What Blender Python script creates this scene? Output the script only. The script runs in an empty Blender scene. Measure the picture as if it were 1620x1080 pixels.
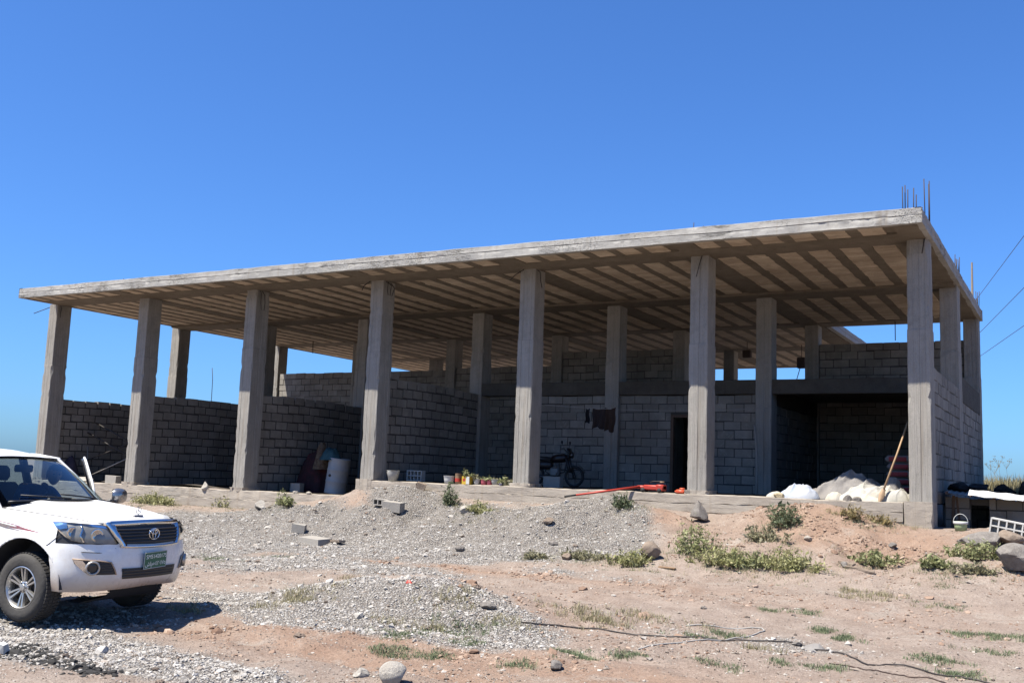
import bpy, math, random
import numpy as np
from mathutils import Vector, Matrix, Euler

# ------------------------------------------------------------------ camera, sky, sun, exposure
scene = bpy.context.scene
COL = scene.collection
F_PX, YAW, PITCH, ROLL = 1616.1, -0.5154, 0.1313, 0.0368
CAM = np.array([2.8687, -19.9235, 0.2153])
def cam_axes():
    cy, sy, cp, sp = math.cos(YAW), math.sin(YAW), math.cos(PITCH), math.sin(PITCH)
    fw = np.array([sy*cp, cy*cp, sp]); rt = np.array([cy, -sy, 0.0]); up = np.cross(rt, fw)
    cr, sr = math.cos(ROLL), math.sin(ROLL)
    return rt*cr+up*sr, up*cr-rt*sr, fw
RT, UP, FW = cam_axes()
cd = bpy.data.cameras.new('camera'); cam = bpy.data.objects.new('camera', cd); COL.objects.link(cam)
cd.sensor_width = 36.0; cd.lens = F_PX/1620*36.0; cd.clip_start = 0.05; cd.clip_end = 20000
m = Matrix.Identity(4)
for i in range(3):
    m[i][0], m[i][1], m[i][2], m[i][3] = RT[i], UP[i], -FW[i], CAM[i]
cam.matrix_world = m
scene.camera = cam

SUN = Vector((-0.63, -1.0, 2.19)).normalized()
w = bpy.data.worlds.new('World'); scene.world = w; w.use_nodes = True
nt = w.node_tree
sky = nt.nodes.new('ShaderNodeTexSky'); sky.sky_type = 'NISHITA'; sky.sun_disc = False
sky.sun_elevation = math.asin(SUN.z); sky.sun_rotation = math.atan2(SUN.x, SUN.y)
sky.altitude = 300; sky.air_density = 1.0; sky.dust_density = 1.0; sky.ozone_density = 3.0
bg = nt.nodes['Background']; bg.inputs['Strength'].default_value = 0.054
gm = nt.nodes.new('ShaderNodeGamma'); gm.inputs['Gamma'].default_value = 0.95
tint = nt.nodes.new('ShaderNodeMix'); tint.data_type = 'RGBA'; tint.blend_type = 'MULTIPLY'; tint.inputs[0].default_value = 1.0; tint.inputs[7].default_value = (0.56, 1.0, 1.66, 1.0)
nt.links.new(sky.outputs['Color'], gm.inputs['Color']); nt.links.new(gm.outputs['Color'], tint.inputs[6]); nt.links.new(tint.outputs[2], bg.inputs['Color'])
sl = bpy.data.lights.new('sun', 'SUN'); sl.energy = 5.0; sl.angle = math.radians(0.53); sl.color = (1.0, 0.94, 0.83)
so = bpy.data.objects.new('sun', sl); COL.objects.link(so)
so.rotation_euler = SUN.to_track_quat('Z', 'Y').to_euler(); so.location = (0, 0, 40)
scene.view_settings.view_transform = 'Standard'; scene.view_settings.look = 'None'
scene.view_settings.exposure = 1.24; scene.view_settings.gamma = 1.0
scene.view_settings.use_curve_mapping = False
scene.render.engine = 'CYCLES'
scene.cycles.max_bounces = 8; scene.cycles.diffuse_bounces = 2; scene.cycles.transparent_max_bounces = 12

rng = np.random.default_rng(7)
R = random.Random(5)
PI = math.pi

# ------------------------------------------------------------------ the place: key measures (metres)
CX = [-24.7347, -20.7662, -16.644, -12.5025, -8.2753, -4.2333, 0.0]   # left edges of the column lines
CW, CD = 0.40, 0.52
H = 4.8937; TH = 0.268; OH = 1.2445
Y1, Y2, Y3, Y4 = 0.0, 4.8365, 9.85, 14.9
XL, XR = -24.46, 0.457
YM, YB, XN = 10.40, 20.6, -3.6          # rear edge of the right part, rear edge of the left part, notch

# ------------------------------------------------------------------ terrain
def _hash(ix, iy, s):
    n = (ix*374761393 + iy*668265263 + s*982451653) & 0x7fffffff
    n = ((n ^ (n >> 13))*1274126177) & 0x7fffffff
    return ((n ^ (n >> 16)) & 0xffff)/65535.0
def vnoise(x, y, s=0):
    x = np.asarray(x, float); y = np.asarray(y, float)
    ix = np.floor(x).astype(np.int64); iy = np.floor(y).astype(np.int64)
    fx = x-ix; fy = y-iy; fx = fx*fx*(3-2*fx); fy = fy*fy*(3-2*fy)
    a = _hash(ix, iy, s); b = _hash(ix+1, iy, s); c = _hash(ix, iy+1, s); d = _hash(ix+1, iy+1, s)
    return (a*(1-fx)+b*fx)*(1-fy)+(c*(1-fx)+d*fx)*fy
def fbm(x, y, s=0, o=4):
    t = 0; a = 0.5
    for k in range(o):
        t = t+a*vnoise(np.asarray(x)*2**k, np.asarray(y)*2**k, s+k*17); a *= 0.5
    return t
def sstep(a, b, x):
    t = np.clip((np.asarray(x, float)-a)/(b-a), 0, 1); return t*t*(3-2*t)
def gauss(x, y, cx, cy, sx, sy, rot=0.0):
    c, s = math.cos(rot), math.sin(rot); dx = x-cx; dy = y-cy
    u = (dx*c+dy*s)/sx; v = (-dx*s+dy*c)/sy
    return np.exp(-0.5*(u*u+v*v))
YK = [-200, -40, -20, -13, -9, -6, -4.2, -2.5, -1.0, -0.3, 0.2, 3, 40]
ZR = [-2.2, -1.7, -1.6, -1.50, -1.39, -1.29, -1.19, -0.86, -0.48, -0.34, -0.36, -0.6, -1.0]
ZL = [-2.2, -1.7, -1.6, -1.48, -1.34, -1.23, -1.13, -1.00, -0.90, -0.87, -0.85, -0.8, -1.0]
def T(x, y):
    x = np.asarray(x, float); y = np.asarray(y, float)
    k = sstep(-16.0, -11.5, x)
    z = np.interp(y, YK, ZL)*(1-k)+np.interp(y, YK, ZR)*k
    z = z+0.22*gauss(x, y, -10.9, -1.0, 0.7, 0.5)+0.40*gauss(x, y, -5.5, -1.35, 0.80, 0.55)+0.14*gauss(x, y, -7.2, -1.7, 1.6, 0.7)      # gravel heap at the plinth
    z = z+0.30*gauss(x, y, -1.55, -0.65, 1.0, 0.75)                                            # red earth bank
    z = z-0.10*gauss(x, y, -3.4, -0.6, 0.5, 0.5)
    z = z+0.12*gauss(x, y, -10.3, -0.8, 0.8, 0.5)+0.10*gauss(x, y, -12.6, -1.2, 0.9, 0.8)
    z = z+0.40*gauss(x, y, -4.3, -9.6, 1.25, 0.62, 0.25)                                        # low gravel heap
    z = z+0.05*gauss(x, y, -5.6, -13.5, 1.6, 0.45, 0.2)
    z = z-0.07*gauss(x, y, -3.0, -12.2, 1.6, 0.35, 0.3)
    z = z+0.08*gauss(x, y, 1.75, -2.9, 0.8, 0.9)-0.15*gauss(x, y, 0.25, -0.35, 0.8, 0.55)+0.045*gauss(x, y, -7.4, -12.4, 2.2, 1.6)
    rr = np.maximum(sstep(0.7, 1.7, x)*sstep(3.2, 6.0, y), sstep(10.9, 13.0, y)*sstep(-3.4, -2.2, x))                                                 # field behind on the right
    z = z*(1-rr)+rr*0.35
    far = np.clip(1.2-np.hypot(x+6, y+8)/60.0, 0, 1)
    out = 1-sstep(-0.9, -0.1, y)*sstep(-26, -25, x)*(1-sstep(0.3, 1.2, x))
    bank = np.exp(-((y+2.1)/1.3)**2)*sstep(-17, -13, x)*(1-sstep(0.5, 2.5, x))
    z = z+0.62*bank*(fbm(x*0.95+3, y*1.3, 41, 4)-0.46)+0.18*bank*(fbm(x*4.5, y*4.5, 43, 3)-0.46)
    rut = np.exp(-((y+10.9+0.06*x+0.25*np.sin(x*0.5))/0.16)**2)+np.exp(-((y+12.5+0.06*x+0.25*np.sin(x*0.5))/0.16)**2)
    z = z+far*out*(0.18*(fbm(x*0.7, y*0.7, 3, 3)-0.45)+0.10*(fbm(x*3.1, y*3.1, 9, 3)-0.45)-0.045*rut)
    return z
def Tz(x, y): return float(T(np.array([x]), np.array([y]))[0])
def pray(px, py):
    return FW+RT*(px-810)/F_PX+UP*(540-py)/F_PX
def at(px, py, Y):
    d = pray(px, py); t = (Y-CAM[1])/d[1]; return CAM+t*d
def G(px, py):
    """point of the terrain seen at a place in the photograph"""
    d = pray(px, py); ts = np.linspace(4, 60, 1600); P = CAM[None]+ts[:, None]*d[None]
    h = P[:, 2]-T(P[:, 0], P[:, 1]); k = np.argmax(h < 0)
    if h[k] >= 0: return P[-1]
    a, b = ts[k-1], ts[k]
    for _ in range(20):
        c = 0.5*(a+b); p = CAM+c*d
        if p[2]-Tz(p[0], p[1]) < 0: b = c
        else: a = c
    return CAM+b*d

# ------------------------------------------------------------------ mesh helpers
def link(o, parent=None):
    COL.objects.link(o)
    if parent is not None: o.parent = parent
    return o
def tag(o, label=None, cat=None, group=None, kind=None):
    if label: o['label'] = label
    if cat: o['category'] = cat
    if group: o['group'] = group
    if kind: o['kind'] = kind
    return o
def empty(name, loc=(0, 0, 0), rz=0.0):
    o = bpy.data.objects.new(name, None); o.empty_display_size = 0.2
    o.location = loc; o.rotation_euler = (0, 0, rz); COL.objects.link(o); return o
def mesh(name, v, f, mats, smooth=False, midx=None):
    me = bpy.data.meshes.new(name); me.from_pydata([tuple(map(float, p)) for p in v], [], [tuple(map(int, q)) for q in f])
    for mm in (mats if isinstance(mats, (list, tuple)) else [mats]): me.materials.append(mm)
    if smooth: me.polygons.foreach_set('use_smooth', [True]*len(me.polygons))
    if midx is not None: me.polygons.foreach_set('material_index', list(map(int, midx)))
    me.update(); return me
def fast_mesh(name, V, Fq, mat, smooth=False):
    """V (n,3), Fq (m,k) arrays with all faces of k corners"""
    me = bpy.data.meshes.new(name); n, k = Fq.shape
    me.vertices.add(len(V)); me.vertices.foreach_set('co', np.ascontiguousarray(V, np.float32).ravel())
    me.loops.add(n*k); me.loops.foreach_set('vertex_index', np.ascontiguousarray(Fq, np.int32).ravel())
    me.polygons.add(n); me.polygons.foreach_set('loop_start', np.arange(0, n*k, k, dtype=np.int32))
    me.polygons.foreach_set('use_smooth', np.full(n, smooth))
    me.materials.append(mat); me.update(calc_edges=True); me.validate(); return me
def obj(name, me, parent=None, loc=None, rot=None, scale=None):
    o = bpy.data.objects.new(name, me)
    if loc is not None: o.location = loc
    if rot is not None: o.rotation_euler = rot
    if scale is not None: o.scale = scale
    return link(o, parent)
class MB:
    def __init__(s): s.v = []; s.f = []; s.m = []
    def add(s, v, f, mi=0):
        n = len(s.v); s.v += [tuple(map(float, p)) for p in v]; s.f += [tuple(i+n for i in q) for q in f]; s.m += [mi]*len(f); return s
    def box(s, c, d, rot=None, mi=0, jit=0.0, taper=1.0):
        x, y, z = d[0]/2, d[1]/2, d[2]/2
        P = [(-x, -y, -z), (x, -y, -z), (x, y, -z), (-x, y, -z), (-x*taper, -y*taper, z), (x*taper, -y*taper, z), (x*taper, y*taper, z), (-x*taper, y*taper, z)]
        M = Euler(rot).to_matrix() if rot is not None else None
        Q = []
        for p in P:
            p = Vector(p)
            if jit: p += Vector((R.uniform(-jit, jit), R.uniform(-jit, jit), R.uniform(-jit, jit)))
            if M: p = M @ p
            Q.append((p.x+c[0], p.y+c[1], p.z+c[2]))
        return s.add(Q, [(0, 3, 2, 1), (4, 5, 6, 7), (0, 1, 5, 4), (1, 2, 6, 5), (2, 3, 7, 6), (3, 0, 4, 7)], mi)
    def bbox(s, c, d, b=0.01, rot=None, mi=0):
        """box with chamfered edges"""
        import itertools
        x, y, z = d[0]/2, d[1]/2, d[2]/2
        idx = {}; P = []
        for sx, sy, sz in itertools.product((-1, 1), repeat=3):
            for a in range(3):
                q = [sx*(x-b), sy*(y-b), sz*(z-b)]; q[a] = (sx*x, sy*y, sz*z)[a]
                idx[(sx, sy, sz, a)] = len(P); P.append(q)
        Fc = []
        for a in range(3):
            o1, o2 = [(1, 2), (2, 0), (0, 1)][a]
            for sg in (-1, 1):
                L = []
                for u, v in ((-1, -1), (1, -1), (1, 1), (-1, 1)):
                    k = [0, 0, 0]; k[a] = sg; k[o1] = u; k[o2] = v; L.append(idx[(*k, a)])
                Fc.append(tuple(L if sg > 0 else L[::-1]))
        for a in range(3):
            o1, o2 = [(1, 2), (2, 0), (0, 1)][a]
            for u in (-1, 1):
                for v in (-1, 1):
                    k0 = [0, 0, 0]; k0[o1] = u; k0[o2] = v; k1 = list(k0); k0[a] = -1; k1[a] = 1
                    q = (idx[(*k0, o1)], idx[(*k1, o1)], idx[(*k1, o2)], idx[(*k0, o2)])
                    Fc.append(q if u*v < 0 else q[::-1])
        for sx, sy, sz in itertools.product((-1, 1), repeat=3):
            q = (idx[(sx, sy, sz, 0)], idx[(sx, sy, sz, 1)], idx[(sx, sy, sz, 2)])
            Fc.append(q if sx*sy*sz > 0 else q[::-1])
        M = Euler(rot).to_matrix() if rot is not None else None
        Q = []
        for p in P:
            p = Vector(p)
            if M: p = M @ p
            Q.append((p.x+c[0], p.y+c[1], p.z+c[2]))
        return s.add(Q, Fc, mi)
    def tube(s, pts, r, n=8, mi=0, cap=True, closed=False):
        pts = [Vector(p) for p in pts]; N = len(pts)
        rad = r if isinstance(r, (list, tuple)) else [r]*N
        V = []; prev = None
        for i, p in enumerate(pts):
            if closed: d = pts[(i+1) % N]-pts[i-1]
            else: d = pts[min(i+1, N-1)]-pts[max(i-1, 0)]
            d = d.normalized() if d.length > 1e-9 else Vector((0, 0, 1))
            if prev is None:
                a = d.cross(Vector((0, 0, 1)))
                if a.length < 0.1: a = d.cross(Vector((0, 1, 0)))
                a.normalize()
            else:
                a = prev-d*prev.dot(d); a.normalize()
            prev = a; b = d.cross(a)
            for k in range(n):
                t = 2*PI*k/n; V.append(p+(a*math.cos(t)+b*math.sin(t))*rad[i])
        Fc = []
        for i in range(N if closed else N-1):
            j = (i+1) % N
            for k in range(n): Fc.append((i*n+k, i*n+(k+1) % n, j*n+(k+1) % n, j*n+k))
        if cap and not closed:
            Fc.append(tuple(range(n-1, -1, -1))); Fc.append(tuple((N-1)*n+k for k in range(n)))
        return s.add(V, Fc, mi)
    def lathe(s, prof, n=20, c=(0, 0, 0), M=None, mi=0, wob=0.0, cap0=False, cap1=False):
        """prof list of (r,z) about local z"""
        V = []; Fc = []
        for (r, z) in prof:
            for k in range(n):
                t = 2*PI*k/n; rr = r*(1+wob*R.uniform(-1, 1))
                p = Vector((rr*math.cos(t), rr*math.sin(t), z))
                if M is not None: p = M @ p
                V.append((p.x+c[0], p.y+c[1], p.z+c[2]))
        for i in range(len(prof)-1):
            for k in range(n): Fc.append((i*n+k, i*n+(k+1) % n, (i+1)*n+(k+1) % n, (i+1)*n+k))
        if cap0: Fc.append(tuple(range(n-1, -1, -1)))
        if cap1: Fc.append(tuple((len(prof)-1)*n+k for k in range(n)))
        return s.add(V, Fc, mi)
    def grid(s, P, mi=0, flip=False):
        """P[i][j] points"""
        a, b = len(P), len(P[0]); V = [p for row in P for p in row]; Fc = []
        for i in range(a-1):
            for j in range(b-1):
                q = (i*b+j, i*b+j+1, (i+1)*b+j+1, (i+1)*b+j); Fc.append(q[::-1] if flip else q)
        return s.add(V, Fc, mi)
    def build(s, name, mats, parent=None, smooth=False, loc=None, rot=None, angle=None):
        me = mesh(name, s.v, s.f, mats, smooth, s.m)
        if angle is not None:
            me.polygons.foreach_set('use_smooth', [True]*len(me.polygons)); me.set_sharp_from_angle(angle=angle)
        return obj(name, me, parent, loc, rot)

# ------------------------------------------------------------------ materials
MATS = {}
AK = [0.66]          # overall level of the diffuse colours against the exposure
def L3(c): return (c[0]*AK[0], c[1]*AK[0], c[2]*AK[0], 1.0)
class NT:
    def __init__(s, name):
        s.m = bpy.data.materials.new(name); s.m.use_nodes = True; s.t = s.m.node_tree
        s.b = s.t.nodes['Principled BSDF']; s.tc = None
    def n(s, t, **k):
        o = s.t.nodes.new(t)
        for a, v in k.items(): setattr(o, a, v)
        return o
    def l(s, a, b): s.t.links.new(a, b)
    def co(s, kind='Object', scale=None, rot=None):
        if s.tc is None: s.tc = s.n('ShaderNodeTexCoord')
        if scale is None: return s.tc.outputs[kind]
        mp = s.n('ShaderNodeMapping'); mp.inputs['Scale'].default_value = scale if isinstance(scale, tuple) else (scale,)*3
        if rot: mp.inputs['Rotation'].default_value = rot
        s.l(s.tc.outputs[kind], mp.inputs['Vector']); return mp.outputs['Vector']
    def noise(s, vec, scale=1.0, detail=5, rough=0.55, dist=0.0):
        o = s.n('ShaderNodeTexNoise'); o.inputs['Scale'].default_value = scale; o.inputs['Detail'].default_value = detail
        o.inputs['Roughness'].default_value = rough; o.inputs['Distortion'].default_value = dist
        s.l(vec, o.inputs['Vector']); return o.outputs['Fac']
    def vor(s, vec, scale=1.0, feat='F1', out='Distance', rand=1.0):
        o = s.n('ShaderNodeTexVoronoi', feature=feat); o.inputs['Scale'].default_value = scale; o.inputs['Randomness'].default_value = rand
        s.l(vec, o.inputs['Vector']); return o.outputs[out]
    def ramp(s, fac, stops, interp='LINEAR'):
        o = s.n('ShaderNodeValToRGB'); e = o.color_ramp; e.interpolation = interp
        while len(e.elements) < len(stops): e.elements.new(0.5)
        for el, (p, c) in zip(e.elements, stops):
            el.position = p; el.color = L3(c) if isinstance(c, tuple) else (c, c, c, 1)
        s.l(fac, o.inputs['Fac']); return o.outputs['Color']
    def mix(s, fac, a, b, mode='MIX'):
        o = s.n('ShaderNodeMix', data_type='RGBA', blend_type=mode)
        if isinstance(fac, (int, float)): o.inputs[0].default_value = fac
        else: s.l(fac, o.inputs[0])
        for i, x in ((6, a), (7, b)):
            if isinstance(x, tuple): o.inputs[i].default_value = L3(x)
            else: s.l(x, o.inputs[i])
        return o.outputs[2]
    def math(s, op, a, b=None, clamp=False):
        o = s.n('ShaderNodeMath', operation=op, use_clamp=clamp)
        for i, x in ((0, a), (1, b)):
            if x is None: continue
            if isinstance(x, (int, float)): o.inputs[i].default_value = x
            else: s.l(x, o.inputs[i])
        return o.outputs[0]
    def bump(s, h, strength=0.5, dist=0.01, prev=None):
        o = s.n('ShaderNodeBump'); o.inputs['Strength'].default_value = strength; o.inputs['Distance'].default_value = dist
        s.l(h, o.inputs['Height'])
        if prev is not None: s.l(prev, o.inputs['Normal'])
        return o.outputs['Normal']
    def out(s, col=None, rough=0.8, metal=0.0, nrm=None, spec=None, **kw):
        b = s.b
        if col is not None:
            if isinstance(col, tuple): b.inputs['Base Color'].default_value = L3(col)
            else: s.l(col, b.inputs['Base Color'])
        if isinstance(rough, (int, float)): b.inputs['Roughness'].default_value = rough
        else: s.l(rough, b.inputs['Roughness'])
        b.inputs['Metallic'].default_value = metal
        if spec is not None: b.inputs['Specular IOR Level'].default_value = spec
        if nrm is not None: s.l(nrm, b.inputs['Normal'])
        for k, v in kw.items():
            if k in b.inputs: b.inputs[k].default_value = v
        return s.m
def plain(name, col, rough=0.7, metal=0.0, var=0.15, scale=12.0, bump=0.0, spec=None, **kw):
    """colour with uneven tone and a little relief"""
    if name in MATS: return MATS[name]
    k0 = AK[0]
    if metal >= 0.5: AK[0] = 1.0
    s = NT(name); v = s.co('Object')
    f = s.noise(v, scale, 5, 0.6)
    c = s.mix(f, tuple(x*(1-var) for x in col), tuple(min(1, x*(1+var)) for x in col))
    nrm = s.bump(s.noise(v, scale*4, 4), bump, 0.01) if bump else None
    MATS[name] = s.out(c, rough, metal, nrm, spec, **kw); AK[0] = k0; return MATS[name]

def concrete(name, dark, light, stretch=(26, 26, 0.55), lines=True, edge=0.0, cracks=False, boards=False):
    s = NT(name); g = s.co('Object')
    big = s.noise(g, 0.9, 4, 0.6); st = s.noise(s.co('Object', stretch), 1.0, 5, 0.62)
    fine = s.noise(g, 60, 4, 0.7)
    c = s.mix(s.ramp(st, [(0.3, 0.0), (0.72, 1.0)]), dark, light)
    if boards:
        sx = s.n('ShaderNodeSeparateXYZ'); s.l(g, sx.inputs[0])
        cell = s.math('ADD', s.math('FLOOR', s.math('MULTIPLY', sx.outputs['X'], 9.3)), s.math('MULTIPLY', s.math('FLOOR', s.math('MULTIPLY', sx.outputs['Y'], 7.7)), 13.0))
        oi = s.n('ShaderNodeObjectInfo'); cell = s.math('ADD', cell, s.math('MULTIPLY', oi.outputs['Random'], 40.0))
        wn = s.n('ShaderNodeTexWhiteNoise', noise_dimensions='1D'); s.l(cell, wn.inputs['W'])
        mid_ = tuple((a+b)/2 for a, b in zip(dark, light))
        c = s.mix(0.45, c, s.mix(wn.outputs['Value'], tuple(x*0.80 for x in mid_), tuple(x*1.12 for x in mid_)))
        edge_ = s.math('ABSOLUTE', s.math('SUBTRACT', s.math('FRACT', s.math('MULTIPLY', sx.outputs['X'], 9.3)), 0.5))
        c = s.mix(s.ramp(edge_, [(0.455, 0.0), (0.485, 0.5)]), c, tuple(x*0.6 for x in dark))
        blot = s.noise(g, 2.6, 6, 0.7, 0.5); c = s.mix(s.ramp(blot, [(0.50, 0.0), (0.64, 0.45)]), c, tuple(x*0.74 for x in dark))
        c = s.mix(s.ramp(s.noise(g, 1.7, 5, 0.7, 0.3), [(0.60, 0.0), (0.70, 0.4)]), c, tuple(min(1, x*1.12) for x in light))
    c = s.mix(s.ramp(big, [(0.38, 0.0), (0.75, 0.55)]), c, tuple(x*0.72 for x in dark))
    c = s.mix(s.math('MULTIPLY', s.ramp(fine, [(0.35, 0.0), (0.75, 1.0)]), 0.42), c, tuple(min(1, x*1.25) for x in light))
    pits = s.ramp(s.vor(g, 38), [(0.0, 1.0), (0.10, 1.0), (0.16, 0.0)])
    mask = s.ramp(s.noise(g, 2.3, 3), [(0.48, 0.0), (0.60, 1.0)])
    pm = s.math('MULTIPLY', pits, mask)
    c = s.mix(pm, c, tuple(x*0.45 for x in dark))
    stain = s.noise(s.co('Object', (7, 7, 0.25)), 1.0, 3, 0.5)
    c = s.mix(s.ramp(stain, [(0.60, 0.0), (0.72, 0.35)]), c, (dark[0]*0.75, dark[1]*0.62, dark[2]*0.48))
    h = s.math('ADD', s.math('MULTIPLY', st, 0.7), s.math('MULTIPLY', fine, 0.4))
    h = s.math('SUBTRACT', h, s.math('MULTIPLY', pm, 1.5))
    if cracks:
        cr = s.math('ABSOLUTE', s.math('SUBTRACT', s.noise(s.co('Object', (1.3, 1.3, 6.5)), 1.0, 6, 0.62, 0.3), 0.5))
        crm = s.ramp(cr, [(0.0, 1.0), (0.006, 1.0), (0.016, 0.0)])
        cm = s.math('MULTIPLY', crm, s.ramp(s.noise(g, 0.9, 3), [(0.50, 0.0), (0.60, 0.4)]))
        hon = s.math('MULTIPLY', s.ramp(s.vor(g, 30), [(0.0, 1.0), (0.25, 1.0), (0.4, 0.0)]), s.ramp(s.noise(g, 0.7, 4, 0.6), [(0.56, 0.0), (0.66, 0.6)]))
        c = s.mix(hon, c, tuple(x*0.55 for x in dark)); h = s.math('SUBTRACT', h, s.math('MULTIPLY', hon, 1.2))
        c = s.mix(cm, c, tuple(x*0.4 for x in dark)); h = s.math('SUBTRACT', h, cm)
    MATS[name] = s.out(c, 0.92, 0, s.bump(h, 1.0, 0.028), 0.2); return MATS[name]
M_COL = concrete('column_concrete', (0.285, 0.265, 0.235), (0.475, 0.45, 0.41), (34, 34, 1.2), boards=True)
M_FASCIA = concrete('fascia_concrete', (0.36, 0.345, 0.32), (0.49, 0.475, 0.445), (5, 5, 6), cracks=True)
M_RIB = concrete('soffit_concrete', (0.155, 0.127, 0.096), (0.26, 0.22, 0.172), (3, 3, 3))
M_PLINTH = concrete('plinth_concrete', (0.38, 0.33, 0.275), (0.49, 0.435, 0.37), (2.5, 2.5, 9))
M_MORTAR = plain('mortar', (0.075, 0.068, 0.06), 0.95, var=0.35, scale=9, bump=0.5)
def block_mat(name, dark, light):
    s = NT(name); g = s.co('Object'); gi = s.n('ShaderNodeNewGeometry'); oi = s.n('ShaderNodeObjectInfo')
    wn = s.n('ShaderNodeTexWhiteNoise', noise_dimensions='2D'); cb = s.n('ShaderNodeCombineXYZ')
    s.l(gi.outputs['Random Per Island'], cb.inputs[0]); s.l(oi.outputs['Random'], cb.inputs[1]); s.l(cb.outputs[0], wn.inputs['Vector'])
    pos = gi.outputs['Position']
    f = s.noise(pos, 3.5, 4, 0.6)
    c = s.mix(wn.outputs['Value'], dark, light)
    c = s.mix(s.ramp(f, [(0.35, 0.0), (0.7, 0.5)]), c, tuple(x*0.66 for x in dark))
    sm = s.noise(pos, 5.5, 6, 0.72, 0.8); c = s.mix(s.ramp(sm, [(0.54, 0.0), (0.66, 0.55)]), c, tuple(min(1, x*1.1) for x in light))
    c = s.mix(s.ramp(s.noise(pos, 0.7, 3, 0.5), [(0.48, 0.0), (0.66, 0.5)]), c, tuple(x*0.62 for x in dark))
    fine = s.noise(pos, 70, 4, 0.75)
    c = s.mix(s.ramp(fine, [(0.3, 0.3), (0.6, 0.0)]), c, tuple(x*0.5 for x in dark))
    MATS[name] = s.out(c, 0.95, 0, s.bump(fine, 0.9, 0.012), 0.15); return MATS[name]
M_BLOCK = block_mat('concrete_block', (0.295, 0.272, 0.24), (0.44, 0.41, 0.365))
M_INFILL = block_mat('infill_block', (0.64, 0.515, 0.385), (0.90, 0.755, 0.59))
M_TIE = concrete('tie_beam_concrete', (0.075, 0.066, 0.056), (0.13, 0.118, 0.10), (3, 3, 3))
M_REBAR = plain('rebar', (0.065, 0.048, 0.042), 0.8, 0.3, 0.4, 30)
M_DARKBAR = plain('dark_steel', (0.05, 0.042, 0.038), 0.7, 0.3, 0.4, 30)
# ------------------------------------------------------------------ ground
GRAV = []
for (px, py, sx, sy, wt) in [(300, 815, 1.6, 1.0, 1.1), (400, 835, 1.8, 1.2, 1.1), (520, 850, 1.7, 1.2, 1.0), (640, 845, 1.5, 1.1, 1.1), (760, 850, 1.4, 1.0, 1.1),
                             (860, 838, 1.2, 0.9, 1.2), (960, 825, 0.8, 0.8, 1.3), (905, 865, 1.0, 0.6, 0.8), (420, 880, 2.4, 0.9, 0.55), (330, 895, 1.8, 1.0, 0.5), (560, 895, 2.0, 0.5, 0.4),
                             (560, 945, 1.2, 0.55, 1.1), (640, 965, 0.9, 0.5, 1.1), (720, 990, 0.6, 0.35, 0.6), (480, 960, 0.9, 0.5, 0.7), (600, 935, 2.6, 0.8, 0.35), (350, 950, 2.0, 0.6, 0.3), (130, 1030, 0.9, 0.35, 1.0),
                             (270, 1045, 0.7, 0.35, 1.1), (370, 1068, 0.5, 0.3, 1.0), (40, 1000, 0.9, 0.45, 1.0), (200, 985, 0.8, 0.3, 0.7), (-120, 1000, 1.5, 0.8, 1.0),
                             (880, 905, 2.2, 0.4, 0.35), (1060, 1000, 0.8, 0.3, 0.25), (1330, 1030, 0.5, 0.2, 0.4), (640, 785, 0.7, 0.5, 0.8)]:
    g = G(px, py); GRAV.append((g[0], g[1], sx, sy, wt))
REDS = []
for (px, py, sx, sy, wt) in [(575, 800, 0.7, 0.6, 1.0), (1330, 830, 1.3, 0.8, 1.0), (1060, 815, 0.5, 0.4, 0.9), (700, 895, 2.5, 0.22, 0.9), (560, 1020, 1.4, 0.35, 0.9),
                             (700, 1065, 1.6, 0.5, 0.8), (1000, 1075, 2.5, 0.5, 0.55), (1400, 880, 2.0, 1.0, 0.55), (800, 950, 1.6, 0.5, 0.45), (1250, 960, 2.5, 0.8, 0.35), (250, 1000, 0.6, 0.15, 0.7)]:
    g = G(px, py); REDS.append((g[0], g[1], sx, sy, wt))
ASH = []
for (px, py, sx, sy, wt) in [(35, 1030, 0.32, 0.14, 1.3), (95, 1048, 0.30, 0.12, 1.1), (140, 1060, 0.2, 0.08, 0.6)]:
    g = G(px, py); ASH.append((g[0], g[1], sx, sy, wt))
def msum(L, x, y):
    t = np.zeros_like(np.asarray(x, float))
    for (cx, cy, sx, sy, wt) in L: t = t+wt*gauss(x, y, cx, cy, sx, sy)
    return t
def gmask(x, y):
    t = msum(GRAV, x, y); n = fbm(x*0.9, y*0.9, 21, 4)-0.47
    r = msum(REDS, x, y)
    return np.clip(sstep(0.15, 1.0, t+n*1.5-0.35*r), 0, 1)

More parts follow.
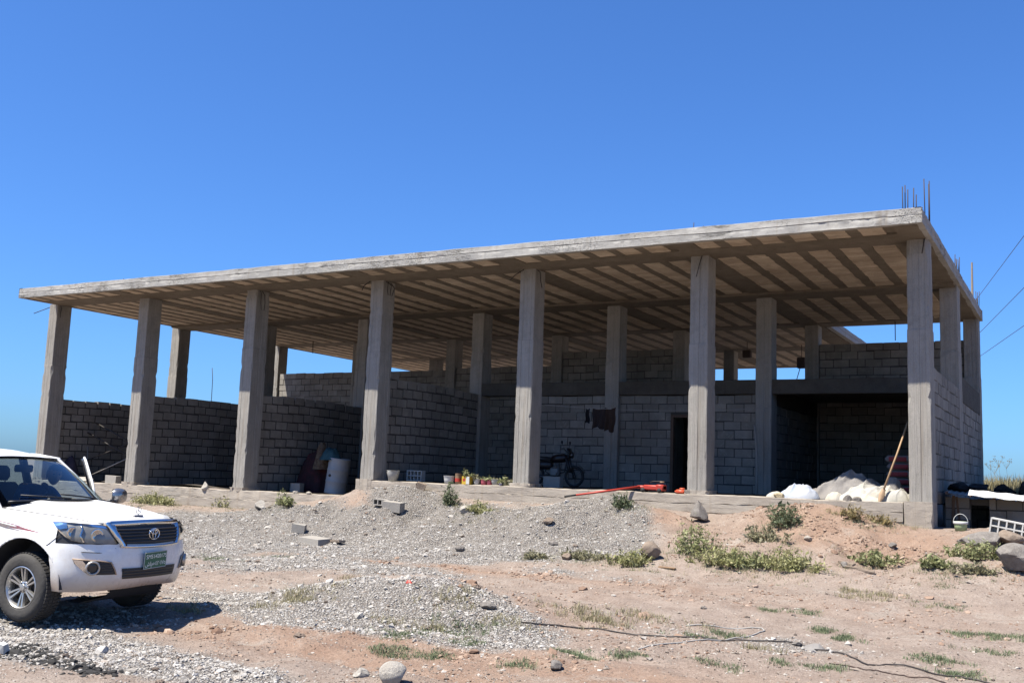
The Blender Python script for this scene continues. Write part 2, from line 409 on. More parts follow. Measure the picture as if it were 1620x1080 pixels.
def ground_lines(a, b, step, lo, hi):
    L = list(np.arange(a, b+1e-6, step)); s = step; x = b
    while x < hi: s *= 1.35; x += s; L.append(min(x, hi))
    s = step; x = a; Q = []
    while x > lo: s *= 1.35; x -= s; Q.append(max(x, lo))
    return np.array(Q[::-1]+L)
gx = ground_lines(-32, 6, 0.085, -4000, 4000); gy = ground_lines(-17, 0.6, 0.085, -400, 6000)
GX, GY = np.meshgrid(gx, gy, indexing='ij'); GZ = T(GX, GY)
V = np.stack([GX, GY, GZ], -1).reshape(-1, 3); nxg, nyg = len(gx), len(gy)
I, J = np.meshgrid(np.arange(nxg-1), np.arange(nyg-1), indexing='ij')
Fq = np.stack([I*nyg+J, (I+1)*nyg+J, (I+1)*nyg+J+1, I*nyg+J+1], -1).reshape(-1, 4)
def ground_mat():
    s = NT('ground_earth'); geo = s.n('ShaderNodeNewGeometry'); p = geo.outputs['Position']
    at_ = s.n('ShaderNodeVertexColor', layer_name='cover'); sep = s.n('ShaderNodeSeparateColor'); s.l(at_.outputs['Color'], sep.inputs['Color'])
    big = s.noise(p, 0.45, 5, 0.6, 0.6); mid = s.noise(p, 2.6, 6, 0.68, 0.4); fine = s.noise(p, 34, 5, 0.75)
    dust = s.mix(s.ramp(mid, [(0.3, 0.0), (0.72, 1.0)]), (0.325, 0.252, 0.208), (0.50, 0.42, 0.36))
    red = s.mix(s.ramp(mid, [(0.3, 0.0), (0.7, 1.0)]), (0.33, 0.21, 0.15), (0.46, 0.33, 0.25))
    rf = s.math('ADD', sep.outputs['Green'], s.math('MULTIPLY', s.math('SUBTRACT', big, 0.52), 1.1), True)
    c = s.mix(rf, dust, red)
    pale = s.ramp(s.noise(p, 1.1, 5, 0.7, 1.0), [(0.56, 0.0), (0.70, 0.8)])
    c = s.mix(pale, c, (0.47, 0.415, 0.36))
    # gravel bed: pale grey chips with dark gaps
    vd = s.vor(p, 27, 'DISTANCE_TO_EDGE'); vc = s.vor(p, 27, 'F1', 'Color')
    sepv = s.n('ShaderNodeSeparateColor'); s.l(vc, sepv.inputs['Color'])
    grav = s.mix(sepv.outputs['Red'], (0.38, 0.355, 0.325), (0.53, 0.505, 0.47))
    grav = s.mix(s.ramp(vd, [(0.0, 1.0), (0.10, 0.0)]), grav, (0.20, 0.175, 0.15))
    gfac = s.math('ADD', s.math('MULTIPLY', sep.outputs['Red'], 1.5), s.math('SUBTRACT', s.math('MULTIPLY', s.noise(p, 9, 5, 0.7), 0.9), 0.62), True)
    c = s.mix(gfac, c, grav)
    # scattered chips everywhere
    v2 = s.vor(p, 21, 'F1', 'Distance'); chip = s.ramp(v2, [(0.16, 1.0), (0.24, 0.0)])
    cm = s.math('MULTIPLY', chip, s.ramp(s.noise(p, 1.7, 4, 0.6), [(0.46, 0.0), (0.62, 0.75)]))
    c = s.mix(cm, c, s.mix(sepv.outputs['Green'], (0.21, 0.175, 0.15), (0.43, 0.40, 0.365)))
    spk = s.noise(p, 120, 3, 0.8); c = s.mix(s.math('MULTIPLY', s.ramp(spk, [(0.36, 1.0), (0.50, 0.0)]), 0.5), c, (0.19, 0.14, 0.11)); c = s.mix(s.math('MULTIPLY', s.ramp(spk, [(0.56, 0.0), (0.68, 1.0)]), 0.4), c, (0.56, 0.50, 0.44))
    c = s.mix(s.math('MULTIPLY', s.ramp(fine, [(0.32, 1.0), (0.55, 0.0)]), 0.55), c, (0.155, 0.11, 0.08))
    ash = s.mix(s.noise(p, 14, 4, 0.7), (0.022, 0.02, 0.018), (0.12, 0.115, 0.105))
    c = s.mix(s.math('ADD', sep.outputs['Blue'], s.math('MULTIPLY', s.math('SUBTRACT', mid, 0.5), 0.8), True), c, ash) if False else s.mix(sep.outputs['Blue'], c, ash)
    h = s.math('ADD', s.math('MULTIPLY', fine, 0.5), s.math('MULTIPLY', s.math('MULTIPLY', vd, 3.0), s.math('MULTIPLY', gfac, 0.5)))
    h = s.math('ADD', h, s.math('MULTIPLY', cm, 0.35))
    h = s.math('ADD', h, s.math('MULTIPLY', mid, 0.8))
    MATS['ground'] = s.out(c, 0.97, 0, s.bump(h, 1.0, 0.05), 0.1); return MATS['ground']
M_GROUND = ground_mat()
gme = fast_mesh('ground', V, Fq, M_GROUND, True)
ca = gme.color_attributes.new('cover', 'FLOAT_COLOR', 'POINT')
cv = np.ones((len(V), 4), np.float32)
cv[:, 0] = gmask(V[:, 0], V[:, 1]); cv[:, 1] = np.clip(msum(REDS, V[:, 0], V[:, 1]), 0, 1)
cv[:, 2] = sstep(0.3, 0.8, msum(ASH, V[:, 0], V[:, 1])+(fbm(V[:, 0]*6, V[:, 1]*6, 77, 3)-0.45)*1.2)
far = sstep(40, 90, np.hypot(V[:, 0], V[:, 1]+10)); cv[:, 0] *= 1-far
ca.data.foreach_set('color', cv.ravel())
tag(obj('ground', gme), kind='structure')

# ------------------------------------------------------------------ the building
BLD = empty('unfinished_building', (-12, 5, 0))
tag(BLD, 'long unfinished grey concrete building on columns with flat ribbed roof and open front', 'building')
BO = np.array([-12.0, 5.0, 0.0])
def bl(p): return (p[0]-BO[0], p[1]-BO[1], p[2]-BO[2])       # building coordinates

def prism(w_, d_, z0, z1, seed, jit=0.004, step=0.13, lip=None, chips=0.0):
    """chamfered upright of board-formed concrete with slightly uneven faces"""
    r = random.Random(seed); n = max(2, int((z1-z0)/step)); mb = MB(); P = []
    joint = lip if lip is not None else None
    zs = sorted(list(np.linspace(z0, z1, n+1))+([joint-0.004, joint+0.004] if joint else []))
    bx = [r.uniform(-jit, jit) for _ in range(24)]; bo = [r.uniform(-0.006, 0.004) for _ in range(8)]
    for z in zs:
        ins = 0.009 if (joint and z > joint) else 0.0
        c = 0.014+(r.uniform(0.0, 0.045) if r.random() < chips else 0.0)
        loop = []; x0, x1, y0, y1 = ins, w_-ins, ins, d_-ins; e = 0.002
        fr = [0.27, 0.52, 0.77]; per = [(x0+c, y0+bo[0])]
        for q in range(3): per += [(x0+w_*fr[q]-e, y0+bo[q]), (x0+w_*fr[q]+e, y0+bo[q+1])]
        per += [(x1-c, y0+bo[3]), (x1+bo[4], y0+c)]
        for q in range(3): per += [(x1+bo[4+q], y0+d_*fr[q]-e), (x1+bo[5+q], y0+d_*fr[q]+e)]
        per += [(x1+bo[7], y1-c), (x1-c, y1), (x0+w_*0.66, y1), (x0+w_*0.33, y1), (x0+c, y1), (x0, y1-c), (x0, y0+d_*0.66), (x0, y0+d_*0.33), (x0, y0+c)]
        for k, (x, y) in enumerate(per):
            loop.append((x+bx[k % 24]*0.5+r.uniform(-jit, jit)*0.6, y+bx[(k+7) % 24]*0.5+r.uniform(-jit, jit)*0.6, z))
        P.append(loop)
    K = len(P[0]); Vv = [p for l in P for p in l]; Ff = []
    for i in range(len(P)-1):
        for k in range(K): Ff.append((i*K+k, i*K+(k+1) % K, (i+1)*K+(k+1) % K, (i+1)*K+k))
    Ff.append(tuple(range(K-1, -1, -1))); Ff.append(tuple((len(P)-1)*K+k for k in range(K)))
    mb.add(Vv, Ff); return mb
FLOOR_L, FLOOR_R = -0.40, 0.0
def column(x, y, z0, seed, lip, chips=0.12, w_=CW, d_=CD, z1=H+0.02):
    mb = prism(w_, d_, z0, z1, seed, lip=lip, chips=chips)
    o = mb.build('column', M_COL, BLD, angle=0.35); o.location = bl((x, y, 0)); return o
for i, x in enumerate(CX):
    fl = FLOOR_L if i < 3 else FLOOR_R
    column(x, Y1, fl-0.55, 100+i, 3.05+0.35*((i*37) % 5)/5, 0.2)
    if i < 6 or True: column(x, Y2, -0.45, 200+i, 3.2+0.3*((i*23) % 5)/5, 0.05)
    column(x, Y3, -0.45, 300+i, 3.3, 0.05, d_=0.42 if i == 6 else CD)
for i in (0, 1, 2, 3, 4): column(CX[i], Y4, -0.9, 400+i, 3.3, 0.05)
# bases: short collars of lean concrete at the feet of the front columns
for i, x in enumerate(CX):
    fl = FLOOR_L if i < 3 else FLOOR_R
    if i in (3, 6):
        mb = prism(0.47 if i == 3 else 0.50, 0.62, -1.0, 0.03 if i == 3 else 0.035, 500+i, 0.006, 0.11, chips=0.3)
        o = mb.build('column_base', M_PLINTH, BLD, angle=0.6); o.location = bl((x-(0.05 if i == 3 else 0.09), -0.10, 0))
    else:
        mb = prism(0.50, 0.62, fl-0.02, fl+0.08, 500+i, 0.022, 0.035, chips=0.6)
        o = mb.build('column_base', M_PLINTH, BLD, angle=0.6); o.location = bl((x-0.05, -0.055, 0))

# plinth beams of the front, board-marked in three lifts
def rough_beam(name, x0, x1, y0, y1, z0, z1, mat, lifts, seed, jit=0.006):
    r = random.Random(seed); n = max(2, int((x1-x0)/0.14)); zs = np.linspace(z0, z1, lifts+1); rows = []
    prof = []
    for k in range(lifts):
        off = r.uniform(-0.012, 0.012)
        prof += [(y0+off, zs[k]+0.006), (y0+off, zs[k+1]-0.006)]
        if k < lifts-1: prof.append((y0+0.022, zs[k+1]))
    prof = [(y1, z0), (y0+0.01, z0)]+prof+[(y0+0.012, z1), (y0+0.10, z1+0.004), ((y0+y1)/2, z1+0.006), (y1, z1)]
    mb = MB(); P = []
    for i in range(n+1):
        x = x0+(x1-x0)*i/n; wv = 0.010*math.sin(x*1.7+seed)
        P.append([(x+r.uniform(-.01, .01)*(0 < i < n), y+r.uniform(-jit, jit)+wv, z+r.uniform(-jit, jit)+0.008*math.sin(x*2.3+seed)) for (y, z) in prof])
    mb.grid(P); K = len(prof)
    mb.f.append(tuple(range(K))); mb.m.append(0); mb.f.append(tuple(n*K+k for k in range(K-1, -1, -1))); mb.m.append(0)
    o = mb.build(name, mat, BLD, angle=0.5); o.location = (-BO[0], -BO[1], -BO[2]); return o
rough_beam('plinth_beam', CX[3]+0.43, CX[6]-0.10, -0.10, 0.26, -0.70, -0.004, M_PLINTH, 4, 40, 0.010)
rough_beam('plinth_beam', CX[0]-0.05, CX[3]-0.07, -0.06, 0.28, -1.10, FLOOR_L, M_PLINTH, 3, 50, 0.010)

# floors inside: trodden earth over fill
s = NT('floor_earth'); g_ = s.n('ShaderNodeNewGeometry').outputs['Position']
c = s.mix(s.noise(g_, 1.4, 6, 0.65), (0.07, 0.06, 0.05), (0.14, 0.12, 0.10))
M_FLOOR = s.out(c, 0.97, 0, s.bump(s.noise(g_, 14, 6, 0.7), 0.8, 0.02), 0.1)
def floor_sheet(x0, x1, y0, y1, zt, seed, bank=None):
    nx = int((x1-x0)/0.12); ny = int((y1-y0)/0.12); P = []
    for i in range(nx+1):
        row = []
        for j in range(ny+1):
            x = x0+(x1-x0)*i/nx; y = y0+(y1-y0)*j/ny
            row.append((x, y, zt+0.05*(float(fbm(x*2.2, y*2.2, seed, 3))-0.45)+(bank(x, y) if bank else 0)))
        P.append(row)
    mb = MB(); mb.grid(P, flip=True); o = mb.build('floor', M_FLOOR, BLD, True); o.location = (-BO[0], -BO[1], 0); return o
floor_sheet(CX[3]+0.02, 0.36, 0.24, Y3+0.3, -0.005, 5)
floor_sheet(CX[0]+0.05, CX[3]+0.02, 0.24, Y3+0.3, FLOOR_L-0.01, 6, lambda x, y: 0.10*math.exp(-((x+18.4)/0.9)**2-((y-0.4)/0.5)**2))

# ---- roof slab
SLAB = MB()
zc0, zc1 = H+0.03, H+TH
SLAB.box(((XL+XR)/2, (-OH+YM)/2+0.01, (zc0+zc1)/2), (XR-XL-0.06, YM+OH-0.06, zc1-zc0))
SLAB.box(((XL+XN)/2, (YM+YB)/2+0.02, (zc0+zc1)/2-0.002), (XN-XL-0.06, YB-YM-0.02, zc1-zc0-0.01))
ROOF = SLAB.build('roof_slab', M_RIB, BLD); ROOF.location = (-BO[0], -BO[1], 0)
def edge_strip(p0, p1, nrm, zlo, zhi, seed, amp=0.010):
    """rough cast edge of the slab"""
    p0 = np.array(p0); p1 = np.array(p1); Ln = np.linalg.norm(p1-p0); n = int(Ln/0.07); P = []
    nrm = np.array(nrm)
    r = random.Random(seed)
    zz = [(-0.14, 0.0), (-0.012, 0.0), (0.0, 0.006), (0.0, 0.22), (0.0, 0.42), (0.0, 0.50), (0.0, 0.60), (0.0, 0.80), (0.0, 0.97), (-0.015, 1.0), (-0.12, 1.0)]
    for i in range(n+1):
        b = p0+(p1-p0)*i/n; row = []
        lay = 0.52+0.10*(float(vnoise(b[0]*0.9+b[1]*0.9, seed, 2))-0.5)
        for k, (o, t) in enumerate(zz):
            f = fbm(b[0]*3.3+b[1]*3.3, t*9+seed, 31, 4)-0.47
            honey = max(0, float(fbm(b[0]*0.55+b[1]*0.5, seed*3+t*1.2, 55, 3))-0.53)*6
            d = o+amp*float(f)*2.0
            if 0 < t < 1 and o == 0: d += honey*amp*r.uniform(-1.6, 0.4)
            if k == 5: d -= 0.014; t = lay
            if k == 4: t = lay-0.05
            if k == 6: t = lay+0.04
            if k > 6: d -= 0.008
            z = zlo+(zhi-zlo)*t+(0.012*float(vnoise(b[0]*2.1+b[1]*2.1, seed+5, 3)) if t >= 0.97 else 0)+(0.006*float(f) if t < 0.01 else 0)
            q = b+nrm*d; row.append((q[0], q[1], z))
        P.append(row)
    mb = MB(); mb.grid(P)
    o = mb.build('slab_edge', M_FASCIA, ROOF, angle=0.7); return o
edge_strip((XL, -OH), (XR, -OH), (0, -1), H-0.004, zc1+0.004, 3, 0.012)
edge_strip((XR, -OH), (XR, YM), (1, 0), H-0.004, zc1+0.004, 4)
edge_strip((XL, YB), (XL, -OH), (-1, 0), H-0.004, zc1+0.004, 5)
edge_strip((XN, YM), (XN, YB), (1, 0), H-0.004, zc1+0.004, 6)
edge_strip((XR, YM), (XN, YM), (0, 1), H-0.004, zc1+0.004, 7)
edge_strip((XN, YB), (XL, YB), (0, 1), H-0.004, zc1+0.004, 8)
# beams along the rows, bands on the column lines, ribs and hollow infill blocks between them
ROWS = [(-0.50, 0.34), (4.45, 5.33), (9.55, YM-0.12), (14.55, 15.4), (20.0, YB-0.12)]
def soffit_piece(name, x0, x1, y0, y1, zb, parent=ROOF, seed=0):
    r = random.Random(seed); mb = MB(); horizontal = (x1-x0) > (y1-y0)
    L = (x1-x0) if horizontal else (y1-y0); n = max(2, int(L/0.22)); P = []
    for i in range(n+1):
        t = i/n; row = []
        for (a, z) in ((0, H+0.045), (0, zb+0.004), (0.06, zb), (0.5, zb), (0.94, zb), (1, zb+0.004), (1, H+0.045)):
            j = r.uniform(-0.022, 0.022) if 0 < i < n else 0
            zz = z+r.uniform(-0.0025, 0.0025)
            if horizontal: row.append((x0+L*t, y0+(y1-y0)*a+j*(a in (0, 1)), zz))
            else: row.append((x0+(x1-x0)*a+j*(a in (0, 1)), y0+L*t, zz))
        P.append(row)
    mb.grid(P, flip=not horizontal)
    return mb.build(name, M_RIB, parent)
for k, (a, b) in enumerate(ROWS):
    x1 = XR-0.10 if k < 3 else XN-0.10
    soffit_piece('beam', XL+0.12, x1, a, b, H-0.012-(0.05 if k == 1 else 0.0), seed=700+k)
INF = []   # infill blocks: (x0,x1,y0,y1,z)
SPANS = [(-OH+0.12, ROWS[0][0]), (ROWS[0][1], ROWS[1][0]), (ROWS[1][1], ROWS[2][0]), (YM-0.12, ROWS[3][0]), (ROWS[3][1], ROWS[4][0])]
kk = 0
for si, (a, b) in enumerate(SPANS):
    nb = 6 if si < 3 else 5
    for i in range(nb):
        xa, xb = CX[i]+0.44, CX[i+1]-0.05
        pitch = (xb-xa)/6; rib = pitch-0.405
        for c_ in range(7):
            if c_ == 0: r0, r1 = xa-0.48, xa
            else: r0, r1 = xa+c_*pitch-rib, xa+c_*pitch
            if c_ == 6: continue
            kk += 1
            soffit_piece('rib' if c_ else 'column_line_band', max(r0, XL+0.12), r1, a, b, H-(0.004 if c_ else 0.010), seed=800+kk)
        for c_ in range(6):
            p0 = xa+c_*pitch; p1 = p0+0.405
            n = max(1, round((b-a)/0.225)); dl = (b-a)/n
            for j in range(n):
                INF.append((p0+0.002, p1+0.012, a+j*dl+0.007, a+(j+1)*dl-0.007-(0.01 if R.random() < .2 else 0), H+0.003+R.uniform(-0.005, 0.010)))
    # last band at the right end of the run
    xe = CX[nb]
    soffit_piece('column_line_band', xe-0.06, (XR-0.10) if nb == 6 else min(xe+0.45, XN-0.10), a, b, H-0.010, seed=990+si)
    if nb == 5:
        soffit_piece('rib', CX[5]-0.06, CX[5]-0.02, a, b, H-0.006, seed=1)
# the block shape: a shallow tray with one ridge, shared by all of them
def pick(parts, score, lim):
    idx = sorted(range(len(parts)), key=lambda i: -score(parts[i])); return set(idx[:lim])
def iscore(p):
    c_ = np.array([(p[0]+p[1])/2, (p[2]+p[3])/2, p[4]])-CAM; d = np.linalg.norm(c_); return (p[1]-p[0])*(p[3]-p[2])/d**2*abs(c_[2]/d)
SEL = pick(INF, iscore, 300)
ib = MB(); ib.box((0, 0, 0.02), (1, 1, 0.04)); IBM = mesh('infill_block', ib.v, ib.f, M_INFILL)
rest = MB()
for i, (x0, x1, y0, y1, z) in enumerate(INF):
    tilt = R.uniform(-0.012, 0.012)
    if i in SEL:
        obj('infill_block', IBM, ROOF, ((x0+x1)/2, (y0+y1)/2, z), (tilt, R.uniform(-.008, .008), 0), (x1-x0, y1-y0, 1))
    else:
        rest.box(((x0+x1)/2, (y0+y1)/2, z+0.02), (x1-x0, y1-y0, 0.04), (tilt, 0, 0))
tag(rest.build('infill_block', M_INFILL, ROOF), kind='stuff')

# ---- block walls
WALLS = []
BLOCKS = []
CH, BLN = 0.225, 0.445
def block_wall(p0, p1, z0, z1, th=0.19, holes=(), ragged=0, seed=0, parent=None, name='block_wall', wave=0.0, owner=None, jv=0.016):
    """wall of concrete blocks from p0 to p1; holes are (u0,u1,z0,z1); blocks stand proud of recessed joints"""
    p0 = np.array(p0, float); p1 = np.array(p1, float); Ln = float(np.linalg.norm(p1-p0)); u = (p1-p0)/Ln; nrm = np.array([-u[1], u[0]])
    ang = math.atan2(u[1], u[0]); r = random.Random(seed)
    core = MB(); segs = [(0, Ln, z0, z1-0.03)]
    for (a, b, c_, d_) in holes:
        ns = []
        for (s0, s1, t0, t1) in segs:
            if b <= s0 or a >= s1 or d_ <= t0 or c_ >= t1: ns.append((s0, s1, t0, t1)); continue
            if a > s0: ns.append((s0, a, t0, t1))
            if b < s1: ns.append((b, s1, t0, t1))
            if c_ > t0: ns.append((max(a, s0), min(b, s1), t0, c_))
            if d_ < t1: ns.append((max(a, s0), min(b, s1), d_, t1))
        segs = ns
    for (s0, s1, t0, t1) in segs:
        if s1-s0 < 0.02 or t1-t0 < 0.02: continue
        q = p0+u*(s0+s1)/2; core.box((q[0], q[1], (t0+t1)/2), (s1-s0-0.006, th-0.026, t1-t0), (0, 0, ang))
    par = parent if parent is not None else BLD
    wl = core.build(name, M_MORTAR, par); wl.location = (-BO[0], -BO[1], 0) if par is BLD else (0, 0, 0)
    nrow = int(round((z1-z0)/CH)); ch = (z1-z0)/nrow
    for k in range(nrow):
        za, zb = z0+k*ch, z0+(k+1)*ch
        s_ = -(BLN/2 if k % 2 else 0)-r.uniform(0, 0.06)
        while s_ < Ln-0.02:
            e_ = s_+BLN+r.uniform(-0.012, 0.012); a, b = max(s_, 0.0), min(e_, Ln); s_ = e_
            if b-a < 0.05: continue
            if k == nrow-1 and ragged and r.random() < ragged*0.25: continue
            pieces = [(a, b)]
            for (h0, h1, c_, d_) in holes:
                if zb <= c_+0.02 or za >= d_-0.02: continue
                np_ = []
                for (a_, b_) in pieces:
                    if b_ <= h0 or a_ >= h1: np_.append((a_, b_)); continue
                    if a_ < h0-0.03: np_.append((a_, h0))
                    if b_ > h1+0.03: np_.append((h1, b_))
                pieces = np_
            for (a_, b_) in pieces:
                q = p0+u*(a_+b_)/2; jz = r.uniform(-0.006, 0.006)+wave*math.sin(PI*(a_+b_)/2/Ln)*(k+0.5)/nrow+0.008*math.sin((a_+b_)*1.9+k*1.3+seed)
                off = r.uniform(-0.006, 0.006)
                BLOCKS.append(dict(c=(q[0]+nrm[0]*off, q[1]+nrm[1]*off, (za+zb)/2+jz), d=(b_-a_-jv-r.uniform(0, .008), th, ch-(0.027 if jv > 0.03 else 0.018)-r.uniform(0, .008)),
                                   rz=ang+r.uniform(-0.014, 0.014), ry=r.uniform(-0.012, 0.012), n=nrm, w=wl, o=owner))
    return wl
# cross walls behind the front columns
block_wall((CX[0]+0.20, CD+0.0), (CX[0]+0.20, Y2), FLOOR_L, 2.05, seed=1, wave=0.05, jv=0.042)
block_wall((CX[1]+0.24, CD+0.0), (CX[1]+0.24, Y2), FLOOR_L, 2.13, seed=2, wave=0.06, jv=0.042)
block_wall((CX[2]+0.24, CD+0.0), (CX[2]+0.24, Y2), FLOOR_L, 2.13, seed=3, wave=0.06, jv=0.042)
WL4 = block_wall((CX[3]+0.22, CD+0.0), (CX[3]+0.22, Y2), 0.0, 2.50, seed=4, wave=0.06, jv=0.042)
BLOCKS.append(dict(c=(CX[3]+0.22, CD+0.24, 2.50+0.09), d=(0.43, 0.19, 0.17), rz=PI/2, ry=0.0, n=np.array([1.0, 0]), w=WL4, o=None))
# walls of the third row
block_wall((CX[0]+CW, Y3+0.2), (CX[1], Y3+0.2), -0.4, 3.83, seed=5)
block_wall((CX[1]+CW, Y3+0.2), (CX[2], Y3+0.2), -0.4, 3.83, seed=6)
block_wall((CX[2]+CW, Y3+0.2), (CX[3], Y3+0.2), -0.4, 3.90, seed=7)
block_wall((CX[3]+CW, Y3+0.2), (CX[4], Y3+0.2), 0.0, 4.33, seed=8)
block_wall((CX[5]+CW, Y3+0.2), (CX[6], Y3+0.2), 0.0, 4.33, seed=9)
block_wall((CX[4]+CW, Y3+0.2), (CX[5], Y3+0.2), 0.0, 2.66, seed=10)
# lower walls of the second row under the tie beam
block_wall((CX[3]+1.62, Y2+0.22), (CX[4], Y2+0.22), 0.0, 2.44, seed=11)
block_wall((CX[4]+CW, Y2+0.22), (CX[5], Y2+0.22), 0.0, 2.44, holes=[(1.42, 2.35, 0.0, 1.95)], seed=12)
block_wall((CX[5]+0.26, Y2+CD), (CX[5]+0.26, Y3), 0.0, 2.2, seed=13)
# right flank
block_wall((0.29, CD), (0.29, Y2), 0.0, 2.53, th=0.2, seed=14)
block_wall((0.29, Y2+CD), (0.29, Y3), 0.0, 2.27, th=0.2, seed=15)
# tie beams at half height
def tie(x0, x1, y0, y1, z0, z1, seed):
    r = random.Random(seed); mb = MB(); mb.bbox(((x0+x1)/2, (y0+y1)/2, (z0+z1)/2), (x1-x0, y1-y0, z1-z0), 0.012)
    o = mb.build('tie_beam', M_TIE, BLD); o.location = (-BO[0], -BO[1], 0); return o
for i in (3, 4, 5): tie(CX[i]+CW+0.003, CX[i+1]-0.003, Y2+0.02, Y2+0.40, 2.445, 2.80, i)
tie(CX[5]+0.03, CX[5]+0.37, Y2+CD+0.003, Y3-0.003, 2.21, 2.80, 9)
tie(0.06, 0.385, Y2+CD+0.003, Y3-0.003, 2.28, 2.87, 10)
mb = MB(); mb.box(((CX[3]+0.42+0.05)/2, (Y2+0.41+Y3)/2, 2.70), (0.05-CX[3]-0.42, Y3-Y2-0.42, 0.16)); mb.build('gallery_slab', M_RIB, BLD).location = (-BO[0], -BO[1], 0)
# door frame in the second row wall
dx0 = CX[4]+CW+1.42
mb = MB()
mb.box((dx0+0.035, Y2+0.16, 0.97), (0.07, 0.10, 1.94)); mb.box((dx0+0.895, Y2+0.16, 0.97), (0.07, 0.10, 1.94)); mb.box((dx0+0.465, Y2+0.16, 1.905), (0.79, 0.10, 0.07))
mb.build('door_frame', plain('frame_timber', (0.13, 0.075, 0.045), 0.8, var=0.4, scale=20), BLD).location = (-BO[0], -BO[1], 0)

# starter bars on the roof and bar ends left hanging at the column heads
def bar(pts, r_=0.007, mat=M_REBAR, parent=BLD, name='rebar'):
    mb = MB(); mb.tube(pts, r_, 6); o = mb.build(name, mat, parent, True)
    if parent is BLD: o.location = (-BO[0], -BO[1], 0)
    return o
zt = H+TH-0.02
for (dx, dy, hh) in [(0.02, -0.42, 0.66), (0.05, -0.36, 0.70), (0.10, -0.40, 0.60), (0.20, -0.40, 0.62), (0.24, -0.36, 0.50), (0.36, -0.10, 0.86), (0.385, 0.35, 0.94), (0.36, 0.42, 0.90)]:
    bar([(dx, dy, zt), (dx+R.uniform(-.01, .01), dy, zt+hh)], 0.009)
for (cx, cy, n_, hh) in [(0.3, Y2, 5, 0.45), (0.3, Y3, 5, 0.5), (CX[5], 0, 3, 0.35), (CX[4], 0, 2, 0.18), (CX[2], 0, 3, 0.18), (CX[1], 0.0, 4, 0.16), (CX[0], 0.1, 4, 0.15), (CX[5], Y3+3.4, 5, 0.42)]:
    for k in range(n_):
        x = cx+R.uniform(0.02, 0.16 if cx > 0 else 0.40); y = cy+R.uniform(-0.9, -0.2) if cx < 0 and cy < 1 else cy+R.uniform(0, 0.5)
        x = min(x, XR-0.05)
        bar([(x, y, zt), (x+R.uniform(-.02, .02), y+R.uniform(-.02, .02), zt+hh*R.uniform(0.6, 1.1))], 0.008)
p_ = np.array([0.36, 8.7, zt]); mb = MB(); mb.tube([p_, p_+np.array([0.01, 0, 1.05])], [0.035, 0.022], 7)
mb.build('timber_post', plain('grey_timber', (0.30, 0.25, 0.20), 0.85, var=0.3, scale=20), BLD).location = (-BO[0], -BO[1], 0)
def hang(i, side, L_, n_=1, fwd=0.0):
    x = CX[i]+(CW+0.015 if side > 0 else -0.015)
    for k in range(n_):
        y = 0.1+0.1*k+fwd; a = R.uniform(0.4, 1.0)
        bar([(x-side*0.02, y, H-0.03), (x+side*(0.06+0.03*k), y-0.02, H-0.08-0.05*k), (x+side*(0.10+0.06*k)*a, y-0.03, H-0.18-L_*0.5), (x+side*(0.14*a), y-0.03, H-0.2-L_)], 0.010, M_DARKBAR)
hang(0, 1, 0.2); bar([(CX[0]+0.0, 0.05, H-0.05), (CX[0]-0.36, -0.25, H-0.28)], 0.012, M_DARKBAR)
hang(2, 1, 0.35, 2); hang(3, 1, 0.18, 3); hang(4, 1, 0.25); bar([(CX[3]-0.01, 0.0, H-0.02), (CX[3]-0.12, -0.1, H-0.14), (CX[3]-0.16, -0.12, H-0.26)], 0.012, M_DARKBAR)
bar([(CX[4]+0.12, -0.03, H-0.02), (CX[4]-0.08, -0.10, H-0.16), (CX[4]-0.18, -0.14, H-0.28)], 0.010, M_DARKBAR)
bar([(CX[5]+0.27, -0.02, H-0.01), (CX[5]+0.22, -0.05, H-0.2), (CX[5]+0.16, -0.06, H-0.46)], 0.009, M_DARKBAR)
bar([(CX[6]+0.33, -0.02, H+0.0), (CX[6]+0.32, -0.05, H-0.12), (CX[6]+0.29, -0.06, H-0.30)], 0.012, M_DARKBAR)
q_ = at(1416, 505, Y3-0.1); bar([(q_[0], q_[1], H), (q_[0], q_[1], H-0.55)], 0.012, M_DARKBAR)
q_ = at(495, 545, 9.0); bar([(q_[0], 9.0, H), (q_[0]+0.02, 9.0, H-0.45)], 0.014, M_DARKBAR)
q_ = at(338, 600, 12.0); bar([(q_[0], 12, 1.0), (q_[0]-0.06, 12, q_[2]), (q_[0]-0.14, 12, q_[2]+0.5)], 0.014, M_DARKBAR)
# ------------------------------------------------------------------ small shed at the right flank
SHED = empty('block_shed', (1.2, 1.3, -0.45)); tag(SHED, 'low block shed with dark doorway and tin roof beside the right flank of the building', 'shed')
SHO = np.array([1.2, 1.3, -0.45])
sw = block_wall((0.46, 1.30), (2.25, 1.30), -0.50, 0.14, th=0.18, holes=[(0.45, 0.76, -0.5, 0.0)], seed=31, parent=SHED, owner='shed'); sw.location = tuple(-SHO)
sw3 = block_wall((0.46, 2.85), (2.05, 2.85), -0.50, 0.12, th=0.16, seed=33, parent=SHED, owner='shed'); sw3.location = tuple(-SHO)
sw2 = block_wall((2.16, 1.40), (2.16, 2.9), -0.50, 0.10, th=0.18, seed=32, parent=SHED, owner='shed'); sw2.location = tuple(-SHO)
mb = MB(); P = []
for i in range(60):
    t = i/59; x = 0.47+1.85*t; P.append([])
    for j in range(7):
        y = 0.78+2.1*j/6; z = 0.215-0.13*t+0.012*math.sin(x*62)+0.02*math.sin(x*3+1)+0.10*j/6+(R.uniform(-.012, .012) if j == 0 else 0)
        P[-1].append((x, y+(R.uniform(-.03, .03) if j == 0 else 0), z))
mb.grid(P, flip=True); Q = [[(x, y, z-0.004) for (x, y, z) in r_] for r_ in P]; mb.grid(Q)
M_TIN = plain('tin_sheet', (0.30, 0.28, 0.26), 0.6, 0.3, 0.5, 6)
